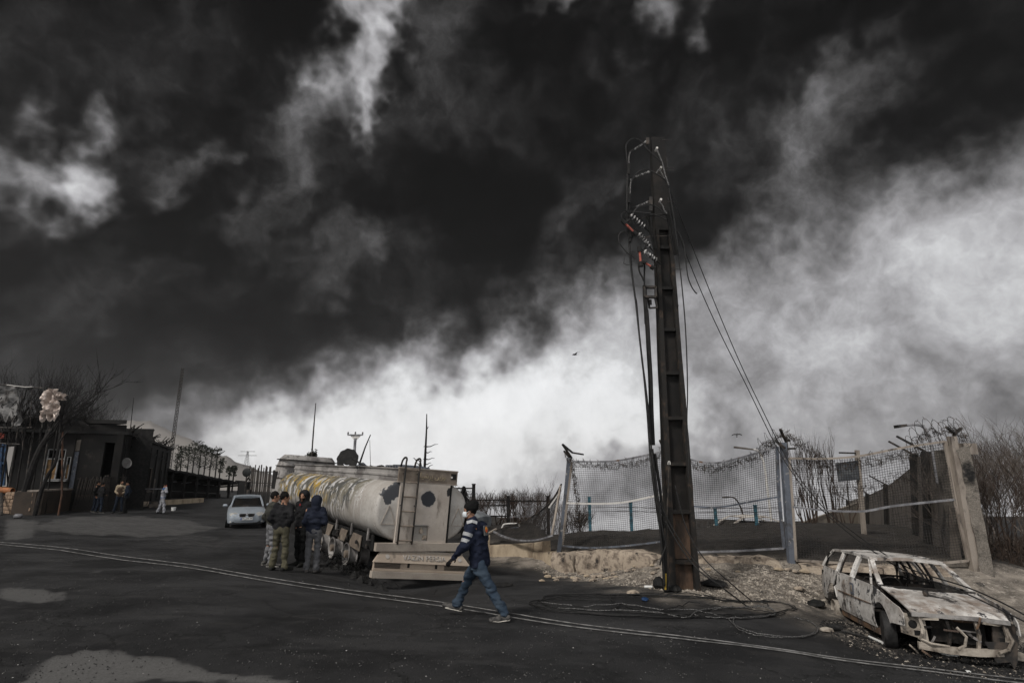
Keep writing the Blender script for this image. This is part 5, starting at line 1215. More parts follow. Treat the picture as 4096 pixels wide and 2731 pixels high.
# ------------------------------------------------------------------ people (smooth implicit bodies)
def surfnet(f, lo, hi, h):
    lo = np.array(lo, float); n = np.maximum(4, np.ceil((np.array(hi) - lo) / h).astype(int) + 1)
    ax = [lo[i] + h * np.arange(n[i]) for i in range(3)]
    G = np.stack(np.meshgrid(*ax, indexing='ij'), -1); val = f(G); ins = val < 0
    c = [(a, b, d) for a in (0, 1) for b in (0, 1) for d in (0, 1)]
    m = n - 1
    cv = {k: val[k[0]:k[0] + m[0], k[1]:k[1] + m[1], k[2]:k[2] + m[2]] for k in c}
    cnt = np.zeros(tuple(m)); acc = np.zeros(tuple(m) + (3,))
    for a in c:
        for d in range(3):
            if a[d] == 0:
                b = list(a); b[d] = 1; b = tuple(b); va, vb = cv[a], cv[b]; cr = (va < 0) != (vb < 0)
                t = np.where(cr, va / np.where(va - vb == 0, 1, va - vb), 0)
                for k in range(3): acc[..., k] += np.where(cr, a[k] + (t if k == d else 0), 0)
                cnt += cr
    act = cnt > 0; idx = -np.ones(tuple(m), int); idx[act] = np.arange(act.sum())
    I = np.stack(np.nonzero(act), -1); vs = lo + h * (I + acc[act] / cnt[act][:, None])
    fs = []
    for d in range(3):
        e, g = (d + 1) % 3, (d + 2) % 3
        sl0 = [slice(None)] * 3; sl1 = [slice(None)] * 3; sl0[d] = slice(0, -1); sl1[d] = slice(1, None)
        cr = ins[tuple(sl0)] != ins[tuple(sl1)]; J = np.stack(np.nonzero(cr), -1)
        J = J[(J[:, e] > 0) & (J[:, g] > 0) & (J[:, e] < m[e]) & (J[:, g] < m[g])]
        def cell(de, dg):
            K = J.copy(); K[:, e] -= de; K[:, g] -= dg; return idx[K[:, 0], K[:, 1], K[:, 2]]
        q = np.stack([cell(0, 0), cell(1, 0), cell(1, 1), cell(0, 1)], -1)
        fl = ins[tuple(J.T)]; q[~fl] = q[~fl][:, ::-1]
        fs.append(q[(q >= 0).all(1)])
    return vs, np.concatenate(fs)
A3 = lambda v: np.array(tuple(v), float)
def rc(P, a, b, r1, r2, w=None, k=1.):
    a, b = A3(a), A3(b); ba = b - a; L2 = ba @ ba + 1e-9
    t = np.clip(((P - a) @ ba) / L2, 0, 1); d = P - a - t[..., None] * ba; q = (d * d).sum(-1)
    if w is not None: dw = d @ A3(w); q = q - dw * dw * (1 - k * k)
    return np.sqrt(np.maximum(q, 0)) - (r1 + (r2 - r1) * t)
def ell(P, c, r, f, l):
    u = np.cross(A3(f), A3(l)); d = P - A3(c); q = np.stack([d @ A3(f) / r[0], d @ A3(l) / r[1], d @ u / r[2]], -1)
    k0 = np.sqrt((q ** 2).sum(-1)); return (k0 - 1) * min(r)
def smin(ds, k=.03):
    o = ds[0]
    for d in ds[1:]:
        h = np.clip(.5 + .5 * (d - o) / k, 0, 1); o = d + (o - d) * h - k * h * (1 - h)
    return o
def folds(P, amt, sc=9., seed=0, vert=2.2, o=None):
    if o is not None:       # only near the surface
        out = np.zeros(o.shape); k = np.abs(o) < .07; out[k] = folds(P[k], amt, sc, seed, vert); return out
    return amt * fbm(P[..., 0] * sc + seed, P[..., 1] * sc + 3 * seed, P[..., 2] * sc * vert, 3)
def sdf_obj(name, f, lo, hi, h, m, parent):
    vs, q = surfnet(f, lo, hi, h); me = bpy.data.meshes.new(name); me.from_pydata(vs.tolist(), [], q.tolist()); me.update()
    me.polygons.foreach_set('use_smooth', [True] * len(me.polygons)); me.materials.append(m)
    return link(name, me, parent)
def cloth(name, c, c2=None, sc=5., rough=.9, bump=.35, bs=60): return mat(name, c, c2 or tuple(q * .7 for q in c[:3]) + (1,), sc, rough, bump, bs, .4, .65, spec=.15)
m_skin = mat('weathered_skin', (.30, .165, .105, 1), (.24, .125, .08, 1), 14., .6, .1, 90)
m_hair = cloth('black_hair', (.010, .009, .008, 1), bs=120)
m_navy = cloth('navy_workwear', (.010, .013, .026, 1), (.016, .020, .036, 1)); m_jean = cloth('faded_blue_jeans', (.026, .040, .060, 1), (.040, .056, .076, 1))
m_beanie = cloth('black_knit', (.008, .008, .008, 1)); m_refl = mat('reflective_tape', (.33, .335, .34, 1), (.26, .26, .265, 1), 8., .5)
m_mask = mat('surgical_mask', (.62, .66, .68, 1), (.52, .55, .57, 1), 8., .8); m_shoe = cloth('grey_trainer', (.09, .085, .08, 1), (.03, .03, .03, 1), 20.); m_sole = mat('pale_sole', (.52, .49, .44, 1), (.36, .34, .30, 1), 12., .8)
m_emb = mat('emblem_grey', (.12, .12, .12, 1), (.09, .09, .09, 1), 9., .8); m_embo = mat('emblem_orange', (.65, .17, .03, 1), (.55, .30, .03, 1), 30., .7, lo=.5, hi=.52); m_embr = mat('emblem_red', (.5, .04, .03, 1), None, rough=.7)
m_blk = cloth('black_jacket', (.010, .010, .011, 1), (.018, .018, .019, 1)); m_olive = cloth('olive_trousers', (.085, .078, .052, 1), (.05, .046, .032, 1)); m_navyh = cloth('dark_navy_hoodie', (.012, .015, .026, 1), (.019, .023, .036, 1))
m_gryp = cloth('grey_trousers', (.105, .105, .11, 1), (.075, .075, .08, 1)); m_gryj = cloth('light_grey_jeans', (.15, .15, .155, 1), (.115, .115, .12, 1)); m_olj = cloth('olive_drab_jacket', (.045, .045, .038, 1)); m_dkp = cloth('black_trousers', (.010, .010, .010, 1))
m_boot = cloth('black_boot', (.012, .012, .011, 1), (.02, .02, .018, 1)); m_ovr = cloth('pale_grey_overalls', (.30, .30, .32, 1), (.23, .23, .245, 1)); m_bsh = cloth('blue_yoke', (.05, .11, .25, 1)); m_beigej = cloth('beige_sleeves', (.38, .31, .22, 1)); m_vest = cloth('brown_vest', (.07, .05, .035, 1)); m_dnim = cloth('dark_denim', (.018, .024, .036, 1))
m_redshirt = cloth('red_collar', (.25, .03, .03, 1)); m_phone = mat('red_phone', (.3, .02, .02, 1), None, rough=.4)

def stand(arms='down', lean=0., spread=.10, head_turn=0., stride=0., arm_pos=None):
    J = dict(f=V(1, 0, 0), l=V(0, 1, 0), pel=V(0, 0, .96), chest=V(lean * .6, 0, 1.28), neck=V(lean, 0, 1.49), head=V(lean + .02, 0, 1.63))
    for s, k in (('L', 1), ('R', -1)):
        J['sh' + s] = V(lean * .8, k * .185, 1.43); J['el' + s] = V(lean * .6 - .04, k * .25, 1.14); J['wr' + s] = V(lean * .5 + .06, k * .24, .90)
        if arms == 'pockets': J['el' + s] = V(-.10, k * .27, 1.15); J['wr' + s] = V(.03, k * .13, .98)
        if arms == 'front': J['el' + s] = V(-.02, k * .24, 1.15); J['wr' + s] = V(.20, k * .12, 1.06)
        J['hip' + s] = V(0, k * .09, .92); J['kn' + s] = V(.02 + k * stride * .5, k * (.09 + spread * .4), .50); J['an' + s] = V(-.02 + k * stride, k * (.09 + spread), .09); J['to' + s] = J['an' + s] + V(.17, k * .05, -.055)
    J['hf'] = V(math.cos(head_turn), math.sin(head_turn), 0)
    if arm_pos: J.update({k: V(*v) for k, v in arm_pos.items()})
    return J
def hand(mb, w, d, l, up, curl=.5, s=1.):
    d = d.normalized(); side = l.normalized(); n_ = d.cross(side).normalized(); L = .085 * s
    c = w + d * L * .55
    mb.loft([[w + d * L * t + side * (.036 * s * math.cos(a) * k) + n_ * (.016 * s * math.sin(a) * k) for a in np.linspace(0, 2 * math.pi, 8, False)] for t, k in ((-.25, .72), (.1, .8), (.5, 1.0), (1.0, 1.0), (1.12, .7))])
    for i, (o, ln) in enumerate(((-.03, .068), (-.010, .078), (.010, .073), (.030, .058))):
        p = w + d * L * 1.02 + side * o * s; b1 = (d * math.cos(curl * .6) + n_ * math.sin(curl * .6)); b2 = (d * math.cos(curl * 1.6) + n_ * math.sin(curl * 1.6)); b3 = (d * math.cos(curl * 2.4) + n_ * math.sin(curl * 2.4))
        q = p + b1 * ln * s * .48; r_ = q + b2 * ln * s * .32; e = r_ + b3 * ln * s * .25
        mb.tube([p, q, r_, e], [.0095 * s, .009 * s, .008 * s, .006 * s], 6)
    p = w + d * L * .25 + side * -.034 * s; q = p + (d * .6 - side * .7 + n_ * .3) * .04 * s; mb.tube([p, q, q + (d * .9 + n_ * .4) * .032 * s], [.012 * s, .0105 * s, .008 * s], 6)
def person(label, loc, rz, J, C, sc=1., h=.015, seed=0, group=None):
    e = empty('person', loc, rz); e.scale = (sc, sc, sc); tag(e, label, 'person', group)
    f, l = J['f'], J['l']; up = V(0, 0, 1); hf = J['hf'].normalized(); hl = up.cross(hf).normalized()
    hd = J['head']; arms = [('L', 1), ('R', -1)]
    allp = np.array([tuple(v) for k, v in J.items() if k not in 'fl' and k != 'hf']); LO, HI = allp.min(0) - .22, allp.max(0) + .25
    # body: head, neck, and the slim figure under the clothes
    def head_sdf(P):
        ds = [ell(P, hd + hf * -.005 + up * .03, (.098, .076, .10), hf, hl), ell(P, hd + hf * .028 - up * .045, (.062, .056, .075), hf, hl)]
        o = smin(ds, .03)
        o = smin([o, rc(P, hd + hf * .092 + up * .005, hd + hf * .108 - up * .03, .009, .015)], .015)
        o = smin([o, ell(P, hd + hf * .088 - up * .062, (.014, .026, .012), hf, hl), ell(P, hd + hf * .082 + up * .03, (.014, .05, .012), hf, hl), ell(P, hd + hf * .07 - up * .098, (.022, .026, .018), hf, hl)], .014)
        for k in (1, -1): o = smin([o, ell(P, hd + hl * k * .078 - up * .005 - hf * .01, (.022, .01, .034), hf, hl)], .008)
        return smin([o, rc(P, hd - up * .06 - hf * .015, J['neck'] - up * .05, .052, .062)], .03)
    def body(P):
        ds = [rc(P, J['pel'], J['chest'], .085, .095, l, .65), rc(P, J['chest'], J['neck'] - up * .04, .095, .055, l, .65)]
        for s, k in arms:
            ds += [rc(P, J['sh' + s], J['el' + s], .042, .036), rc(P, J['el' + s], J['wr' + s], .036, .025), rc(P, J['hip' + s], J['kn' + s], .07, .048), rc(P, J['kn' + s], J['an' + s], .048, .036), rc(P, J['chest'] + up * .08, J['sh' + s], .06, .042)]
        return smin([smin(ds, .04), head_sdf(P)], .02)
    vs, q = surfnet(body, LO, HI, max(h, .016) if h < .018 else .026); mb = MB(); mb.v = [tuple(p) for p in vs]; mb.f = [tuple(r) for r in q.tolist()]
    for s, k in arms: hand(mb, J['wr' + s], (J['wr' + s] - J['el' + s]), f if 'glove' not in C else f, up, C.get('curl', .45))
    me = bpy.data.meshes.new('body'); me.from_pydata(mb.v, [], mb.f); me.update(); me.polygons.foreach_set('use_smooth', [True] * len(me.polygons)); me.materials.append(C.get('skin', m_skin)); bo = link('body', me, e)
    for k in (1, -1): MB().lathe([(.004, -.006), (.011, 0), (.004, .006)], 8, Matrix.Translation(hd + hf * .083 + hl * k * .031 + up * .012) @ hf.to_track_quat('Z', 'Y').to_matrix().to_4x4()).build('eye', m_black, bo)
    if 'glove' in C:
        for s, k in arms:
            mb = MB(); hand(mb, J['wr' + s], (J['wr' + s] - J['el' + s]), f, up, C.get('curl', .45), 1.12); mb.build('glove', C['glove'], e, True)
    # trousers
    def tro(P):
        ds = [rc(P, J['pel'] + up * .02, J['pel'] - up * .06, .112, .12, l, .72)]
        for s, k in arms: ds.append(smin([rc(P, J['hip' + s], J['kn' + s], .097, .074), rc(P, J['kn' + s], J['an' + s] + up * .02, .074, C.get('cuff', .068))], .02))
        o = smin(ds, .03); o = o + folds(P, .048, 7., seed, 2.2, o) * np.clip((.98 - P[..., 2]) * 3, .25, 1)
        return np.maximum(o, P[..., 2] - J['pel'].z - .10)
    sdf_obj('trousers', tro, (LO[0], LO[1], -.05), (HI[0], HI[1], J['pel'].z + .13), h, C['trousers'], e)
    # jacket
    hem = C.get('hem', -.10)
    def jac(P):
        ch, pe = J['chest'], J['pel']
        ds = [rc(P, pe + up * (hem + .06), ch, C.get('waist', .122), .128, l, .68), rc(P, ch, J['neck'] - up * .10, .128, .10, l, .60), rc(P, J['neck'] - up * .07, J['neck'] + up * .01, .085, .068)]
        for s, k in arms:
            ds += [rc(P, J['sh' + s] - l * k * .02, J['el' + s], .075, .062), rc(P, J['el' + s], J['wr' + s], .062, .047)]
        o = smin(ds, .045); o = o + folds(P, .046, 6.5, seed + 5, 1.6, o)
        o = np.maximum(o, (pe.z + hem) - P[..., 2])
        if C.get('hood'):
            hh = np.minimum(rc(P, hd + up * .035 - hf * .012, J['neck'] - hf * .03, .132, .105), ell(P, hd - hf * .05 + up * .0, (.12, .118, .15), hf, hl))
            cut = ell(P, hd + hf * .13 - up * .02, (.11, .075, .105), hf, hl); hh = np.maximum(hh, -cut)
            inner = ell(P, hd + hf * .02, (.105, .095, .125), hf, hl); hh = np.maximum(hh, -inner)
            o = smin([o, hh], .025)
        return o
    sdf_obj('jacket', jac, (LO[0], LO[1], J['pel'].z + hem - .04), HI, h * .93, C['jacket'], e)
    # shoes
    for s, k in arms:
        an, to = J['an' + s], J['to' + s]; d = (to - an); d.z *= .8; heel = an - V(d.x, d.y, 0).normalized() * .055 + V(0, 0, -.045 + .0 * d.z); toe = to + d.normalized() * .05
        pit = (toe - heel).normalized(); nn = up - pit * up.dot(pit); nn.normalize()
        def sh(P, heel=heel, toe=toe, an=an, pit=pit, nn=nn):
            sd_ = pit.cross(nn); o = smin([rc(P, heel, toe, .046, .038, sd_, .95), rc(P, heel + pit * .05 + nn * .03, an + up * .03, .045, .044), rc(P, heel + pit * .08 + nn * .03, heel.lerp(toe, .6), .042, .036)], .03)
            return np.maximum(o, -((P - A3(heel)) @ A3(nn)) - .034)
        a_ = np.minimum(A3(heel), np.minimum(A3(toe), A3(an))) - .09; b_ = np.maximum(A3(heel), np.maximum(A3(toe), A3(an))) + .1
        so = sdf_obj('shoe', sh, a_, b_, h * .8, C.get('shoe', m_boot), e)
        if 'sole' in C:
            sd_ = pit.cross(nn); P_ = []
            for t, wv in ((-.03, .03), (.02, .042), (.12, .037), (.2, .044), (.26, .03)): P_.append((heel + pit * t - nn * .036, wv))
            MB().loft([[c + sd_ * wv * x + nn * z for x, z in ((-1, 0), (1, 0), (1, .022), (-1, .022))] for c, wv in P_]).build('sole', C['sole'], so)
    if C.get('hair'):
        def hr(P):
            o = ell(P, hd - hf * .016 + up * .04, (.104, .086, .108), hf, hl) + folds(P, .02, 22., seed)
            return np.maximum(o, np.maximum(-(((P - A3(hd)) @ A3(up)) + .055 + ((P - A3(hd)) @ A3(hf)) * -.55), -( .075 - ((P - A3(hd)) @ A3(hf)) + .6 * np.maximum(0, (P - A3(hd)) @ A3(up) - .03)) ))
        sdf_obj('hair', hr, A3(hd) - .16, A3(hd) + .18, .010, C['hair'], e)
    if C.get('beard'):
        def bd(P):
            o = ell(P, hd + hf * .028 - up * .05, (.068, .062, .078), hf, hl) + folds(P, .012, 25., seed)
            return np.maximum(np.maximum(o, ((P - A3(hd)) @ A3(up)) + .035), .0 - ((P - A3(hd)) @ A3(hf)))
        sdf_obj('beard', bd, A3(hd) - .16, A3(hd) + .16, .010, m_hair, e)
    return e

# -- man walking across the road
gp = on_ground(1908, 2470)
sx = gp.y / 9.9
JW = dict(f=V(-.87, .5, 0), l=V(-.5, -.87, 0), hf=V(-.99, .12, -.06), pel=V(.03, .0, .80), chest=V(-.01, .0, 1.16), neck=V(-.09, .02, 1.42), head=V(-.135, .03, 1.575),
          shL=V(-.115, -.15, 1.35), elL=V(-.20, -.22, 1.07), wrL=V(-.36, -.20, .90), shR=V(.06, .17, 1.35), elR=V(.08, .27, 1.07), wrR=V(-.02, .33, .86),
          hipL=V(.03, -.09, .78), knL=V(.22, -.14, .42), anL=V(.42, -.22, .10), toL=V(.27, -.18, .025), hipR=V(-.01, .09, .78), knR=V(-.20, .14, .47), anR=V(-.32, .22, .14), toR=V(-.49, .28, .13))
WK = person('man in navy workwear and black beanie striding across the road', gp, 0, JW, dict(trousers=m_jean, jacket=m_navy, shoe=m_shoe, sole=m_sole, glove=m_blk, cuff=.075, hem=-.06, hair=m_hair, waist=.128), sx * 1.045, .0125, 3)
def ringband(name, a, b, t0, t1, r, m, parent):
    d = (b - a).normalized(); u, v = frame_from(d); rg = []
    for t, k in ((t0, .97), (t0, 1.03), (t1, 1.03), (t1, .97)):
        c = a.lerp(b, t); rg.append([c + (u * math.cos(q) + v * math.sin(q)) * r * k for q in np.linspace(0, 2 * math.pi, 18, False)])
    return MB().loft(rg).build(name, m, parent, True)
for t0, t1, r in ((.34, .52, .078), (.66, .84, .073)): ringband('reflective_band', JW['shL'], JW['elL'], t0, t1, r, m_refl, WK); ringband('reflective_band', JW['shR'], JW['elR'], t0, t1, r, m_refl, WK)
cb_ = JW['chest']; bk = -JW['f']
MB().strip([JW['shL'] + V(-.055, -.02, .06), JW['shL'] + V(.03, -.03, .083), JW['shL'] + V(.105, .0, .055)], .05, .012, V(0, -1, .6)).build('shoulder_tape', m_refl, WK)
Me = Matrix.Translation(cb_ + bk * .142 + V(.015, -.03, .13)) @ Matrix((( -JW['l'].x, 0, bk.x, 0), (-JW['l'].y, 0, bk.y, 0), (0, 1, 0, 0), (0, 0, 0, 1))) @ Matrix.Rotation(R(-6), 4, 'X')
em = MB().box((0, 0, 0), (.115, .15, .012)); em.v = [tuple(Me @ Vector(p)) for p in em.v]; emo = em.build('back_emblem', m_emb, WK)
MB().lathe([(.001, 0), (.038, 0), (.036, .004), (.001, .006)], 18, Me @ Matrix.Translation((0, .01, .008)) @ Matrix.Diagonal((.8, 1.2, 1, 1))).build('emblem_shell', m_embo, emo)
MB().lathe([(.001, 0), (.018, 0), (.001, .004)], 14, Me @ Matrix.Translation((.0, -.005, .014)) @ Matrix.Diagonal((.8, 1.2, 1, 1))).build('emblem_core', m_embr, emo)
MB().box(JW['pel'] + V(.0, -.135, -.03), (.09, .02, .05), R(-20)).build('hem_tag', m_refl, WK)
hd = JW['head']; hf = JW['hf'].normalized(); hl = V(0, 0, 1).cross(hf).normalized(); up = V(0, 0, 1)
def bean(P):
    o = smin([ell(P, hd - hf * .012 + up * .05, (.112, .094, .10), hf, hl), ell(P, hd - hf * .07 + up * .10, (.07, .06, .07), hf, hl)], .05) + folds(P, .012, 18., 2)
    return np.maximum(o, -(((P - A3(hd)) @ A3(up)) - .005 - ((P - A3(hd)) @ A3(hf)) * .45))
sdf_obj('beanie', bean, A3(hd) - .2, A3(hd) + .22, .010, m_beanie, WK)
def maskf(P):
    o = np.abs(ell(P, hd + hf * .045 - up * .05, (.072, .063, .072), hf, hl)) - .006
    return np.maximum(np.maximum(o, np.abs(((P - A3(hd)) @ A3(up)) + .052) - .045), .045 - ((P - A3(hd)) @ A3(hf)))
mk = sdf_obj('face_mask', maskf, A3(hd) - .18, A3(hd) + .18, .008, m_mask, WK)
for k in (1, -1): MB().tube([hd + hf * .06 + hl * k * .062 - up * .03, hd + hf * .0 + hl * k * .082 - up * .0, hd - hf * .02 + hl * k * .082 - up * .02, hd + hf * .05 + hl * k * .06 - up * .085], .003, 4).build('ear_loop', m_mask, mk)

def place(u, vf, vt):
    g = on_ground(u, vf); top = at(u, vt, g.y).z; return g, (top - g.z)
# -- four men talking beside the tanker
def man(label, u, vf, vt, rz, J, C, seed, h=.016, extra=.0, group=None):
    g, H_ = place(u, vf, vt); nat = J['head'].z + (.19 if C.get('hood') else .155); return person(label, g, R(rz), J, C, H_ / nat, h, seed, group), H_ / nat
man('man in olive jacket and pale grey jeans, mostly hidden behind the bomber jacket', 1072, 2262, 1962, 40, stand('pockets', head_turn=-.3), dict(trousers=m_gryj, jacket=m_olj, shoe=m_shoe, sole=m_sole, hair=m_hair, cuff=.058), 11)
man('man in black bomber jacket and olive cargo trousers with his back turned', 1112, 2281, 1962, 80, stand('pockets', head_turn=-.7, spread=.07), dict(trousers=m_olive, jacket=m_blk, shoe=m_boot, hair=m_hair, cuff=.07, hem=-.08), 12)
G3, _ = man('man in black hooded coat facing us with his beard showing', 1196, 2262, 1953, -112, stand('pockets', head_turn=.1, spread=.03, stride=.06), dict(trousers=m_dkp, jacket=m_blk, shoe=m_boot, hood=True, beard=True, hem=-.16), 13)
MB().box((.135, .0, 1.435), (.02, .035, .05)).build('red_collar', m_redshirt, G3)
man('man in navy hooded top and grey trousers with his back to us', 1244, 2289, 1974, 96, stand('front', head_turn=.15, spread=.02), dict(trousers=m_gryp, jacket=m_navyh, shoe=m_shoe, sole=m_boot, hood=True, hem=-.07, cuff=.078), 14)
# -- people by the gate, further back
man('man in black jacket standing before the burnt gate, seen from behind', 392, 2050, 1927, 75, stand('front', head_turn=-.4), dict(trousers=m_dnim, jacket=m_blk, shoe=m_boot, sole=m_sole, hair=m_hair, waist=.14), 21, .022)
man('man half hidden behind the black jacket before the burnt gate', 374, 2046, 1921, 20, stand('down', head_turn=.2), dict(trousers=m_dnim, jacket=m_dkp, shoe=m_boot, sole=m_sole, hair=m_hair), 22, .024)
VS, _ = man('bearded man in a brown vest with beige sleeves near the gate', 470, 2052, 1918, -60, stand('front', head_turn=.4), dict(trousers=m_dnim, jacket=m_beigej, shoe=m_boot, sole=m_sole, hair=m_hair, beard=True), 23, .02)
Jv = stand('front')
sdf_obj('vest', lambda P: np.maximum(np.maximum(smin([rc(P, Jv['pel'] - V(0, 0, .06), Jv['chest'], .134, .14, Jv['l'], .72), rc(P, Jv['chest'], Jv['neck'] - V(0, 0, .10), .14, .11, Jv['l'], .72)], .04), .88 - P[..., 2]), P[..., 2] - 1.42), (-.25, -.25, .85), (.25, .25, 1.46), .02, m_vest, VS)
man('man in dark clothes standing right of the bearded man in the vest', 496, 2054, 1922, 200, stand('pockets'), dict(trousers=m_dkp, jacket=m_dnim, shoe=m_boot, hair=m_hair), 24, .022)
PH, _ = man('man in pale grey overalls holding a phone to his ear', 643, 2054, 1931, 30, stand('down', stride=-.17, head_turn=-.3, arm_pos=dict(elR=(.16, -.30, 1.24), wrR=(.10, -.14, 1.52))), dict(trousers=m_ovr, jacket=m_ovr, shoe=m_boot, hair=m_hair, hem=-.04, cuff=.07), 25, .018)
Jp = stand('down')
sdf_obj('blue_yoke', lambda P: np.maximum(smin([rc(P, Jp['chest'], Jp['neck'] - V(0, 0, .10), .135, .108, Jp['l'], .60), rc(P, Jp['shL'], Jp['shR'], .082, .082)], .04), 1.38 - P[..., 2]), (-.3, -.35, 1.35), (.3, .35, 1.6), .02, m_bsh, PH)
MB().box((.09, -.10, 1.60), (.05, .02, .12)).build('phone', m_phone, PH)
sdf_obj('blue_belt', lambda P: np.maximum(rc(P, V(0, 0, .86), V(0, 0, 1.0), .138, .136, Jp['l'], .72), np.abs(P[..., 2] - .93) - .03), (-.25, -.25, .86), (.25, .25, 1.02), .02, m_bsh, PH)

# ------------------------------------------------------------------ bare vegetation
m_bark = mat('grey_bark', (.13, .11, .095, 1), (.06, .05, .043, 1), 6., .9, .3, 40)
m_brbr = mat('brown_twigs', (.052, .036, .027, 1), (.026, .019, .015, 1), 4., .9)
m_char = mat('charred_wood', (.006, .0055, .0055, 1), (.018, .016, .015, 1), 5., .9, .4, 40)
m_pine = mat('dull_pine_needles', (.020, .024, .018, 1), (.035, .036, .026, 1), 5., .9)
def grow(mb, rr, p, d, ln, r, lev, kids=4, curl=.25, upw=.15, n=3, spread=.75):
    pts = [p]; rs = [r]; q = p; dd = d.normalized()
    for k in range(3):
        dd = (dd + V(rr.uniform(-1, 1), rr.uniform(-1, 1), rr.uniform(-1, 1)) * curl + V(0, 0, upw)).normalized(); q = q + dd * ln / 3; pts.append(q); rs.append(r * (1 - .25 * (k + 1)))
    mb.tube(pts, rs, n, False)
    if lev <= 0: return
    for k in range(kids):
        t = rr.uniform(.35, 1.0); i = min(2, int(t * 3)); b = pts[i].lerp(pts[i + 1], t * 3 - i)
        nd = (dd + V(rr.uniform(-1, 1), rr.uniform(-1, 1), rr.uniform(-.6, .9)) * spread).normalized()
        grow(mb, rr, b, nd, ln * rr.uniform(.5, .75), max(r * .5, .0045), lev - 1, kids, curl, upw, n, spread)
def bush(label, base, h, w, stems, seed, m=None, lev=3, kids=4, r=.03, group=None, name='bare_bush', cat='bush', upw=.15, spread=.75):
    rr = random.Random(seed); e = empty(name, base); tag(e, label, cat, group)
    st = MB(); br = MB()
    for k in range(stems):
        a = rr.uniform(0, 2 * math.pi); o = V(math.cos(a), math.sin(a), 0) * w * .25 * rr.random(); d = (V(math.cos(a), math.sin(a), 0) * rr.uniform(.1, .8) * w / h + V(0, 0, 1)).normalized()
        q = o + d * h * .3; st.tube([o - V(0, 0, .3), o + d * h * .15, q], [r, r * .85, r * .7], 5, False)
        for j in range(2): grow(br, rr, q - d * h * .08 * j, (d + V(rr.uniform(-1, 1), rr.uniform(-1, 1), 0) * .25), h * .42, r * .6, lev, kids, .22, upw, 3, spread)
    st.build('trunk', m or m_bark, e); br.build('crown', m or m_bark, e)
    return e

# thicket at the right edge
for k, (u, vb, Y, h, w, st, lb) in enumerate(((4005, 2330, 17.0, 3.3, 2.6, 9, 'bare grey bush nearest the blackened slab end at the right edge'), (4090, 2360, 16.0, 3.5, 2.4, 8, 'bare grey bush cut by the right picture edge'), (3965, 2230, 21.0, 3.9, 3.2, 9, 'bare brown bush behind the slab end'), (4080, 2250, 23., 5.0, 4., 10, 'tall bare tree thicket behind the bushes at the right edge'), (4180, 2300, 19., 4.4, 3.4, 9, 'bare bush just past the right picture edge'))):
    p = at(u, vb, Y); bush(lb, V(p.x, p.y, p.z), h, w, st, 40 + k, m_bark if k % 2 == 0 else m_brbr, 3, 4, .03, upw=.10)
# dense dry undergrowth below them
rr = random.Random(8); mb = MB()
for k in range(3000):
    u = rr.uniform(3900, 4250); Y = rr.uniform(15.5, 26); v = rr.uniform(2180, 2390); p = at(u, v, Y); d = V(rr.uniform(-1, 1), rr.uniform(-1, 1), rr.uniform(.0, 1.2)).normalized() * rr.uniform(.25, .7)
    mb.tube([p, p + d * .6 + V(0, 0, .03), p + d], [.010, .007, .004], 3, False)
tag(mb.build('dry_undergrowth', m_brbr), 'tangle of dry brown twigs below the bushes at the right edge', 'undergrowth', None, 'stuff')
# poplar-like bare shoots beyond the torn mesh
for k, (u, vt, Y, w, n_) in enumerate(((3262, 1745, 27, 1.3, 7), (3335, 1760, 28, 1.2, 6), (3392, 1880, 25, 1.6, 5), (3230, 1930, 25.5, 1.3, 5))):
    b = at(u, 2100, Y); b.z = min(b.z, gz(b.x, b.y)); H_ = at(u, vt, Y).z - b.z
    bush(['tallest fan of bare shoots rising behind the torn mesh', 'second fan of bare shoots just left of the grey sign board', 'low bare bush under the grey sign board', 'short bare bush beside the crossed arm post'][k], b, H_, w, n_, 60 + k, m_brbr, 2, 4, .035, name='bare_tree', cat='tree', upw=.42, spread=.45)
# scrub beyond the low wall, left of the leaning post
for k, (u, vt, Y, w) in enumerate(((1925, 1965, 30, 2.6), (1990, 1985, 31, 2.4), (2060, 1962, 32, 2.8), (2115, 1955, 33, 3.0), (2170, 1968, 31, 2.6), (2215, 2000, 29, 2.2), (1880, 1990, 28, 2.0), (2290, 2030, 26., 1.6))):
    b = at(u, 2125, Y); b.z = gz(b.x, b.y) ; H_ = max(1.2, at(u, vt, Y).z - b.z)
    bush(['bare scrub bush right behind the tanker rear', 'bare scrub bush behind the first dark fence post', 'thick brown scrub bush in the middle beyond the low wall', 'tallest brown scrub bush beyond the low wall', 'brown scrub bush above the collapsed mesh', 'scrub bush just left of the leaning fence post', 'scrub bush showing beside the tanker edge', 'small dark scrub seen through the bulging mesh'][k], b, H_, w, 9, 80 + k, m_brbr, 3, 4, .03, upw=.14)
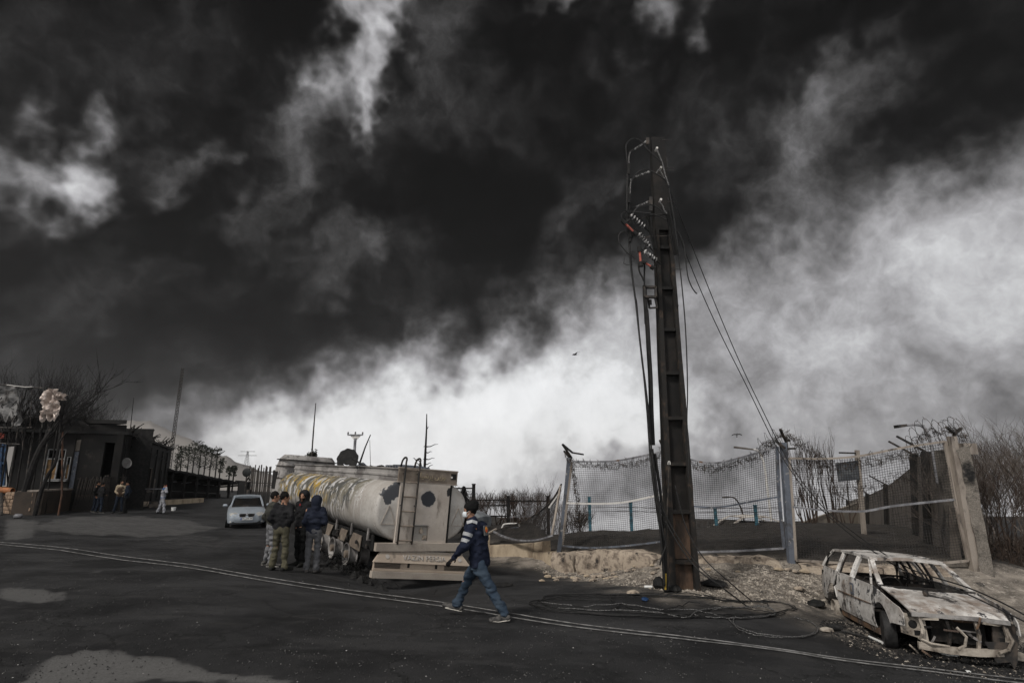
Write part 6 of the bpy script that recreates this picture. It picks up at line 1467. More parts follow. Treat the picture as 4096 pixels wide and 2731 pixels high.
# burnt trees behind the tanker
def snag(label, pts, Y, r0, brs, seed):
    P = [at(u, v, Y) for u, v in pts]; base = Vector((P[-1].x, P[-1].y, min(gz(P[-1].x, P[-1].y) - .2, P[-1].z - 1))); e = empty('burnt_tree', base); tag(e, label, 'tree')
    P = P + [base]; n_ = len(P)
    MB().tube([p - base for p in P], [r0 * (.25 + .75 * k / (n_ - 1)) for k in range(n_)], 7).build('trunk', m_char, e)
    rr = random.Random(seed)
    for (u0, v0, u1, v1) in brs:
        a, b = at(u0, v0, Y) - base, at(u1, v1, Y - rr.uniform(-.3, .3)) - base
        MB().tube([a, a.lerp(b, .35) + V(0, 0, -.03), a.lerp(b, .7) + V(0, 0, .02), b], [.03, .022, .016, .008], 5).build('branch', m_char, e)
snag('tall thin burnt tree with short branches on its right side, behind the tanker', [(1707, 1655), (1706, 1720), (1702, 1800), (1697, 1900)], 27., .085, [(1706, 1786, 1752, 1776), (1704, 1809, 1728, 1806), (1703, 1836, 1738, 1832), (1701, 1856, 1725, 1851), (1700, 1872, 1732, 1858), (1706, 1715, 1715, 1706), (1705, 1785, 1694, 1787), (1703, 1834, 1692, 1837)], 1)
snag('small snapped burnt tree left of the tall thin one', [(1682, 1842), (1684, 1860), (1683, 1895)], 26., .075, [(1682, 1842, 1668, 1838), (1668, 1838, 1652, 1832), (1683, 1858, 1664, 1853), (1683, 1882, 1668, 1880), (1683, 1893, 1668, 1888)], 2)
# scorched conifer sagging beside the tanker
rr = random.Random(5); b = at(1852, 2120, 23.5); b.z = gz(b.x, b.y); e = empty('burnt_conifer', b); tag(e, 'blackened sagging conifer against the tanker right edge', 'tree')
MB().tube([V(0, 0, -.2), V(.02, 0, 1.2), V(-.03, 0, 2.0)], [.1, .07, .03], 6).build('trunk', m_char, e); mb = MB()
for k in range(420):
    z = rr.uniform(.5, 2.1); a = rr.uniform(0, 6.28); L_ = (2.35 - z) * .42 * rr.uniform(.5, 1); d = V(math.cos(a), math.sin(a), -.15)
    mb.tube([V(0, 0, z), V(0, 0, z) + d * L_ * .6, V(0, 0, z) + d * L_ + V(0, 0, -.1)], [.022, .02, .006], 3, False)
mb.build('crown', m_char, e)

# ------------------------------------------------------------------ hazy distance at the left
HL = [(-300, 1690), (200, 1690), (520, 1692), (600, 1690), (676, 1728), (734, 1750), (792, 1768), (886, 1826), (957, 1853), (1046, 1884), (1109, 1902), (1300, 1925)]
mb = MB(); rings = []
for k in range(90):
    u = -300 + 1600 * k / 89; v = float(np.interp(u, [q[0] for q in HL], [q[1] for q in HL])); crest = at(u, v, 1200); foot = at(u - 40, 1930, 760); foot.z = -480; rear = at(u + 20, 1940, 1640); rear.z = -480; ring = []
    for t in (0, .2, .4, .55, .7, .8, .88, .94, 1.0):
        p = foot.lerp(crest, t) + V(0, 0, 104 * math.sin(math.pi * t)); p.z += 28 * float(fbm(np.array([u * .012]), np.array([t * 5.]), 1, 5)[0]) * (.35 + (1 - t)); ring.append(p)
    rings.append(ring + [rear])
mb.loft(rings, False, False)
tag(mb.build('hill', mat('hazy_hill', (.20, .185, .17, 1), (.14, .13, .12, 1), .006, .95, coord='Object'), None, 'all'), None, None, None, 'structure')
def pine(label, u, vt, vb, Y, seed, grp, w=.22):
    rr = random.Random(seed); b = at(u, vb, Y); t = at(u, vt, Y); H_ = t.z - b.z; b.z -= 3; e = empty('pine_tree', b); tag(e, label, 'tree', grp); T0 = 3
    MB().tube([V(0, 0, 0), V(rr.uniform(-.1, .1), 0, T0 + H_ * .5), V(0, 0, T0 + H_)], [.16, .11, .03], 5).build('trunk', m_char, e); mb = MB()
    for k in range(70):
        f_ = rr.uniform(.35, 1.); z = T0 + H_ * f_; a = rr.uniform(0, 6.28); L_ = H_ * w * (1.15 - .75 * abs(f_ - .68) / .35) * rr.uniform(.5, 1.1); d = V(math.cos(a), math.sin(a), rr.uniform(.1, .5)) * max(.3, L_)
        mb.tube([V(0, 0, z), V(0, 0, z) + d], [.035, .012], 3, False)
        for j in range(5):
            c = V(0, 0, z) + d * rr.uniform(.5, 1.05) + V(rr.uniform(-.25, .25), rr.uniform(-.25, .25), rr.uniform(-.15, .25)); q = rr.uniform(.08, .2)
            n1 = V(rr.uniform(-1, 1), rr.uniform(-1, 1), rr.uniform(-1, 1)).normalized() * q; n2 = V(rr.uniform(-1, 1), rr.uniform(-1, 1), rr.uniform(-1, 1)).normalized() * q
            if f_ > .72 or rr.random() < .3: mb.raw([c - n1, c + n2, c + n1, c - n2], [(0, 1, 2, 3)])
    mb.build('crown', m_pine, e)
PT = [(700, 1812, 110), (716, 1783, 112), (742, 1790, 108), (766, 1768, 114), (790, 1772, 111), (812, 1790, 109), (836, 1800, 113), (858, 1793, 110), (876, 1838, 104), (914, 1870, 96), (932, 1868, 98)]
for k, (u, vt, Y) in enumerate(PT):
    pine(['leftmost', 'second', 'third', 'fourth', 'fifth', 'sixth', 'seventh', 'eighth', 'ninth', 'tenth', 'rightmost'][k] + ' singed pine, counted from the left, above the black canopy roof', u, vt, 1925, Y, 200 + k, 'hazy pines above the canopy', .2)
pine('rounded pine crown showing above the truck cab', 1238, 1808, 1890, 62, 230, None, .30)
# radio mast
b = at(676, 1930, 90); tpt = at(731, 1472, 90); b.x = tpt.x; b.z -= 3
e = empty('radio_mast', b); tag(e, 'slim lattice radio mast standing in the smoke behind the building', 'mast'); Hm = tpt.z - b.z
for k in range(3):
    a = 2 * math.pi * k / 3; MB().tube([V(.30 * math.cos(a), .30 * math.sin(a), 0), V(.2 * math.cos(a), .2 * math.sin(a), Hm)], .05, 5).build('mast_leg', m_dsteel, e)
mb = MB()
for j in range(44):
    z0, z1 = Hm * j / 44, Hm * (j + 1) / 44
    for k in range(3):
        a, c = 2 * math.pi * k / 3, 2 * math.pi * (k + 1) / 3; r0 = .3 - .1 * z0 / Hm; mb.tube([V(r0 * math.cos(a), r0 * math.sin(a), z0), V(r0 * math.cos(c), r0 * math.sin(c), z1)], .03, 3, False)
mb.build('lattice', m_dsteel, e)
def rod(name, label, pts, Y, r, m, cat, down=True, n=6):
    P = [at(u, v, Y) for u, v in pts]
    if down: b = Vector((P[-1].x, P[-1].y, min(gz(P[-1].x, P[-1].y), P[-1].z))); P.append(b)
    o0 = P[-1]; return tag(MB().tube([p - o0 for p in P], r, n).build(name, m, None, False, o0), label, cat)
rod('antenna_pole', 'thin aerial pole rising above the building roof at the left', [(535, 1590), (527, 1660), (517, 1760)], 48, [.02, .03, .05, .05], m_char, 'pole')
rod('antenna_pole', 'tall thin pole standing behind the truck cab', [(1263, 1612), (1254, 1720), (1246, 1830)], 36, [.025, .045, .05, .06], m_dsteel, 'pole')
rod('leaning_pole', 'thin pole leaning behind the tank top beside the T pole', [(1482, 1738), (1460, 1790), (1436, 1860)], 24.5, [.02, .03, .045, .05], m_char, 'pole', True)
rod('thin_wire_pole', 'very thin upright wire right of the leaning pole', [(1479, 1760), (1482, 1860)], 24.5, [.008, .012, .012], m_dsteel, 'pole', True, 4)
# T pole with insulators
b = at(1417, 1852, 31); b.z = gz(b.x, b.y); e = empty('insulator_pole', b); tag(e, 'pale post with a crossbar of small insulators behind the tank', 'pole'); tp = at(1421, 1752, 31) - b
MB().tube([V(0, 0, 0), tp], .075, 8).build('post', m_gsteel, e); a_, c_ = at(1390, 1739, 31) - b, at(1452, 1739, 31) - b
MB().bar(a_, c_, .07, .07, V(0, 1, 0)).build('crossbar', m_gsteel, e)
MB().raw([tp + V(-.28, 0, .14), tp + V(.28, 0, .14), tp + V(0, 0, -.16), tp + V(-.28, .06, .14), tp + V(.28, .06, .14), tp + V(0, .06, -.16)], [(0, 1, 2), (5, 4, 3), (0, 3, 4, 1), (1, 4, 5, 2), (2, 5, 3, 0)]).build('gusset', m_white, e)
for t in (0.03, .5, .97): MB().lathe([(.03, 0), (.05, .03), (.03, .06), (.05, .09), (.02, .14)], 10, Matrix.Translation(a_.lerp(c_, t) + V(0, 0, .03))).build('insulator', m_porc, e)
# lattice pylon on the ridge
b = at(985, 1864, 1184); b.z -= 1; e = empty('power_pylon', b); tag(e, 'faint lattice power pylon on the hazy ridge', 'pylon'); Hp = at(985, 1804, 1184).z - b.z
for sx_, sy_ in ((1, 1), (1, -1), (-1, 1), (-1, -1)): MB().tube([V(sx_ * 4.0, sy_ * 4.0, 0), V(sx_ * 2, sy_ * 2, Hp * .6), V(sx_ * .8, sy_ * .8, Hp)], .4, 4).build('pylon_leg', m_dsteel, e)
for z, wv in ((.98, 15.), (.72, 19.)): MB().bar(V(-wv, 0, Hp * z), V(wv, 0, Hp * z), .8, .8).build('crossarm', m_dsteel, e)
for k in range(5): MB().bar(V(-4 + .8 * k, 0, Hp * k * .18), V(4 - .8 * k, 0, Hp * (k + 1) * .18), .35, .35).build('bracing', m_dsteel, e)

# ------------------------------------------------------------------ burnt building, left
m_bw = mat('sooty_wall_render', (.006, .006, .0058, 1), (.014, .0128, .012, 1), .6, .9, .4, 20, .4, .66, c3=(.030, .026, .023, 1), s3=.9, lo3=.62, hi3=.72)
m_bw2 = mat('patchy_wall_render', (.013, .0115, .0105, 1), (.006, .006, .0058, 1), .7, .9, .4, 20, .42, .62, c3=(.075, .064, .052, 1), s3=.75, lo3=.60, hi3=.70)
m_roofb = mat('burnt_roof_edge', (.010, .010, .010, 1), (.02, .019, .018, 1), 1., .9)
m_frame = mat('white_window_frame', (.22, .22, .22, 1), (.07, .068, .065, 1), 4., .7, .2, 40, .5, .66)
m_ply = mat('scorched_board', (.20, .115, .045, 1), (.075, .048, .026, 1), 3., .85, .3, 40, .42, .62)
def wall_run(e, P, Q, z0, zt0, zt1, th, ops, m, name='wall'):
    """wall from P to Q (xy) with rectangular openings given as (s0, s1, z0, z1); z relative to the ground line"""
    P, Q = Vector(P), Vector(Q); d = (Q - P); L_ = d.length; n_ = Vector((d.y, -d.x, 0)).normalized()
    ss = sorted({0., 1.} | {o[0] for o in ops} | {o[1] for o in ops}); mb = MB()
    for a, b in zip(ss, ss[1:]):
        cuts = sorted([(o[2], o[3]) for o in ops if o[0] <= a + 1e-6 and o[1] >= b - 1e-6]); lo = z0; top = zt0 + (zt1 - zt0) * (a + b) / 2
        for c0, c1 in cuts + [(top, None)]:
            if c0 > lo:
                A, B = P + d * a, P + d * b
                ta, tb = (zt0 + (zt1 - zt0) * a, zt0 + (zt1 - zt0) * b) if c1 is None else (c0, c0)
                mb.raw([V(A.x, A.y, lo), V(B.x, B.y, lo), V(B.x, B.y, tb), V(A.x, A.y, ta)] + [V(A.x, A.y, lo) - n_ * th, V(B.x, B.y, lo) - n_ * th, V(B.x, B.y, tb) - n_ * th, V(A.x, A.y, ta) - n_ * th], [(0, 1, 2, 3), (7, 6, 5, 4), (0, 4, 5, 1), (1, 5, 6, 2), (2, 6, 7, 3), (3, 7, 4, 0)])
            if c1 is not None: lo = c1
    return mb.build(name, m, e), d, n_
W1, W2 = at(456, 2000, 37.0), at(658, 2000, 62.0); W0 = at(285, 2000, 36.2); WL = at(-160, 2000, 35.0)
zr_ = at(456, 1737, 37).z; zl_ = at(353, 1697, 36.5).z
BD = empty('burnt_building', (W1.x, W1.y, 0)); bo = Vector((W1.x, W1.y, 0)); tag(BD, 'long low burnt out building with soot black walls at the left', 'building')
ws, d_, n_ = wall_run(BD, V(0, 0, 0), Vector((W2.x, W2.y, 0)) - bo, -.6, zr_, at(656, 1800, 62).z, .35, [(.03, .09, .9, 2.9), (.20, .27, 1.1, 3.0), (.33, .36, 1.1, 2.8), (.46, .56, 1.0, 2.9), (.72, .8, 1., 2.8)], m_bw2)
wf, d2, n2 = wall_run(BD, Vector((W0.x, W0.y, 0)) - bo, V(0, 0, 0), -.6, zl_, zl_, .35, [(.57, .81, 1.5, 4.3)], m_bw)
wl, d3, n3 = wall_run(BD, Vector((WL.x, WL.y, 0)) - bo, Vector((W0.x, W0.y, 0)) - bo + V(0, .01, 0), -.6, zl_ + .05, zl_ + .05, .35, [(.70, .87, 2.0, 3.85), (.89, .93, 2.0, 3.4), (.30, .42, 1.6, 4.0)], m_bw)
back = V(-9, 5, 0)
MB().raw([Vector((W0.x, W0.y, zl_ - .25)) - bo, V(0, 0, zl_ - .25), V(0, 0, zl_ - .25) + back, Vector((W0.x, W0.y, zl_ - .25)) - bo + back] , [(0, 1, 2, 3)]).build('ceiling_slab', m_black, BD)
dd_ = Vector((W2.x, W2.y, 0)) - bo
rf = MB(); A, B = V(0, 0, zr_), V(dd_.x, dd_.y, at(656, 1800, 62).z); side = n_ * .25
rf.raw([A + side, B + side, B - n_ * 9, A - n_ * 9] + [p + V(0, 0, .18) for p in (A + side, B + side, B - n_ * 9, A - n_ * 9)], [(3, 2, 1, 0), (4, 5, 6, 7), (0, 1, 5, 4), (1, 2, 6, 5), (2, 3, 7, 6), (3, 0, 4, 7)]); rfo = rf.build('roof', m_roofb, BD)
r4 = [Vector((WL.x, WL.y, zl_ + .055)) - bo + n2 * .2, V(.1, 0, zl_ + .055) + n2 * .2, V(.1, 0, zl_ + .055) + back, Vector((WL.x, WL.y, zl_ + .055)) - bo + back]; MB().raw(r4 + [p + V(0, 0, .25) for p in r4], [(3, 2, 1, 0), (4, 5, 6, 7), (0, 1, 5, 4), (1, 2, 6, 5), (2, 3, 7, 6), (3, 0, 4, 7)]).build('roof', m_roofb, BD)
# back room wall so that openings read as dark rooms
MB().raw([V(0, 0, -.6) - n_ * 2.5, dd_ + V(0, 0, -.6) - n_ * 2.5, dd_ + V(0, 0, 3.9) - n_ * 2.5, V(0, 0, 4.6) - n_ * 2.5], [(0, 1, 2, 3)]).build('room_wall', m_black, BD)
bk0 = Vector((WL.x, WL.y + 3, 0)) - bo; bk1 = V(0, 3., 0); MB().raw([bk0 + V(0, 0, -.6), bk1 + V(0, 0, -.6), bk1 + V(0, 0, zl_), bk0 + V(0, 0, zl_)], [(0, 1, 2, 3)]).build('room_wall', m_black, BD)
def win(e, P, d, n_, s0, s1, z0, z1, board=None, mull=True, fm=None):
    w_ = empty('window'); w_.parent = e; A, B = P + d * s0, P + d * s1; o = n_ * -.06
    for a, b in (((A, z0), (B, z0)), ((A, z1), (B, z1)), ((A, z0), (A, z1)), ((B, z0), (B, z1))): MB().bar(V(a[0].x, a[0].y, a[1]) + o, V(b[0].x, b[0].y, b[1]) + o, .09, .09, n_).build('frame', fm or m_frame, w_)
    if mull:
        zz = z0 + (z1 - z0) * .68; MB().bar(V(A.x, A.y, zz) + o, V(B.x, B.y, zz) + o, .07, .07, n_).build('mullion', fm or m_frame, w_); C_ = A.lerp(B, .62); MB().bar(V(C_.x, C_.y, z0) + o, V(C_.x, C_.y, z1) + o, .07, .07, n_).build('mullion', fm or m_frame, w_)
    if board: 
        a, b = A.lerp(B, .05), A.lerp(B, .60); MB().raw([V(a.x, a.y, z0 + .05) + o * 1.4, V(b.x, b.y, z0 + .05) + o * 1.4, V(b.x, b.y, z0 + (z1 - z0) * .66) + o * 1.4, V(a.x, a.y, z0 + (z1 - z0) * .66) + o * 1.4], [(0, 1, 2, 3)]).build('board', board, w_)
    MB().bar(V(A.x, A.y, z0 - .06) + n_ * .06, V(B.x, B.y, z0 - .06) + n_ * .06, .22, .07).build('sill', fm or m_frame, w_)
PL_ = Vector((WL.x, WL.y, 0)) - bo
win(BD, PL_, d3, n3, .70, .87, 2.0, 3.85, m_ply); win(BD, PL_, d3, n3, .89, .93, 2.0, 3.4, m_ply, False); win(BD, V(0, 0, 0), d_, n_, .46, .56, 1.0, 2.9, None, False, m_cw); win(BD, V(0, 0, 0), d_, n_, .20, .27, 1.1, 3.0, None, False, m_cw)
P_ = PL_ + d3 * .955; Q_ = PL_ + d3 * .997
MB().raw([V(P_.x, P_.y, 3.75) + n3 * .03, V(Q_.x, Q_.y, 3.75) + n3 * .03, V(Q_.x, Q_.y, 4.45) + n3 * .03, V(P_.x, P_.y, 4.4) + n3 * .03], [(0, 1, 2, 3)]).build('pale_panel', m_cwp, BD)
MB().raw([V(P_.x, P_.y, 1.2) + n3 * .03, V(Q_.x, Q_.y, 1.2) + n3 * .03, V(Q_.x, Q_.y, 3.7) + n3 * .03, V(P_.x, P_.y, 3.7) + n3 * .03], [(0, 1, 2, 3)]).build('grey_door', m_bluegrey, BD)
for s0, s1, z0, z1 in ((.10, .19, 1.1, 2.2), (.28, .325, .7, 2.3), (.37, .45, 1.4, 2.6), (.58, .66, .7, 2.0)):
    a, b = d_ * s0 + n_ * .02, d_ * s1 + n_ * .02; MB().raw([V(a.x, a.y, z0), V(b.x, b.y, z0), V(b.x, b.y, z1), V(a.x, a.y, z1)], [(0, 1, 2, 3)]).build('bare_render_patch', m_cw, BD)
# burnt roof remains: splintered battens, sagging strips and hanging cables along the eaves
rr = random.Random(21); mb = MB()
for k in range(230):
    t = rr.random(); base = (PL_ + d3 * (.3 + .7 * t)) if k % 2 else (d_ * t); zz = (zl_ + .3) if k % 2 else (zr_ + (at(656, 1800, 62).z - zr_) * t + .18)
    p = V(base.x, base.y, zz) + V(rr.uniform(-.3, .3), rr.uniform(-.6, .4), 0); q = p + V(rr.uniform(-.9, .9), rr.uniform(-.4, .4), rr.uniform(-.5, .75)); mb.bar(p, q, rr.uniform(.03, .12), .04)
mb.build('charred_battens', m_char, BD)['kind'] = 'stuff'
for k in range(5):
    a, b = d_ * (.08 + .17 * k) + n_ * .12, d_ * (.24 + .17 * k) + n_ * .12; z = zr_ - .5 - .06 * k
    MB().tube([V(a.x, a.y, z), V((a.x + b.x) / 2, (a.y + b.y) / 2, z - .5), V(b.x, b.y, z - .1)], .03, 5).build('hanging_cable', m_black, BD)
for k in range(7):
    a = d_ * (.02 + .14 * k) + n_ * .10; MB().bar(V(a.x, a.y, -.4), V(a.x, a.y, zr_ - .3), .14, .12, n_).build('pilaster', m_bw, BD)
# satellite dish
b = at(511, 1850, 37.5); e = empty('satellite_dish', b); tag(e, 'pale round satellite dish on the burnt building wall', 'satellite dish')
MB().lathe([(.02, .0), (.18, .03), (.32, .10), (.33, .10), (.18, .015), (.02, -.02)], 22, Matrix.Rotation(R(100), 4, 'X')).build('dish', mat('dull_dish', (.20, .195, .19, 1), (.12, .115, .11, 1), 3., .8), e, True)
MB().tube([V(0, 0, 0), V(0, .25, -.1), V(-.2, .5, -.1)], .03, 6).build('bracket', m_dsteel, e)
# second-storey wreck: torn hoarding frame, tin sheet, hanging cloth
def wpt(x, y, Y): return at(x / 1.96, 1400 + y / 1.96, Y)        # pixel of the left detail crop
FRM = empty('hoarding_frame', wpt(200, 1130, 33)); o0 = Vector(FRM.location); tag(FRM, 'wrecked steel hoarding frame with hanging scraps above the left shack', 'frame')
for a, b, r in (((-60, 262), (345, 300), .05), ((-60, 605), (250, 607), .045), ((-60, 722), (155, 738), .04), ((175, 330), (150, 620), .035), ((345, 300), (330, 610), .04), ((160, 420), (180, 780), .03), ((60, 290), (40, 600), .03), ((250, 310), (235, 605), .025)):
    MB().tube([wpt(*a, 33) - o0, wpt((a[0] + b[0]) / 2, (a[1] + b[1]) / 2 + 4, 33) - o0, wpt(*b, 33) - o0], r, 6).build('rail', m_dsteel, FRM)
for k in range(8):
    x = -40 + k * 62; P = [wpt(x + 60, 600, 33.2), wpt(x + 20, 850, 33.2), wpt(x - 20, 1140, 33.2)]; P[-1].z = gz(P[-1].x, P[-1].y)
    MB().tube([p - o0 for p in P], .05, 6).build('post', m_char if k % 2 else m_dsteel, FRM)
rr = random.Random(2); mb = MB()
for k in range(160):
    x, y = rr.uniform(-40, 330), rr.uniform(280, 720); p = wpt(x, y, 33 + rr.uniform(-.3, .3)); q = p + V(rr.uniform(-.35, .35), rr.uniform(-.2, .2), rr.uniform(-.7, .1)); mb.tube([p - o0, p.lerp(q, .5) - o0 + V(0, 0, -.06), q - o0], [.025, .02, .01], 3, False)
mb.build('charred_scraps', m_char, FRM)['kind'] = 'stuff'
rr = np.random.RandomState(4)
def crumple(name, corners, Y, m, label, cat, amp, nu=18, nv=18, sc=5., thick=.015, seed=0, ragged=.0):
    c = [wpt(*q, Y) for q in corners]; o0 = c[0]
    def S(u, v):
        v2 = v * (1 - ragged * (.5 + .5 * math.sin(u * 17 + seed)) * (v > .8) * .25)
        p = (c[0] * (1 - u) + c[1] * u) * (1 - v2) + (c[3] * (1 - u) + c[2] * u) * v2
        f1 = float(fbm(np.array([u * sc + seed]), np.array([v * sc * 1.4]), seed, 4)[0]); f2 = float(fbm(np.array([u * sc + 9 + seed]), np.array([v * sc]), 2, 3)[0])
        return p - o0 + V(f2 * amp * .25, f1 * amp, f2 * amp * .12)
    return tag(MB().grid(S, nu, nv, thick).build(name, m, None, False, o0), label, cat)
m_tin = mat('crumpled_tin', (.46, .39, .345, 1), (.33, .27, .235, 1), 2., .42, .2, 40, .4, .65, metal=.25, spec=.6)
crumple('tin_sheet', [(345, 305), (455, 300), (462, 560), (325, 562)], 30.2, m_tin, 'crumpled shiny tin sheet hanging from the wrecked hoarding', 'metal sheet', .42, 30, 34, 5., .015, 3, 1.)
crumple('tin_sheet', [(425, 315), (495, 340), (498, 395), (440, 388)], 30.1, m_tin, 'small curled end of tin beside the big hanging sheet', 'metal sheet', .5, 12, 10, 4., .015, 5)
m_clothw = mat('scorched_banner', (.17, .165, .16, 1), (.05, .045, .042, 1), .9, .9, .3, 30, .45, .62, c3=(.008, .008, .008, 1), s3=.8, lo3=.55, hi3=.62)
crumple('torn_banner', [(-70, 272), (130, 285), (105, 600), (-70, 520)], 32.8, m_clothw, 'torn pale banner remnant at the left picture edge', 'banner', .35, 16, 16, 2.5, .01, 7, 1.)
crumple('torn_banner', [(150, 470), (165, 590), (95, 600), (125, 545)], 32.7, m_clothw, 'small grey rag hanging right of the torn banner', 'banner', .3, 8, 8, 3, .01, 8)
o_ = MB().strip([wpt(60, 272, 32.7), wpt(130, 282, 32.6), wpt(200, 290, 32.7), wpt(255, 287, 32.7)], .12, .03); tag(o_.build('bent_strip', m_white), 'bent white strip on the top rail of the wrecked hoarding', 'strip')
crumple('red_awning', [(-10, 645), (40, 660), (45, 690), (-10, 692)], 33.1, mat('faded_red_tin', (.30, .07, .05, 1), (.10, .04, .035, 1), 4., .8), 'scrap of faded red awning at the left edge', 'awning', .3, 8, 5, 3., .01, 9)
bl = empty('blue_door_frame', wpt(20, 1080, 33.4)); o0 = Vector(bl.location); tag(bl, 'blue painted door frame at the left picture edge', 'door frame')
m_bpaint = mat('worn_blue_paint', (.03, .07, .14, 1), (.015, .022, .035, 1), 4., .7)
for a, b in (((-5, 742), (45, 742)), ((45, 742), (30, 1060)), ((15, 760), (0, 1060)), ((0, 885), (45, 888)), ((-10, 745), (-20, 1060))): MB().bar(wpt(*a, 33.4) - o0, wpt(*b, 33.4) - o0, .11, .08, V(0, 1, 0)).build('bar', m_bpaint, bl)
# charred trunks in front of the shack
for k, (pts, Y, r, lb) in enumerate((([(470, 560), (345, 720), (260, 900), (190, 1130)], 32., .20, 'thick charred tree leaning right in front of the shack windows'), ([(480, 600), (440, 860), (375, 980), (318, 1120)], 31.6, .11, 'thin charred trunk crossing the white window frame'))):
    P = [wpt(x, y, Y) for x, y in pts]; b = P[-1].copy(); b.z = gz(b.x, b.y) - .1; e = empty('burnt_tree', b); tag(e, lb, 'tree'); P = smooth_poly([p - b for p in P] + [V(-.1, 0, 0)], 4)
    MB().tube(P, [r * (.6 + .4 * i / (len(P) - 1)) for i in range(len(P))], 8).build('trunk', m_char, e); mb = MB(); rr = random.Random(90 + k)
    for j in range(14 if k == 0 else 6): grow(mb, rr, P[rr.randrange(0, 5)], V(rr.uniform(-.5, 1.2), rr.uniform(-.5, .5), rr.uniform(.3, 1)), rr.uniform(1.2, 3.0), .05, 3, 3, .25, .12)
    mb.build('crown', m_char, e)
# dark leafless tree over the building
for k, (x, yb, yt, Y, w, lb) in enumerate(((620, 620, 380, 38, 4.0, 'dark bare tree behind the near building roof'), (720, 640, 430, 41, 2.6, 'small dark bare tree at the roof step'), (430, 640, 200, 37, 4.2, 'tall sooty bare tree behind the tin sheet'), (250, 640, 160, 38, 4., 'sooty bare tree behind the torn hoarding'))):
    b = wpt(x, yb, Y); t = wpt(x, yt, Y); Hh = t.z - b.z + 3; b.z -= 3; bush(lb, b, Hh, w, 7, 120 + k, m_char, 3, 4, .05, name='bare_tree', cat='tree')
rod('rusty_pole', 'rusty upright pole in front of the shack windows', [((490) / 1.96, 1400 + 640 / 1.96), (485 / 1.96, 1400 + 1000 / 1.96), (484 / 1.96, 1400 + 1135 / 1.96)], 32, .05, mat('rusty_post', (.10, .05, .03, 1), (.035, .025, .02, 1), 3., .85), 'pole')
# low walls, bricks, pipe
m_brick = mat('pale_brick', (.30, .215, .15, 1), (.19, .13, .09, 1), 2.5, .9, .5, 30); m_mort = mat('mortar', (.10, .08, .065, 1), (.06, .05, .04, 1), 5., .95)
BW = empty('brick_wall', V(*on_ground(95, 2062))); g0 = Vector(BW.location); tag(BW, 'crumbling corner of a low pale brick wall at the left', 'wall')
lft, rgt = on_ground(5, 2052), on_ground(128, 2060); dx = (rgt - lft); Lw = dx.length; dn = dx.normalized(); nn_ = V(dn.y, -dn.x, 0)
MB().raw([lft - g0 - V(0, 0, .2), rgt - g0 - V(0, 0, .2), rgt - g0 + V(0, 0, 1.15), lft - g0 + V(0, 0, 1.15)] + [p - nn_ * .4 for p in (lft - g0 - V(0, 0, .2), rgt - g0 - V(0, 0, .2), rgt - g0 + V(0, 0, 1.15), lft - g0 + V(0, 0, 1.15))], [(0, 1, 2, 3), (7, 6, 5, 4), (0, 4, 5, 1), (1, 5, 6, 2), (2, 6, 7, 3), (3, 7, 4, 0)]).build('mortar_core', m_mort, BW)
rr = random.Random(4); bm_ = MB().box((0, 0, 0), (.385, .10, .17)); jag(bm_, .02, 7); me_b = bm_.build('brick', m_brick, BW); first = True
for c in range(6):
    for k in range(int(Lw / .42) + 1):
        s = (k + (.5 if c % 2 else 0)) * .42 + .15
        if s > Lw - .1 or (c > 4 and rr.random() < .25): continue
        o = me_b if first else link('brick', me_b.data, BW); first = False
        o.location = lft - g0 + dn * s + nn_ * (.035 + rr.uniform(-.02, .02)) + V(0, 0, .10 + c * .19); o.rotation_euler = (rr.uniform(-.04, .04), rr.uniform(-.03, .03), math.atan2(dn.y, dn.x) + rr.uniform(-.05, .05)); o.scale = (rr.uniform(.9, 1.04), 1, rr.uniform(.9, 1.05))
a, b = on_ground(130, 2060), on_ground(285, 2040); d_w = (b - a).normalized(); nw = V(d_w.y, -d_w.x, 0)
LWo = empty('retaining_wall', a); tag(LWo, 'brown rendered retaining wall below the shack, left of the gate', 'wall')
zt = 1.22; m_brw = mat('brown_render', (.055, .042, .033, 1), (.033, .027, .022, 1), 1., .9, .3, 30); v8 = [V(0, 0, -.3), b - a + V(0, 0, -.3), b - a + V(0, 0, zt), V(0, 0, zt)]
MB().raw(v8 + [p - nw * 1.0 for p in v8], [(0, 1, 2, 3), (7, 6, 5, 4), (0, 4, 5, 1), (1, 5, 6, 2), (2, 6, 7, 3), (3, 7, 4, 0)]).build('wall_body', m_brw, LWo)
cp = MB(); v8 = [V(0, 0, zt + .003), b - a + V(0, 0, zt + .003), b - a + V(0, 0, zt + .09), V(0, 0, zt + .09)]; v8 = [p + nw * .06 for p in v8]; cp.raw(v8 + [p - nw * .5 for p in v8], [(0, 1, 2, 3), (7, 6, 5, 4), (0, 4, 5, 1), (1, 5, 6, 2), (2, 6, 7, 3), (3, 7, 4, 0)]); jag(cp, .03, 1.5); cp.build('coping', m_beige, LWo)
rb = MB(); rr = random.Random(9)
for k in range(14):
    c = at(60 + rr.uniform(0, 90), 1975 + rr.uniform(-10, 6), 33.6); bb = MB().box((0, 0, 0), (rr.uniform(.2, .6), rr.uniform(.2, .5), rr.uniform(.1, .25)), rr.uniform(0, 3)); jag(bb, .1, 3, k); o = bb.build('rubble_block', m_rub if k % 3 else m_cw, None, False, c + V(0, 0, -.05)); tag(o, 'lump of rubble heaped on top of the low brick wall', 'rubble', 'rubble on the brick wall')
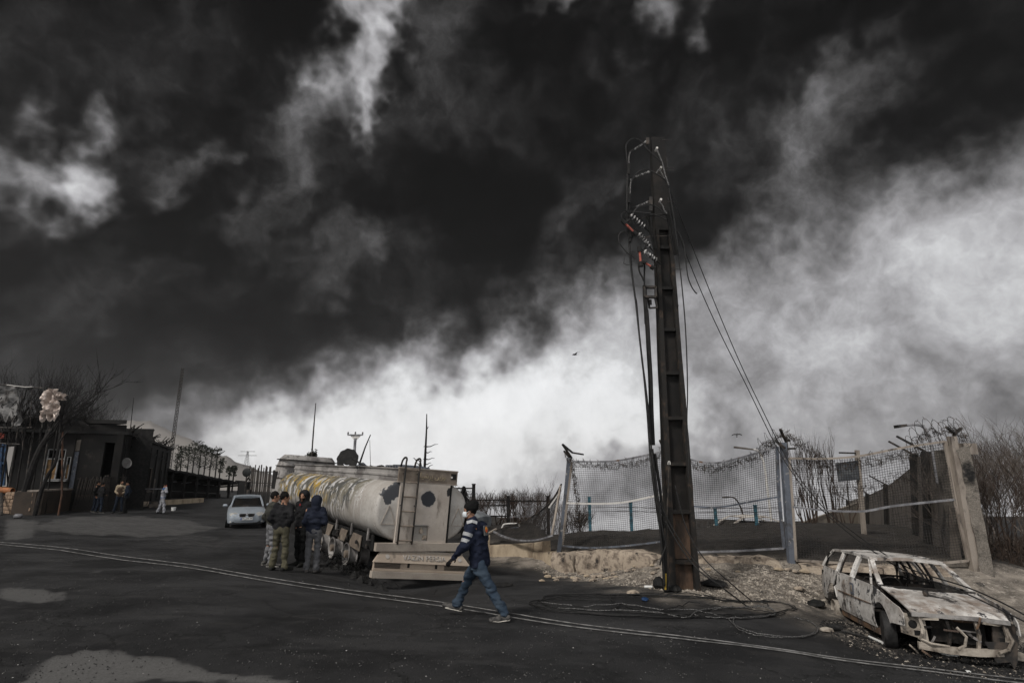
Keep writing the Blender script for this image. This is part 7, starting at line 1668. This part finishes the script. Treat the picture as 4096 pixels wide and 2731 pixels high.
b_ = at(-40, 1957, 32.5); e_ = at(50, 1963, 32.5); mb = MB().lathe([(.16, 0), (.17, .02), (.17, (e_ - b_).length), (.13, (e_ - b_).length), (.13, (e_ - b_).length - .3), (.01, (e_ - b_).length - .3)], 16, Matrix.Translation(b_) @ (e_ - b_).to_track_quat('Z', 'Y').to_matrix().to_4x4()); tag(mb.build('orange_pipe', mat('orange_pipe_paint', (.32, .12, .045, 1), (.16, .07, .03, 1), 3., .7), None, True), 'thick orange pipe end poking in at the left edge', 'pipe')
MB_ = MB().tube([at(6, 1966, 32.5), V(*on_ground(6, 2060))], .07, 6); tag(MB_.build('pipe_support', m_dsteel), 'grey upright under the orange pipe at the left edge', 'post')
# iron gate and railings
def railing(name, label, u0, vb0, u1, vb1, Y0, Y1, h, n_, m, lean=0., cat='railing', pr=.018, rails=(.12, .55, .95)):
    a, b = at(u0, vb0, Y0), at(u1, vb1, Y1); a.z, b.z = gz(a.x, a.y), gz(b.x, b.y); e = empty(name, a); tag(e, label, cat)
    for f_ in rails: MB().bar(V(0, 0, h * f_), b - a + V(0, 0, h * f_), .05, .05).build('rail', m, e)
    rr = random.Random(int(u0)); me0 = None
    for k in range(n_ + 1):
        t = k / n_; hh = h * rr.uniform(.92, 1.05); p = (b - a) * t
        if me0 is None: o = MB().box((0, 0, .5), (pr * 2, pr * 2, 1)).build('picket', m, e); me0 = o.data
        else: o = link('picket', me0, e)
        o.location = p; o.scale = (1, 1, hh); o.rotation_euler = (0, lean + rr.uniform(-.03, .03), 0)
    return e
railing('iron_gate', 'burnt iron railing gate behind the men at the left', 290, 2030, 395, 2032, 36, 36.5, 2.0, 20, m_dsteel, .10, 'gate', .03)
railing('iron_gate', 'second burnt railing leaf between the men and the building', 395, 2030, 490, 2028, 36.2, 38, 2.15, 20, m_dsteel, -.05, 'gate', .03)
railing('palisade_fence', 'dark palisade railings between the round mirror and the truck cab', 990, 2010, 1130, 2010, 46, 44, 3.1, 26, m_dsteel, 0., 'fence', .03, (.10, .60, .88))
rr = random.Random(12)
tr = empty('trestle', V(*on_ground(600, 2030))); tag(tr, 'pale trestle stand beside the man with the phone', 'trestle')
for sx_ in (-.75, .75):
    for sy_ in (-.28, .28): MB().bar(V(sx_, sy_, 0), V(sx_ * .93, 0, 1.25), .06, .05).build('leg', m_gsteel, tr)
    MB().bar(V(sx_, -.26, .35), V(sx_, .26, .35), .04, .04).build('stretcher', m_gsteel, tr)
MB().bar(V(-.85, 0, 1.27), V(.85, 0, 1.27), .09, .08).build('top_bar', m_gsteel, tr)
kb = on_ground(655, 2018); kb2 = on_ground(800, 2008); tag(MB().bar(V(0, 0, .1), kb2 - kb + V(0, 0, .1), .6, .5).build('kerb_block', m_conc, None, False, kb), 'long pale kerb block below the black canopy', 'kerb')
tag(MB().lathe([(.12, 0), (.15, .22), (.14, .22), (.11, .02)], 14, Matrix.Identity(4)).build('white_bucket', m_platew, None, True, on_ground(693, 2042)), 'small white bucket on the road beside the man with the phone', 'bucket')
mb = MB().lathe([(.05, 0), (.16, .03), (.19, .12), (.12, .2), (.04, .21)], 12); jag(mb, .08, 5, 3); tag(mb.build('white_bag', m_gsteel, None, True, on_ground(70, 2074)), 'crumpled white bag at the foot of the brick wall', 'bag')
for k in range(9):
    p = on_ground(rnd.uniform(500, 620), rnd.uniform(2012, 2030)); bb = MB().box((0, 0, .12), (rnd.uniform(.3, .9), rnd.uniform(.2, .5), rnd.uniform(.15, .5)), rnd.uniform(0, 3)); jag(bb, .1, 3, k); tag(bb.build('rubble_block', m_rub if k % 2 else m_cw, None, False, p), 'lump of rubble along the foot of the burnt building', 'rubble', 'rubble at the building foot')

# ------------------------------------------------------------------ black canopy, gatepost, round mirror
CP = empty('canopy', at(656, 2000, 61)); o0 = Vector(CP.location); tag(CP, 'long collapsed black vehicle canopy running back beside the road', 'canopy')
f0, f1 = at(650, 1868, 60), at(967, 1930, 74); b0, b1 = f0 + V(-7, 3, -1.1), f1 + V(-7, 3, -.5)
ns = 26; rings = []; rr = random.Random(6)
for k in range(ns + 1):
    t = k / ns; A, B = f0.lerp(f1, t) + V(0, 0, rr.uniform(-.06, .08)), b0.lerp(b1, t); rings.append([A - o0, B - o0, B - o0 - V(0, 0, .12), A - o0 - V(0, 0, .22)])
MB().loft(rings).build('roof', m_roofb, CP)
for k in range(8):
    t = k / 7; A = f0.lerp(f1, t) + V(-.3, 0, -.1); B = A.copy(); B.z = gz(A.x, A.y) - .2; MB().bar(A - o0, B - o0, .22, .22, V(0, 1, 0)).build('post', m_char, CP)
    A2 = b0.lerp(b1, t); MB().bar(f0.lerp(f1, t) - o0 - V(0, 0, .3), A2 - o0 - V(0, 0, .3), .16, .2).build('rafter', m_char, CP)
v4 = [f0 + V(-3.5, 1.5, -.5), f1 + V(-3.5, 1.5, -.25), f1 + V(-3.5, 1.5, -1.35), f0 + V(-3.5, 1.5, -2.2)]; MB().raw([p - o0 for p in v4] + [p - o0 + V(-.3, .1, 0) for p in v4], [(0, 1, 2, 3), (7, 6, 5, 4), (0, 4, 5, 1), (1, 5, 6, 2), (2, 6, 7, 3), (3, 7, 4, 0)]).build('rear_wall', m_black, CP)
v4 = [p + V(-3, 1, 0) for p in (f0 + V(0, 0, -2.2), f1 + V(0, 0, -1.4), f1 + V(0, 0, -2.6), f0 + V(0, 0, -4))]; MB().raw([p - o0 for p in v4], [(0, 1, 2, 3)]).build('rear_fence', m_bw, CP)
for k in range(6):
    p = f0.lerp(f1, .12 + .14 * k) + V(-1.5, .5, -1.15 + .10 * k); MB().box(p - o0, (rnd.uniform(.5, 1.3), .1, .08), Matrix.Rotation(rnd.uniform(-.2, .1), 3, 'Y')).build('twisted_strip', m_gsteel, CP)
g = at(972, 1990, 44); g.z = gz(g.x, g.y); gp_ = empty('gate_post', g); tag(gp_, 'burnt black gate post with a bent arm, left of the railings', 'gate post'); Hg = at(972, 1926, 44).z - g.z
MB().box((0, 0, Hg / 2), (.62, .5, Hg)).build('column', m_roofb, gp_); MB().tube([V(-.7, 0, Hg + .05), V(.1, 0, Hg), V(.25, 0, Hg + .30), V(.38, 0, Hg + .1)], .07, 6).build('arm', m_char, gp_); MB().box((.42, -.1, Hg * .5), (.25, .3, .8)).build('side_box', m_dsteel, gp_)
mr = at(986, 1889, 43); b = V(mr.x, mr.y, gz(mr.x, mr.y)); e = empty('traffic_mirror', b); tag(e, 'round dark traffic mirror on a post at the gate', 'mirror')
MB().tube([V(0, .06, 0), V(0, .06, mr.z - b.z)], .045, 8).build('post', m_dsteel, e)
md = MB().lathe([(.01, .05), (.2, .04), (.31, 0), (.32, -.02), (.31, -.05), (.01, -.06)], 26, Matrix.Translation((0, 0, mr.z - b.z)) @ Matrix.Rotation(R(90), 4, 'X')).build('mirror_disc', mat('sooty_mirror', (.02, .021, .021, 1), (.04, .042, .042, 1), 4., .35, metal=.4), e, True)

# ------------------------------------------------------------------ fences, posts and lamps beyond the mesh
def post(name, label, u, vt, vb, Y, wd, m, cat='post', arm=None):
    t = at(u, vt, Y); b = at(u, vb, Y); b.x = t.x; z = min(b.z, gz(b.x, b.y)); e = empty(name, V(b.x, b.y, z)); tag(e, label, cat)
    MB().box((0, 0, (t.z - z) / 2), (wd, wd, t.z - z)).build('shaft', m, e)
    MB().box((0, 0, t.z - z + .02), (wd * 1.2, wd * 1.2, .04)).build('cap', m, e)
    return e
for k, (u, vt, lb) in enumerate(((1895, 1937, 'tall dark fence post at the tanker edge, with wire on top'), (2033, 1985, 'dark fence post in the middle of the scrub'), (2192, 1985, 'dark fence post above the collapsed mesh'))): post('boundary_post', lb, u, vt, 2130, 29.5, .16, m_char)
for a, b, lb in (((1795, 1952), (1893, 1952), 'top fence rail between the tanker and the tall dark post'), ((1900, 2000), (2030, 1998), 'dark fence rail across the scrub left of the middle post'), ((1900, 2022), (2030, 2020), 'lower dark fence rail left of the middle post'), ((2038, 2003), (2188, 2003), 'dark fence rail right of the middle post'), ((2095, 2025), (2190, 2024), 'short pale fence rail near the collapsed mesh'), ((2040, 2066), (2160, 2064), 'lowest pale fence rail right of the middle post'), ((1900, 2062), (2030, 2064), 'lowest fence rail left of the middle post')):
    tag(MB().bar(at(*a, 29.5), at(*b, 29.5), .06, .06).build('fence_rail', m_char if 'pale' not in lb else m_gsteel), lb, 'fence rail')
mb = MB()
for k in range(7): mb.tube([at(1800, 1955 + k * 11, 29.6), at(1893, 1954 + k * 11, 29.6)], .012, 3, False)
for k in range(12): mb.tube([at(1800 + k * 8, 1955, 29.6), at(1800 + k * 8, 2120, 29.6)], .006, 3, False)
tag(mb.build('wire_netting', m_mesh), 'wire netting between the tanker and the tall dark post', 'netting', None, 'stuff')
pts = []
for k in range(260):
    t = k / 259; a = k * .55; c = at(1795 + 400 * t, 1960 + 40 * min(1, t * 4) , 29.5); pts.append(c + V(.12 * math.cos(a), .2 * math.cos(a), .22 * math.sin(a) + .12))
tag(MB().tube(pts, .012, 3, False).build('barbed_wire_coil', m_barb), 'thin razor wire coil along the fence behind the scrub', 'barbed wire')
for k, (u, vt, vb, lb) in enumerate(((2357, 1990, 2130, 'turquoise post seen through the bulging mesh, left one'), (2522, 2008, 2130, 'turquoise post seen through the bulging mesh, nearest the power pole'), (2860, 2030, 2105, 'short turquoise post seen through the sagging mesh'), (3020, 2022, 2100, 'turquoise post behind the white car shell'))): post('turquoise_post', lb, u, vt, vb, 24.0, .11, m_blue)
for k, v in enumerate((2030, 2046)): tag(MB().tube(smooth_poly([at(2340, v, 24), at(2520, v - 2, 24), at(2700, v + 4, 24), at(2860, v + 2, 24), at(3130, v, 24)], 6), .012, 4).build('fence_wire', m_dsteel), ['upper', 'lower'][k] + ' thin wire strung between the turquoise posts', 'wire')
def lamp(label, pts, Y, r, m, head, Yb=None):
    P = smooth_poly([at(u, v, Y) for u, v in pts], 6); b = P[-1].copy(); e = empty('street_lamp', b); tag(e, label, 'street lamp')
    MB().tube([p - b for p in P], [r * (.7 + .5 * i / len(P)) for i in range(len(P))], 8).build('lamp_pole', m, e, 'all')
    h0, h1 = at(*head[0], Y) - b, at(*head[1], Y) - b; MB().bar(h0, h1, .22, .09, V(0, 0, 1), .16, .07).build('lamp_head', m_dsteel if m is not m_white else m_cw, e)
lamp('white street lamp seen through the sagging mesh', [(3010, 1797), (3032, 1802), (3046, 1825), (3058, 1865), (3072, 1970), (3086, 2090), (3090, 2140)], 31, .06, m_white, ((2938, 1788), (3012, 1797)))
lamp('small dark curved lamp far behind the sagging mesh', [(2898, 1988), (2936, 1990), (2959, 2020), (2972, 2060), (2980, 2110)], 40, .06, m_dsteel, ((2890, 1988), (2912, 1988)))
lamp('white hooked street lamp in front of the tall dark wall', [(3612, 1702), (3662, 1698), (3692, 1706), (3712, 1735), (3732, 1805), (3744, 1880), (3753, 1935)], 17.0, .05, m_gsteel, ((3585, 1706), (3622, 1701)))
tag(MB().bar(at(3748, 1850, 17.1), at(3762, 1935, 17.2), .10, .25).build('lamp_bracket', m_black), 'black bracket holding the hooked lamp on the wall', 'bracket')
sg_ = empty('sign_board', at(3455, 2140, 19)); o0 = Vector(sg_.location); tag(sg_, 'blank dark grey sign board on a beige post behind the mesh', 'sign')
MB().bar(V(0, 0, -.3), at(3428, 1800, 19) - o0, .11, .11, V(0, 1, 0)).build('post', m_beige, sg_)
v4 = [at(3346, 1852, 18.8), at(3432, 1840, 18.9), at(3438, 1918, 18.9), at(3356, 1926, 18.8)]; MB().raw([p - o0 for p in v4] + [p - o0 + V(0, .05, 0) for p in v4], [(0, 1, 2, 3), (7, 6, 5, 4), (0, 4, 5, 1), (1, 5, 6, 2), (2, 6, 7, 3), (3, 7, 4, 0)]).build('board', mat('scorched_sign', (.05, .055, .062, 1), (.10, .105, .11, 1), 3., .7, .2, 40, .5, .65), sg_)
MB().bar(at(3357, 1810, 19) - o0, at(3425, 1812, 19) - o0, .05, .05).build('bracket', m_dsteel, sg_)
# overturned tube chair frame behind the collapsed mesh
ch = empty('bent_tube_frame', at(2010, 2140, 24)); o0 = Vector(ch.location); tag(ch, 'bent pale tube frame beyond the collapsed mesh', 'tube frame')
MB().tube(smooth_poly([at(2000, 2135, 24) - o0, at(2010, 2105, 24) - o0, at(2022, 2095, 24) - o0, at(2070, 2094, 24) - o0, at(2078, 2105, 24) - o0], 4), .035, 6).build('tube', m_white, ch)
MB().tube(smooth_poly([at(1985, 2150, 24) - o0, at(1995, 2122, 24) - o0, at(2025, 2112, 24) - o0, at(2075, 2110, 24) - o0], 4), .04, 6).build('tube', m_bluegrey, ch)
tag(MB().bar(at(1940, 2140, 22.6), at(1985, 2114, 22.9), .12, .04).build('plank', m_beige), 'short plank leaning on the low wall behind the walking man', 'plank')

# ------------------------------------------------------------------ fallen cables
def zc(x, y): return 1900 + x / 1.68, 2250 + y / 1.68
def ground_line(px, r, m, name, label, cat='cable', sub=5, wob=.0, seed=0, group=None):
    P = [Vector((u, v, 0)) for u, v in px]; S = smooth_poly(P, sub); rr = random.Random(seed); out = []
    for i, s in enumerate(S):
        g = on_ground(s.x, s.y); g.z += r + .012 + wob * rr.random(); out.append(g)
    return tag(MB().tube(out, r, 6).build(name, m, None, 'all'), label, cat, group)
L1 = [(-60, 2165), (0, 2170), (226, 2189), (505, 2227), (784, 2264), (1115, 2320), (1463, 2372), (1811, 2417), (2029, 2452), (2316, 2498), (2717, 2549), (3065, 2594), (3483, 2655), (4096, 2724), (4200, 2738)]
L2 = [(-60, 2172), (0, 2178), (250, 2204), (490, 2240), (784, 2277), (1115, 2334), (1463, 2387), (1811, 2432), (2029, 2468), (2316, 2512), (2717, 2560), (3065, 2600), (3483, 2665), (4096, 2740), (4200, 2752)]
ground_line(L1, .010, m_line, 'road_cable', 'upper of the two grey cables stretched across the whole road')
ground_line(L2, .010, m_line, 'road_cable', 'lower of the two grey cables stretched across the whole road')
def loop(cx, cy, rx, ry, rot, r, m, label, seed, a0=0, a1=360, wob=.02):
    rr = random.Random(seed); P = []
    for k in range(29):
        a = R(a0 + (a1 - a0) * k / 28); j = 1 + .06 * math.sin(3 * a + seed); x = rx * math.cos(a) * j; y = ry * math.sin(a) * j
        P.append(zc(cx + x * math.cos(R(rot)) - y * math.sin(R(rot)), cy + x * math.sin(R(rot)) + y * math.cos(R(rot))))
    ground_line(P, r, m, 'fallen_cable', label, 'cable', 3, wob, seed, 'loops of fallen cable at the pole foot')
CL = 'loop of burnt power cable in the tangle on the ground before the pole'
loop(1230, 298, 870, 66, 1.2, .010, m_cable, CL, 1); loop(1260, 300, 860, 72, 1.8, .010, m_cable, CL, 2, 0, 330); loop(1300, 292, 840, 60, 2.5, .010, m_cable, CL, 3, 20, 360); loop(1200, 305, 800, 66, 1.4, .010, m_cable, CL, 4, 40, 350)
loop(720, 286, 262, 30, 3, .009, m_cable, CL, 5); loop(1750, 345, 272, 40, -1, .009, m_bare, CL, 6); loop(1760, 350, 250, 32, 0, .009, m_cable, CL, 7); loop(2005, 432, 285, 82, 6, .009, m_bare, CL, 8, -60, 205); loop(1500, 300, 600, 70, 4, .010, m_cable, CL, 9, 10, 300)
ground_line([zc(*p) for p in ((440, 272), (700, 300), (980, 290), (1250, 325), (1500, 335), (1700, 385), (1900, 375), (2020, 355))], .009, m_bare, 'fallen_cable', 'pale stranded wire running through the cable tangle', 'cable', 5, .03, 3)
ground_line([zc(*p) for p in ((560, 310), (900, 330), (1230, 345), (1430, 385), (1480, 345), (1600, 325), (1900, 305), (2010, 330))], .009, m_bare, 'fallen_cable', 'kinked pale stranded wire in the cable tangle', 'cable', 5, .03, 4)
ground_line([zc(*p) for p in ((1240, 345), (1350, 320), (1440, 288), (1560, 300), (1660, 310))], .009, m_cable, 'fallen_cable', 'short kinked black cable in the middle of the tangle', 'cable', 4, .05, 5)
ground_line([zc(*p) for p in ((1700, 385), (1760, 440), (1900, 490), (2100, 510), (2230, 505), (2285, 470))], .009, m_bare, 'fallen_cable', 'pale stranded wire looping toward the burnt car', 'cable', 5, .02, 6)
def guy(label, pts, r=.012): return cable('guy_cable', [at(u, v, Y) for u, v, Y in pts], r, m_cable, label, 'cable', None, 6)
q1 = on_ground(2985, 2420); q2 = on_ground(3070, 2432)
guy('left of the slack cables from the pole foot to the tangle', [(2640, 2010, 12.6), (2690, 2112, 12.5), (2775, 2240, 12.3), (2880, 2340, 12.1), (2975, 2412, q1.y)])
guy('right of the slack cables from the pole foot to the tangle', [(2700, 1940, 12.7), (2745, 2110, 12.6), (2815, 2230, 12.4), (2910, 2320, 12.2), (3010, 2405, q2.y + .3)])
guy('lowest slack cable from the pole foot to the tangle', [(2660, 2080, 12.6), (2720, 2185, 12.4), (2790, 2275, 12.2), (2870, 2335, 12.0), (2990, 2425, q1.y - .1)], .013)
guy('upper long cable from the pole top over the fence post to the burnt car', [(2668, 735, 13.0), (2735, 900, 13.6), (2850, 1190, 14.4), (2960, 1450, 15.0), (3060, 1660, 15.3), (3125, 1790, 15.4), (3190, 1900, 15.0), (3300, 2035, 14.2), (3430, 2140, 13.2), (3540, 2216, 12.0), (3660, 2282, 11.2), (3860, 2345, 10.2), (4000, 2405, 9.6), (4120, 2470, 9.2)])
guy('lower long cable from the pole top over the fence post to the burnt car', [(2672, 790, 13.0), (2705, 910, 13.3), (2790, 1130, 14.0), (2880, 1330, 14.6), (2980, 1530, 15.0), (3100, 1775, 15.3), (3170, 1890, 14.9), (3270, 2020, 14.2), (3400, 2135, 13.2), (3520, 2222, 12.0), (3640, 2292, 11.0), (3840, 2362, 10.0), (4110, 2490, 9.1)])

# ------------------------------------------------------------------ birds
def bird(label, u, v, Y, s, roll, yaw):
    e = empty('bird', at(u, v, Y), rot=(0, roll, yaw)); tag(e, label, 'bird')
    bo_ = MB().loft([[V(x, r * .8 * math.cos(a), r * math.sin(a)) * s for a in np.linspace(0, 2 * math.pi, 8, False)] for x, r in ((.22, .012), (.17, .035), (.12, .03), (.05, .055), (-.06, .05), (-.14, .03), (-.18, .02))]).build('body', m_char, e, True)
    MB().raw([V(-.15, -.02, .0) * s, V(-.15, .02, 0) * s, V(-.33, .06, 0) * s, V(-.33, -.06, 0) * s], [(0, 1, 2, 3)]).build('tail', m_char, e)
    for k in (1, -1): MB().grid(lambda a, b: V(.06 - .12 * b - .10 * a * a - .05 * a, k * (.03 + .42 * a), .10 * math.sin(a * 2.4) + .01) * s, 6, 3, .006 * s).build('wing', m_char, e)
bird('dark bird gliding left of the power pole', 2300, 1418, 60, 1.5, R(8), R(200)); bird('small dark bird banking right of the power pole', 2948, 1738, 60, 1.1, R(-50), R(60))

# ------------------------------------------------------------------ litter and debris
def z7(x, y): return 3200 + x / 2.4855, 2100 + y / 2.4855
p = on_ground(*z7(1975, 1290)); tag(MB().lathe([(.15, .0), (.20, .0), (.205, .03), (.19, .06), (.19, .12), (.205, .16), (.20, .18), (.15, .17)], 24).build('wheel_ring', m_tyre, None, True, p), 'black wheel ring lying before the burnt car nose', 'wheel ring')
def lay(name, a, b, r, m, label, cat, dz=0.): 
    A, B = on_ground(*a), on_ground(*b); A.z += r + dz; B.z += r + dz; return tag(MB().tube([A, A.lerp(B, .5), B], r, 10).build(name, m, None, True), label, cat)
lay('white_pipe', z7(690, 1110), z7(820, 1172), .022, m_platew, 'white plastic pipe end on the soot by the burnt car', 'pipe')
lay('charred_tube', z7(285, 1060), z7(410, 1068), .055, m_tyre, 'short fat charred tube left of the burnt car', 'tube'); lay('charred_tube', z7(410, 1075), z7(690, 1120), .018, m_tyre, 'thin charred tube joining the fat tube and the white pipe', 'tube')
lay('white_pipe', z5(372, 1366), z5(440, 1366), .03, m_platew, 'short white pipe left of the pole foot', 'pipe')
def lump(label, u, v, s, m, seed, cat='debris', name='charred_lump', flat=.6):
    mb = MB().lathe([(.02, -.1), (.6, .0), (.9, .25), (.8, .6), (.4, .85), (.02, .95)], 9); jag(mb, .35, 1.6, seed); mb.v = [(x * s, y * s, z * s * flat) for x, y, z in mb.v]
    return tag(mb.build(name, m, None, False, on_ground(u, v)), label, cat)
lump('black charred lump at the right foot of the pole', *z5(610, 1400), .24, m_black, 1); lump('flat black lump on the dirt right of the pole', *z5(955, 1350), .32, m_black, 2, flat=.45); lump('upright charred scrap left of the pole foot', *z5(495, 1372), .14, m_black, 3, flat=1.8)
lump('pale stone left of the pole foot', *z5(280, 1420), .16, m_rub, 4, 'stone', 'stone'); lump('dark blue cap lying among the cables', *z5(375, 1470), .08, mat('dark_blue_plastic', (.01, .03, .08, 1), None, rough=.4), 5, 'cap', 'plastic_cap', .9)
lump('dark slab of debris on the soot behind the walking man', 2010, 2342, .28, m_black, 6, flat=.3); lump('charred mound behind the rear wheel of the burnt car', *z7(165, 790), .22, m_black, 7); lump('pale ash lump beside the charred tube', *z7(268, 1068), .13, m_ashpale, 8); lump('white ash lump before the burnt car', *z7(1480, 1290), .16, m_platew, 9, flat=.35); lump('pale ash lump under the burnt car nose', *z7(1690, 1235), .17, m_ashpale, 10); lump('bone white scrap on the road below the burnt car', *z7(1672, 1466), .05, m_platew, 11); lump('scorched plank-like scrap at the right edge', *z7(2190, 1330), .22, m_ashpale, 12, flat=.4)
rr = random.Random(77); big = []
for k in range(46):
    u, v = rr.choice([(rr.uniform(2330, 2640), rr.uniform(2262, 2310)), (rr.uniform(2790, 3260), rr.uniform(2275, 2370)), (rr.uniform(2150, 2500), rr.uniform(2290, 2330))])
    lump('loose pale stone on the dirt bank below the fence', u, v, rr.uniform(.05, .14), m_rub if k % 3 else m_conc, 20 + k, 'stone', 'stone')['group'] = 'loose stones on the dirt bank'
# gravel, grit and flakes of ash, too many to count
def scatter(name, label, n, fn, smin_, smax_, m, seed, flat=.7):
    rr = np.random.RandomState(seed); vs = []; fs = []
    n0 = n; T = np.array([(1, 0, -.3), (-.5, .87, -.3), (-.5, -.87, -.3), (.1, .1, .9)])
    UV = fn(rr, n); n = len(UV); g = SURF(UV[:, 0], UV[:, 1])
    s = smin_ + (smax_ - smin_) * rr.rand(n) ** 3; a = rr.rand(n) * 6.28
    for i in range(n):
        c, sn = math.cos(a[i]), math.sin(a[i]); q = T * s[i] * (1 + .5 * (rr.rand(4, 3) - .5)); q[:, 2] *= flat
        x = q[:, 0] * c - q[:, 1] * sn; y = q[:, 0] * sn + q[:, 1] * c; k = len(vs)
        vs += [(UV[i, 0] + x[j], UV[i, 1] + y[j], g[i] + q[j, 2] + s[i] * .25 + UV[i, 2]) for j in range(4)]
        fs += [(k, k + 1, k + 3), (k + 1, k + 2, k + 3), (k + 2, k, k + 3)]
    me = bpy.data.meshes.new(name); me.from_pydata(vs, [], fs); me.materials.append(m); return tag(link(name, me), label, 'gravel', None, 'stuff')
def road_pts(rr, n):
    Y = 5.2 * (30 / 5.2) ** (rr.rand(n) ** 1.3); X = (rr.rand(n) * 2 - 1) * Y * .95; k = vn = fbm(X * .5, Y * .5, 3, 3) + rr.rand(n) * .35 > .05
    X, Y = X[k], Y[k]; Z = np.zeros(len(X)) + .004; P_ = np.stack([X, Y, Z], 1); P_ = P_[sd_poly(X, Y, DIRT) > .1]
    return np.concatenate([P_, P_[:max(0, n - len(P_))]])[:n] if len(P_) * 2 >= n else np.resize(P_, (n, 3))
m_grit = mat('dark_grit', (.020, .020, .020, 1), (.085, .083, .080, 1), 3., .85, grain=0, lo=.45, hi=.62); m_flake = mat('ash_flake', (.5, .49, .47, 1), (.3, .29, .28, 1), 3., .9, grain=0)
scatter('road_grit', 'dark grit scattered over the sooty road', 22000, road_pts, .004, .016, m_grit, 1)
scatter('ash_flakes', 'pale flakes of ash on the sooty road', 900, road_pts, .003, .013, m_flake, 2, .4)
def bank_pts(rr, n):
    out = []
    A = np.array([on_ground(u, v)[:2] for u, v in zip(rr.uniform(2120, 3350, 900), rr.uniform(2270, 2400, 900))]); i = rr.randint(0, len(A), n)
    P_ = A[i] + rr.normal(0, .25, (n, 2)); k = sd_poly(P_[:, 0], P_[:, 1], DIRT) < -.15; P_ = P_[k]; n = len(P_); return np.concatenate([P_, np.full((n, 1), .0)], 1)
m_gravel = mat('bank_gravel', (.36, .32, .27, 1), (.10, .085, .07, 1), 6., .95, grain=0, lo=.4, hi=.6)
scatter('bank_gravel', 'pale gravel strewn over the dirt bank below the fence', 15000, bank_pts, .008, .045, m_gravel, 3)
def car_pts(rr, n):
    a = rr.rand(n) * 6.28; r_ = rr.rand(n) ** .6; return np.stack([7.35 + 1.9 * r_ * np.cos(a), 10.3 + 2.3 * r_ * np.sin(a), np.full(n, .0)], 1)
scatter('car_ash', 'ash and charred crumbs around the burnt car', 2200, car_pts, .005, .028, m_ashpale, 4, .5); scatter('car_char', 'black charred crumbs around the burnt car', 6000, car_pts, .008, .045, m_black, 5, .6)

# ------------------------------------------------------------------ smoky air
hz = MB().box((0, 840, -200), (5200, 1760, 640)).build('haze', None); tag(hz, 'thin grey smoke haze in the air', 'haze', None, 'stuff')
hm = bpy.data.materials.new('smoke_haze'); hm.use_nodes = True; t = NT(hm.node_tree)
pv = t.n('ShaderNodeVolumePrincipled'); t.put(pv.inputs['Color'], (.92, .92, .93)); pv.inputs['Density'].default_value = .00012; pv.inputs['Anisotropy'].default_value = .3
t.t.links.new(pv.outputs[0], t.n('ShaderNodeOutputMaterial').inputs[1]); hz.data.materials.append(hm)
SC.cycles.volume_bounces = 1
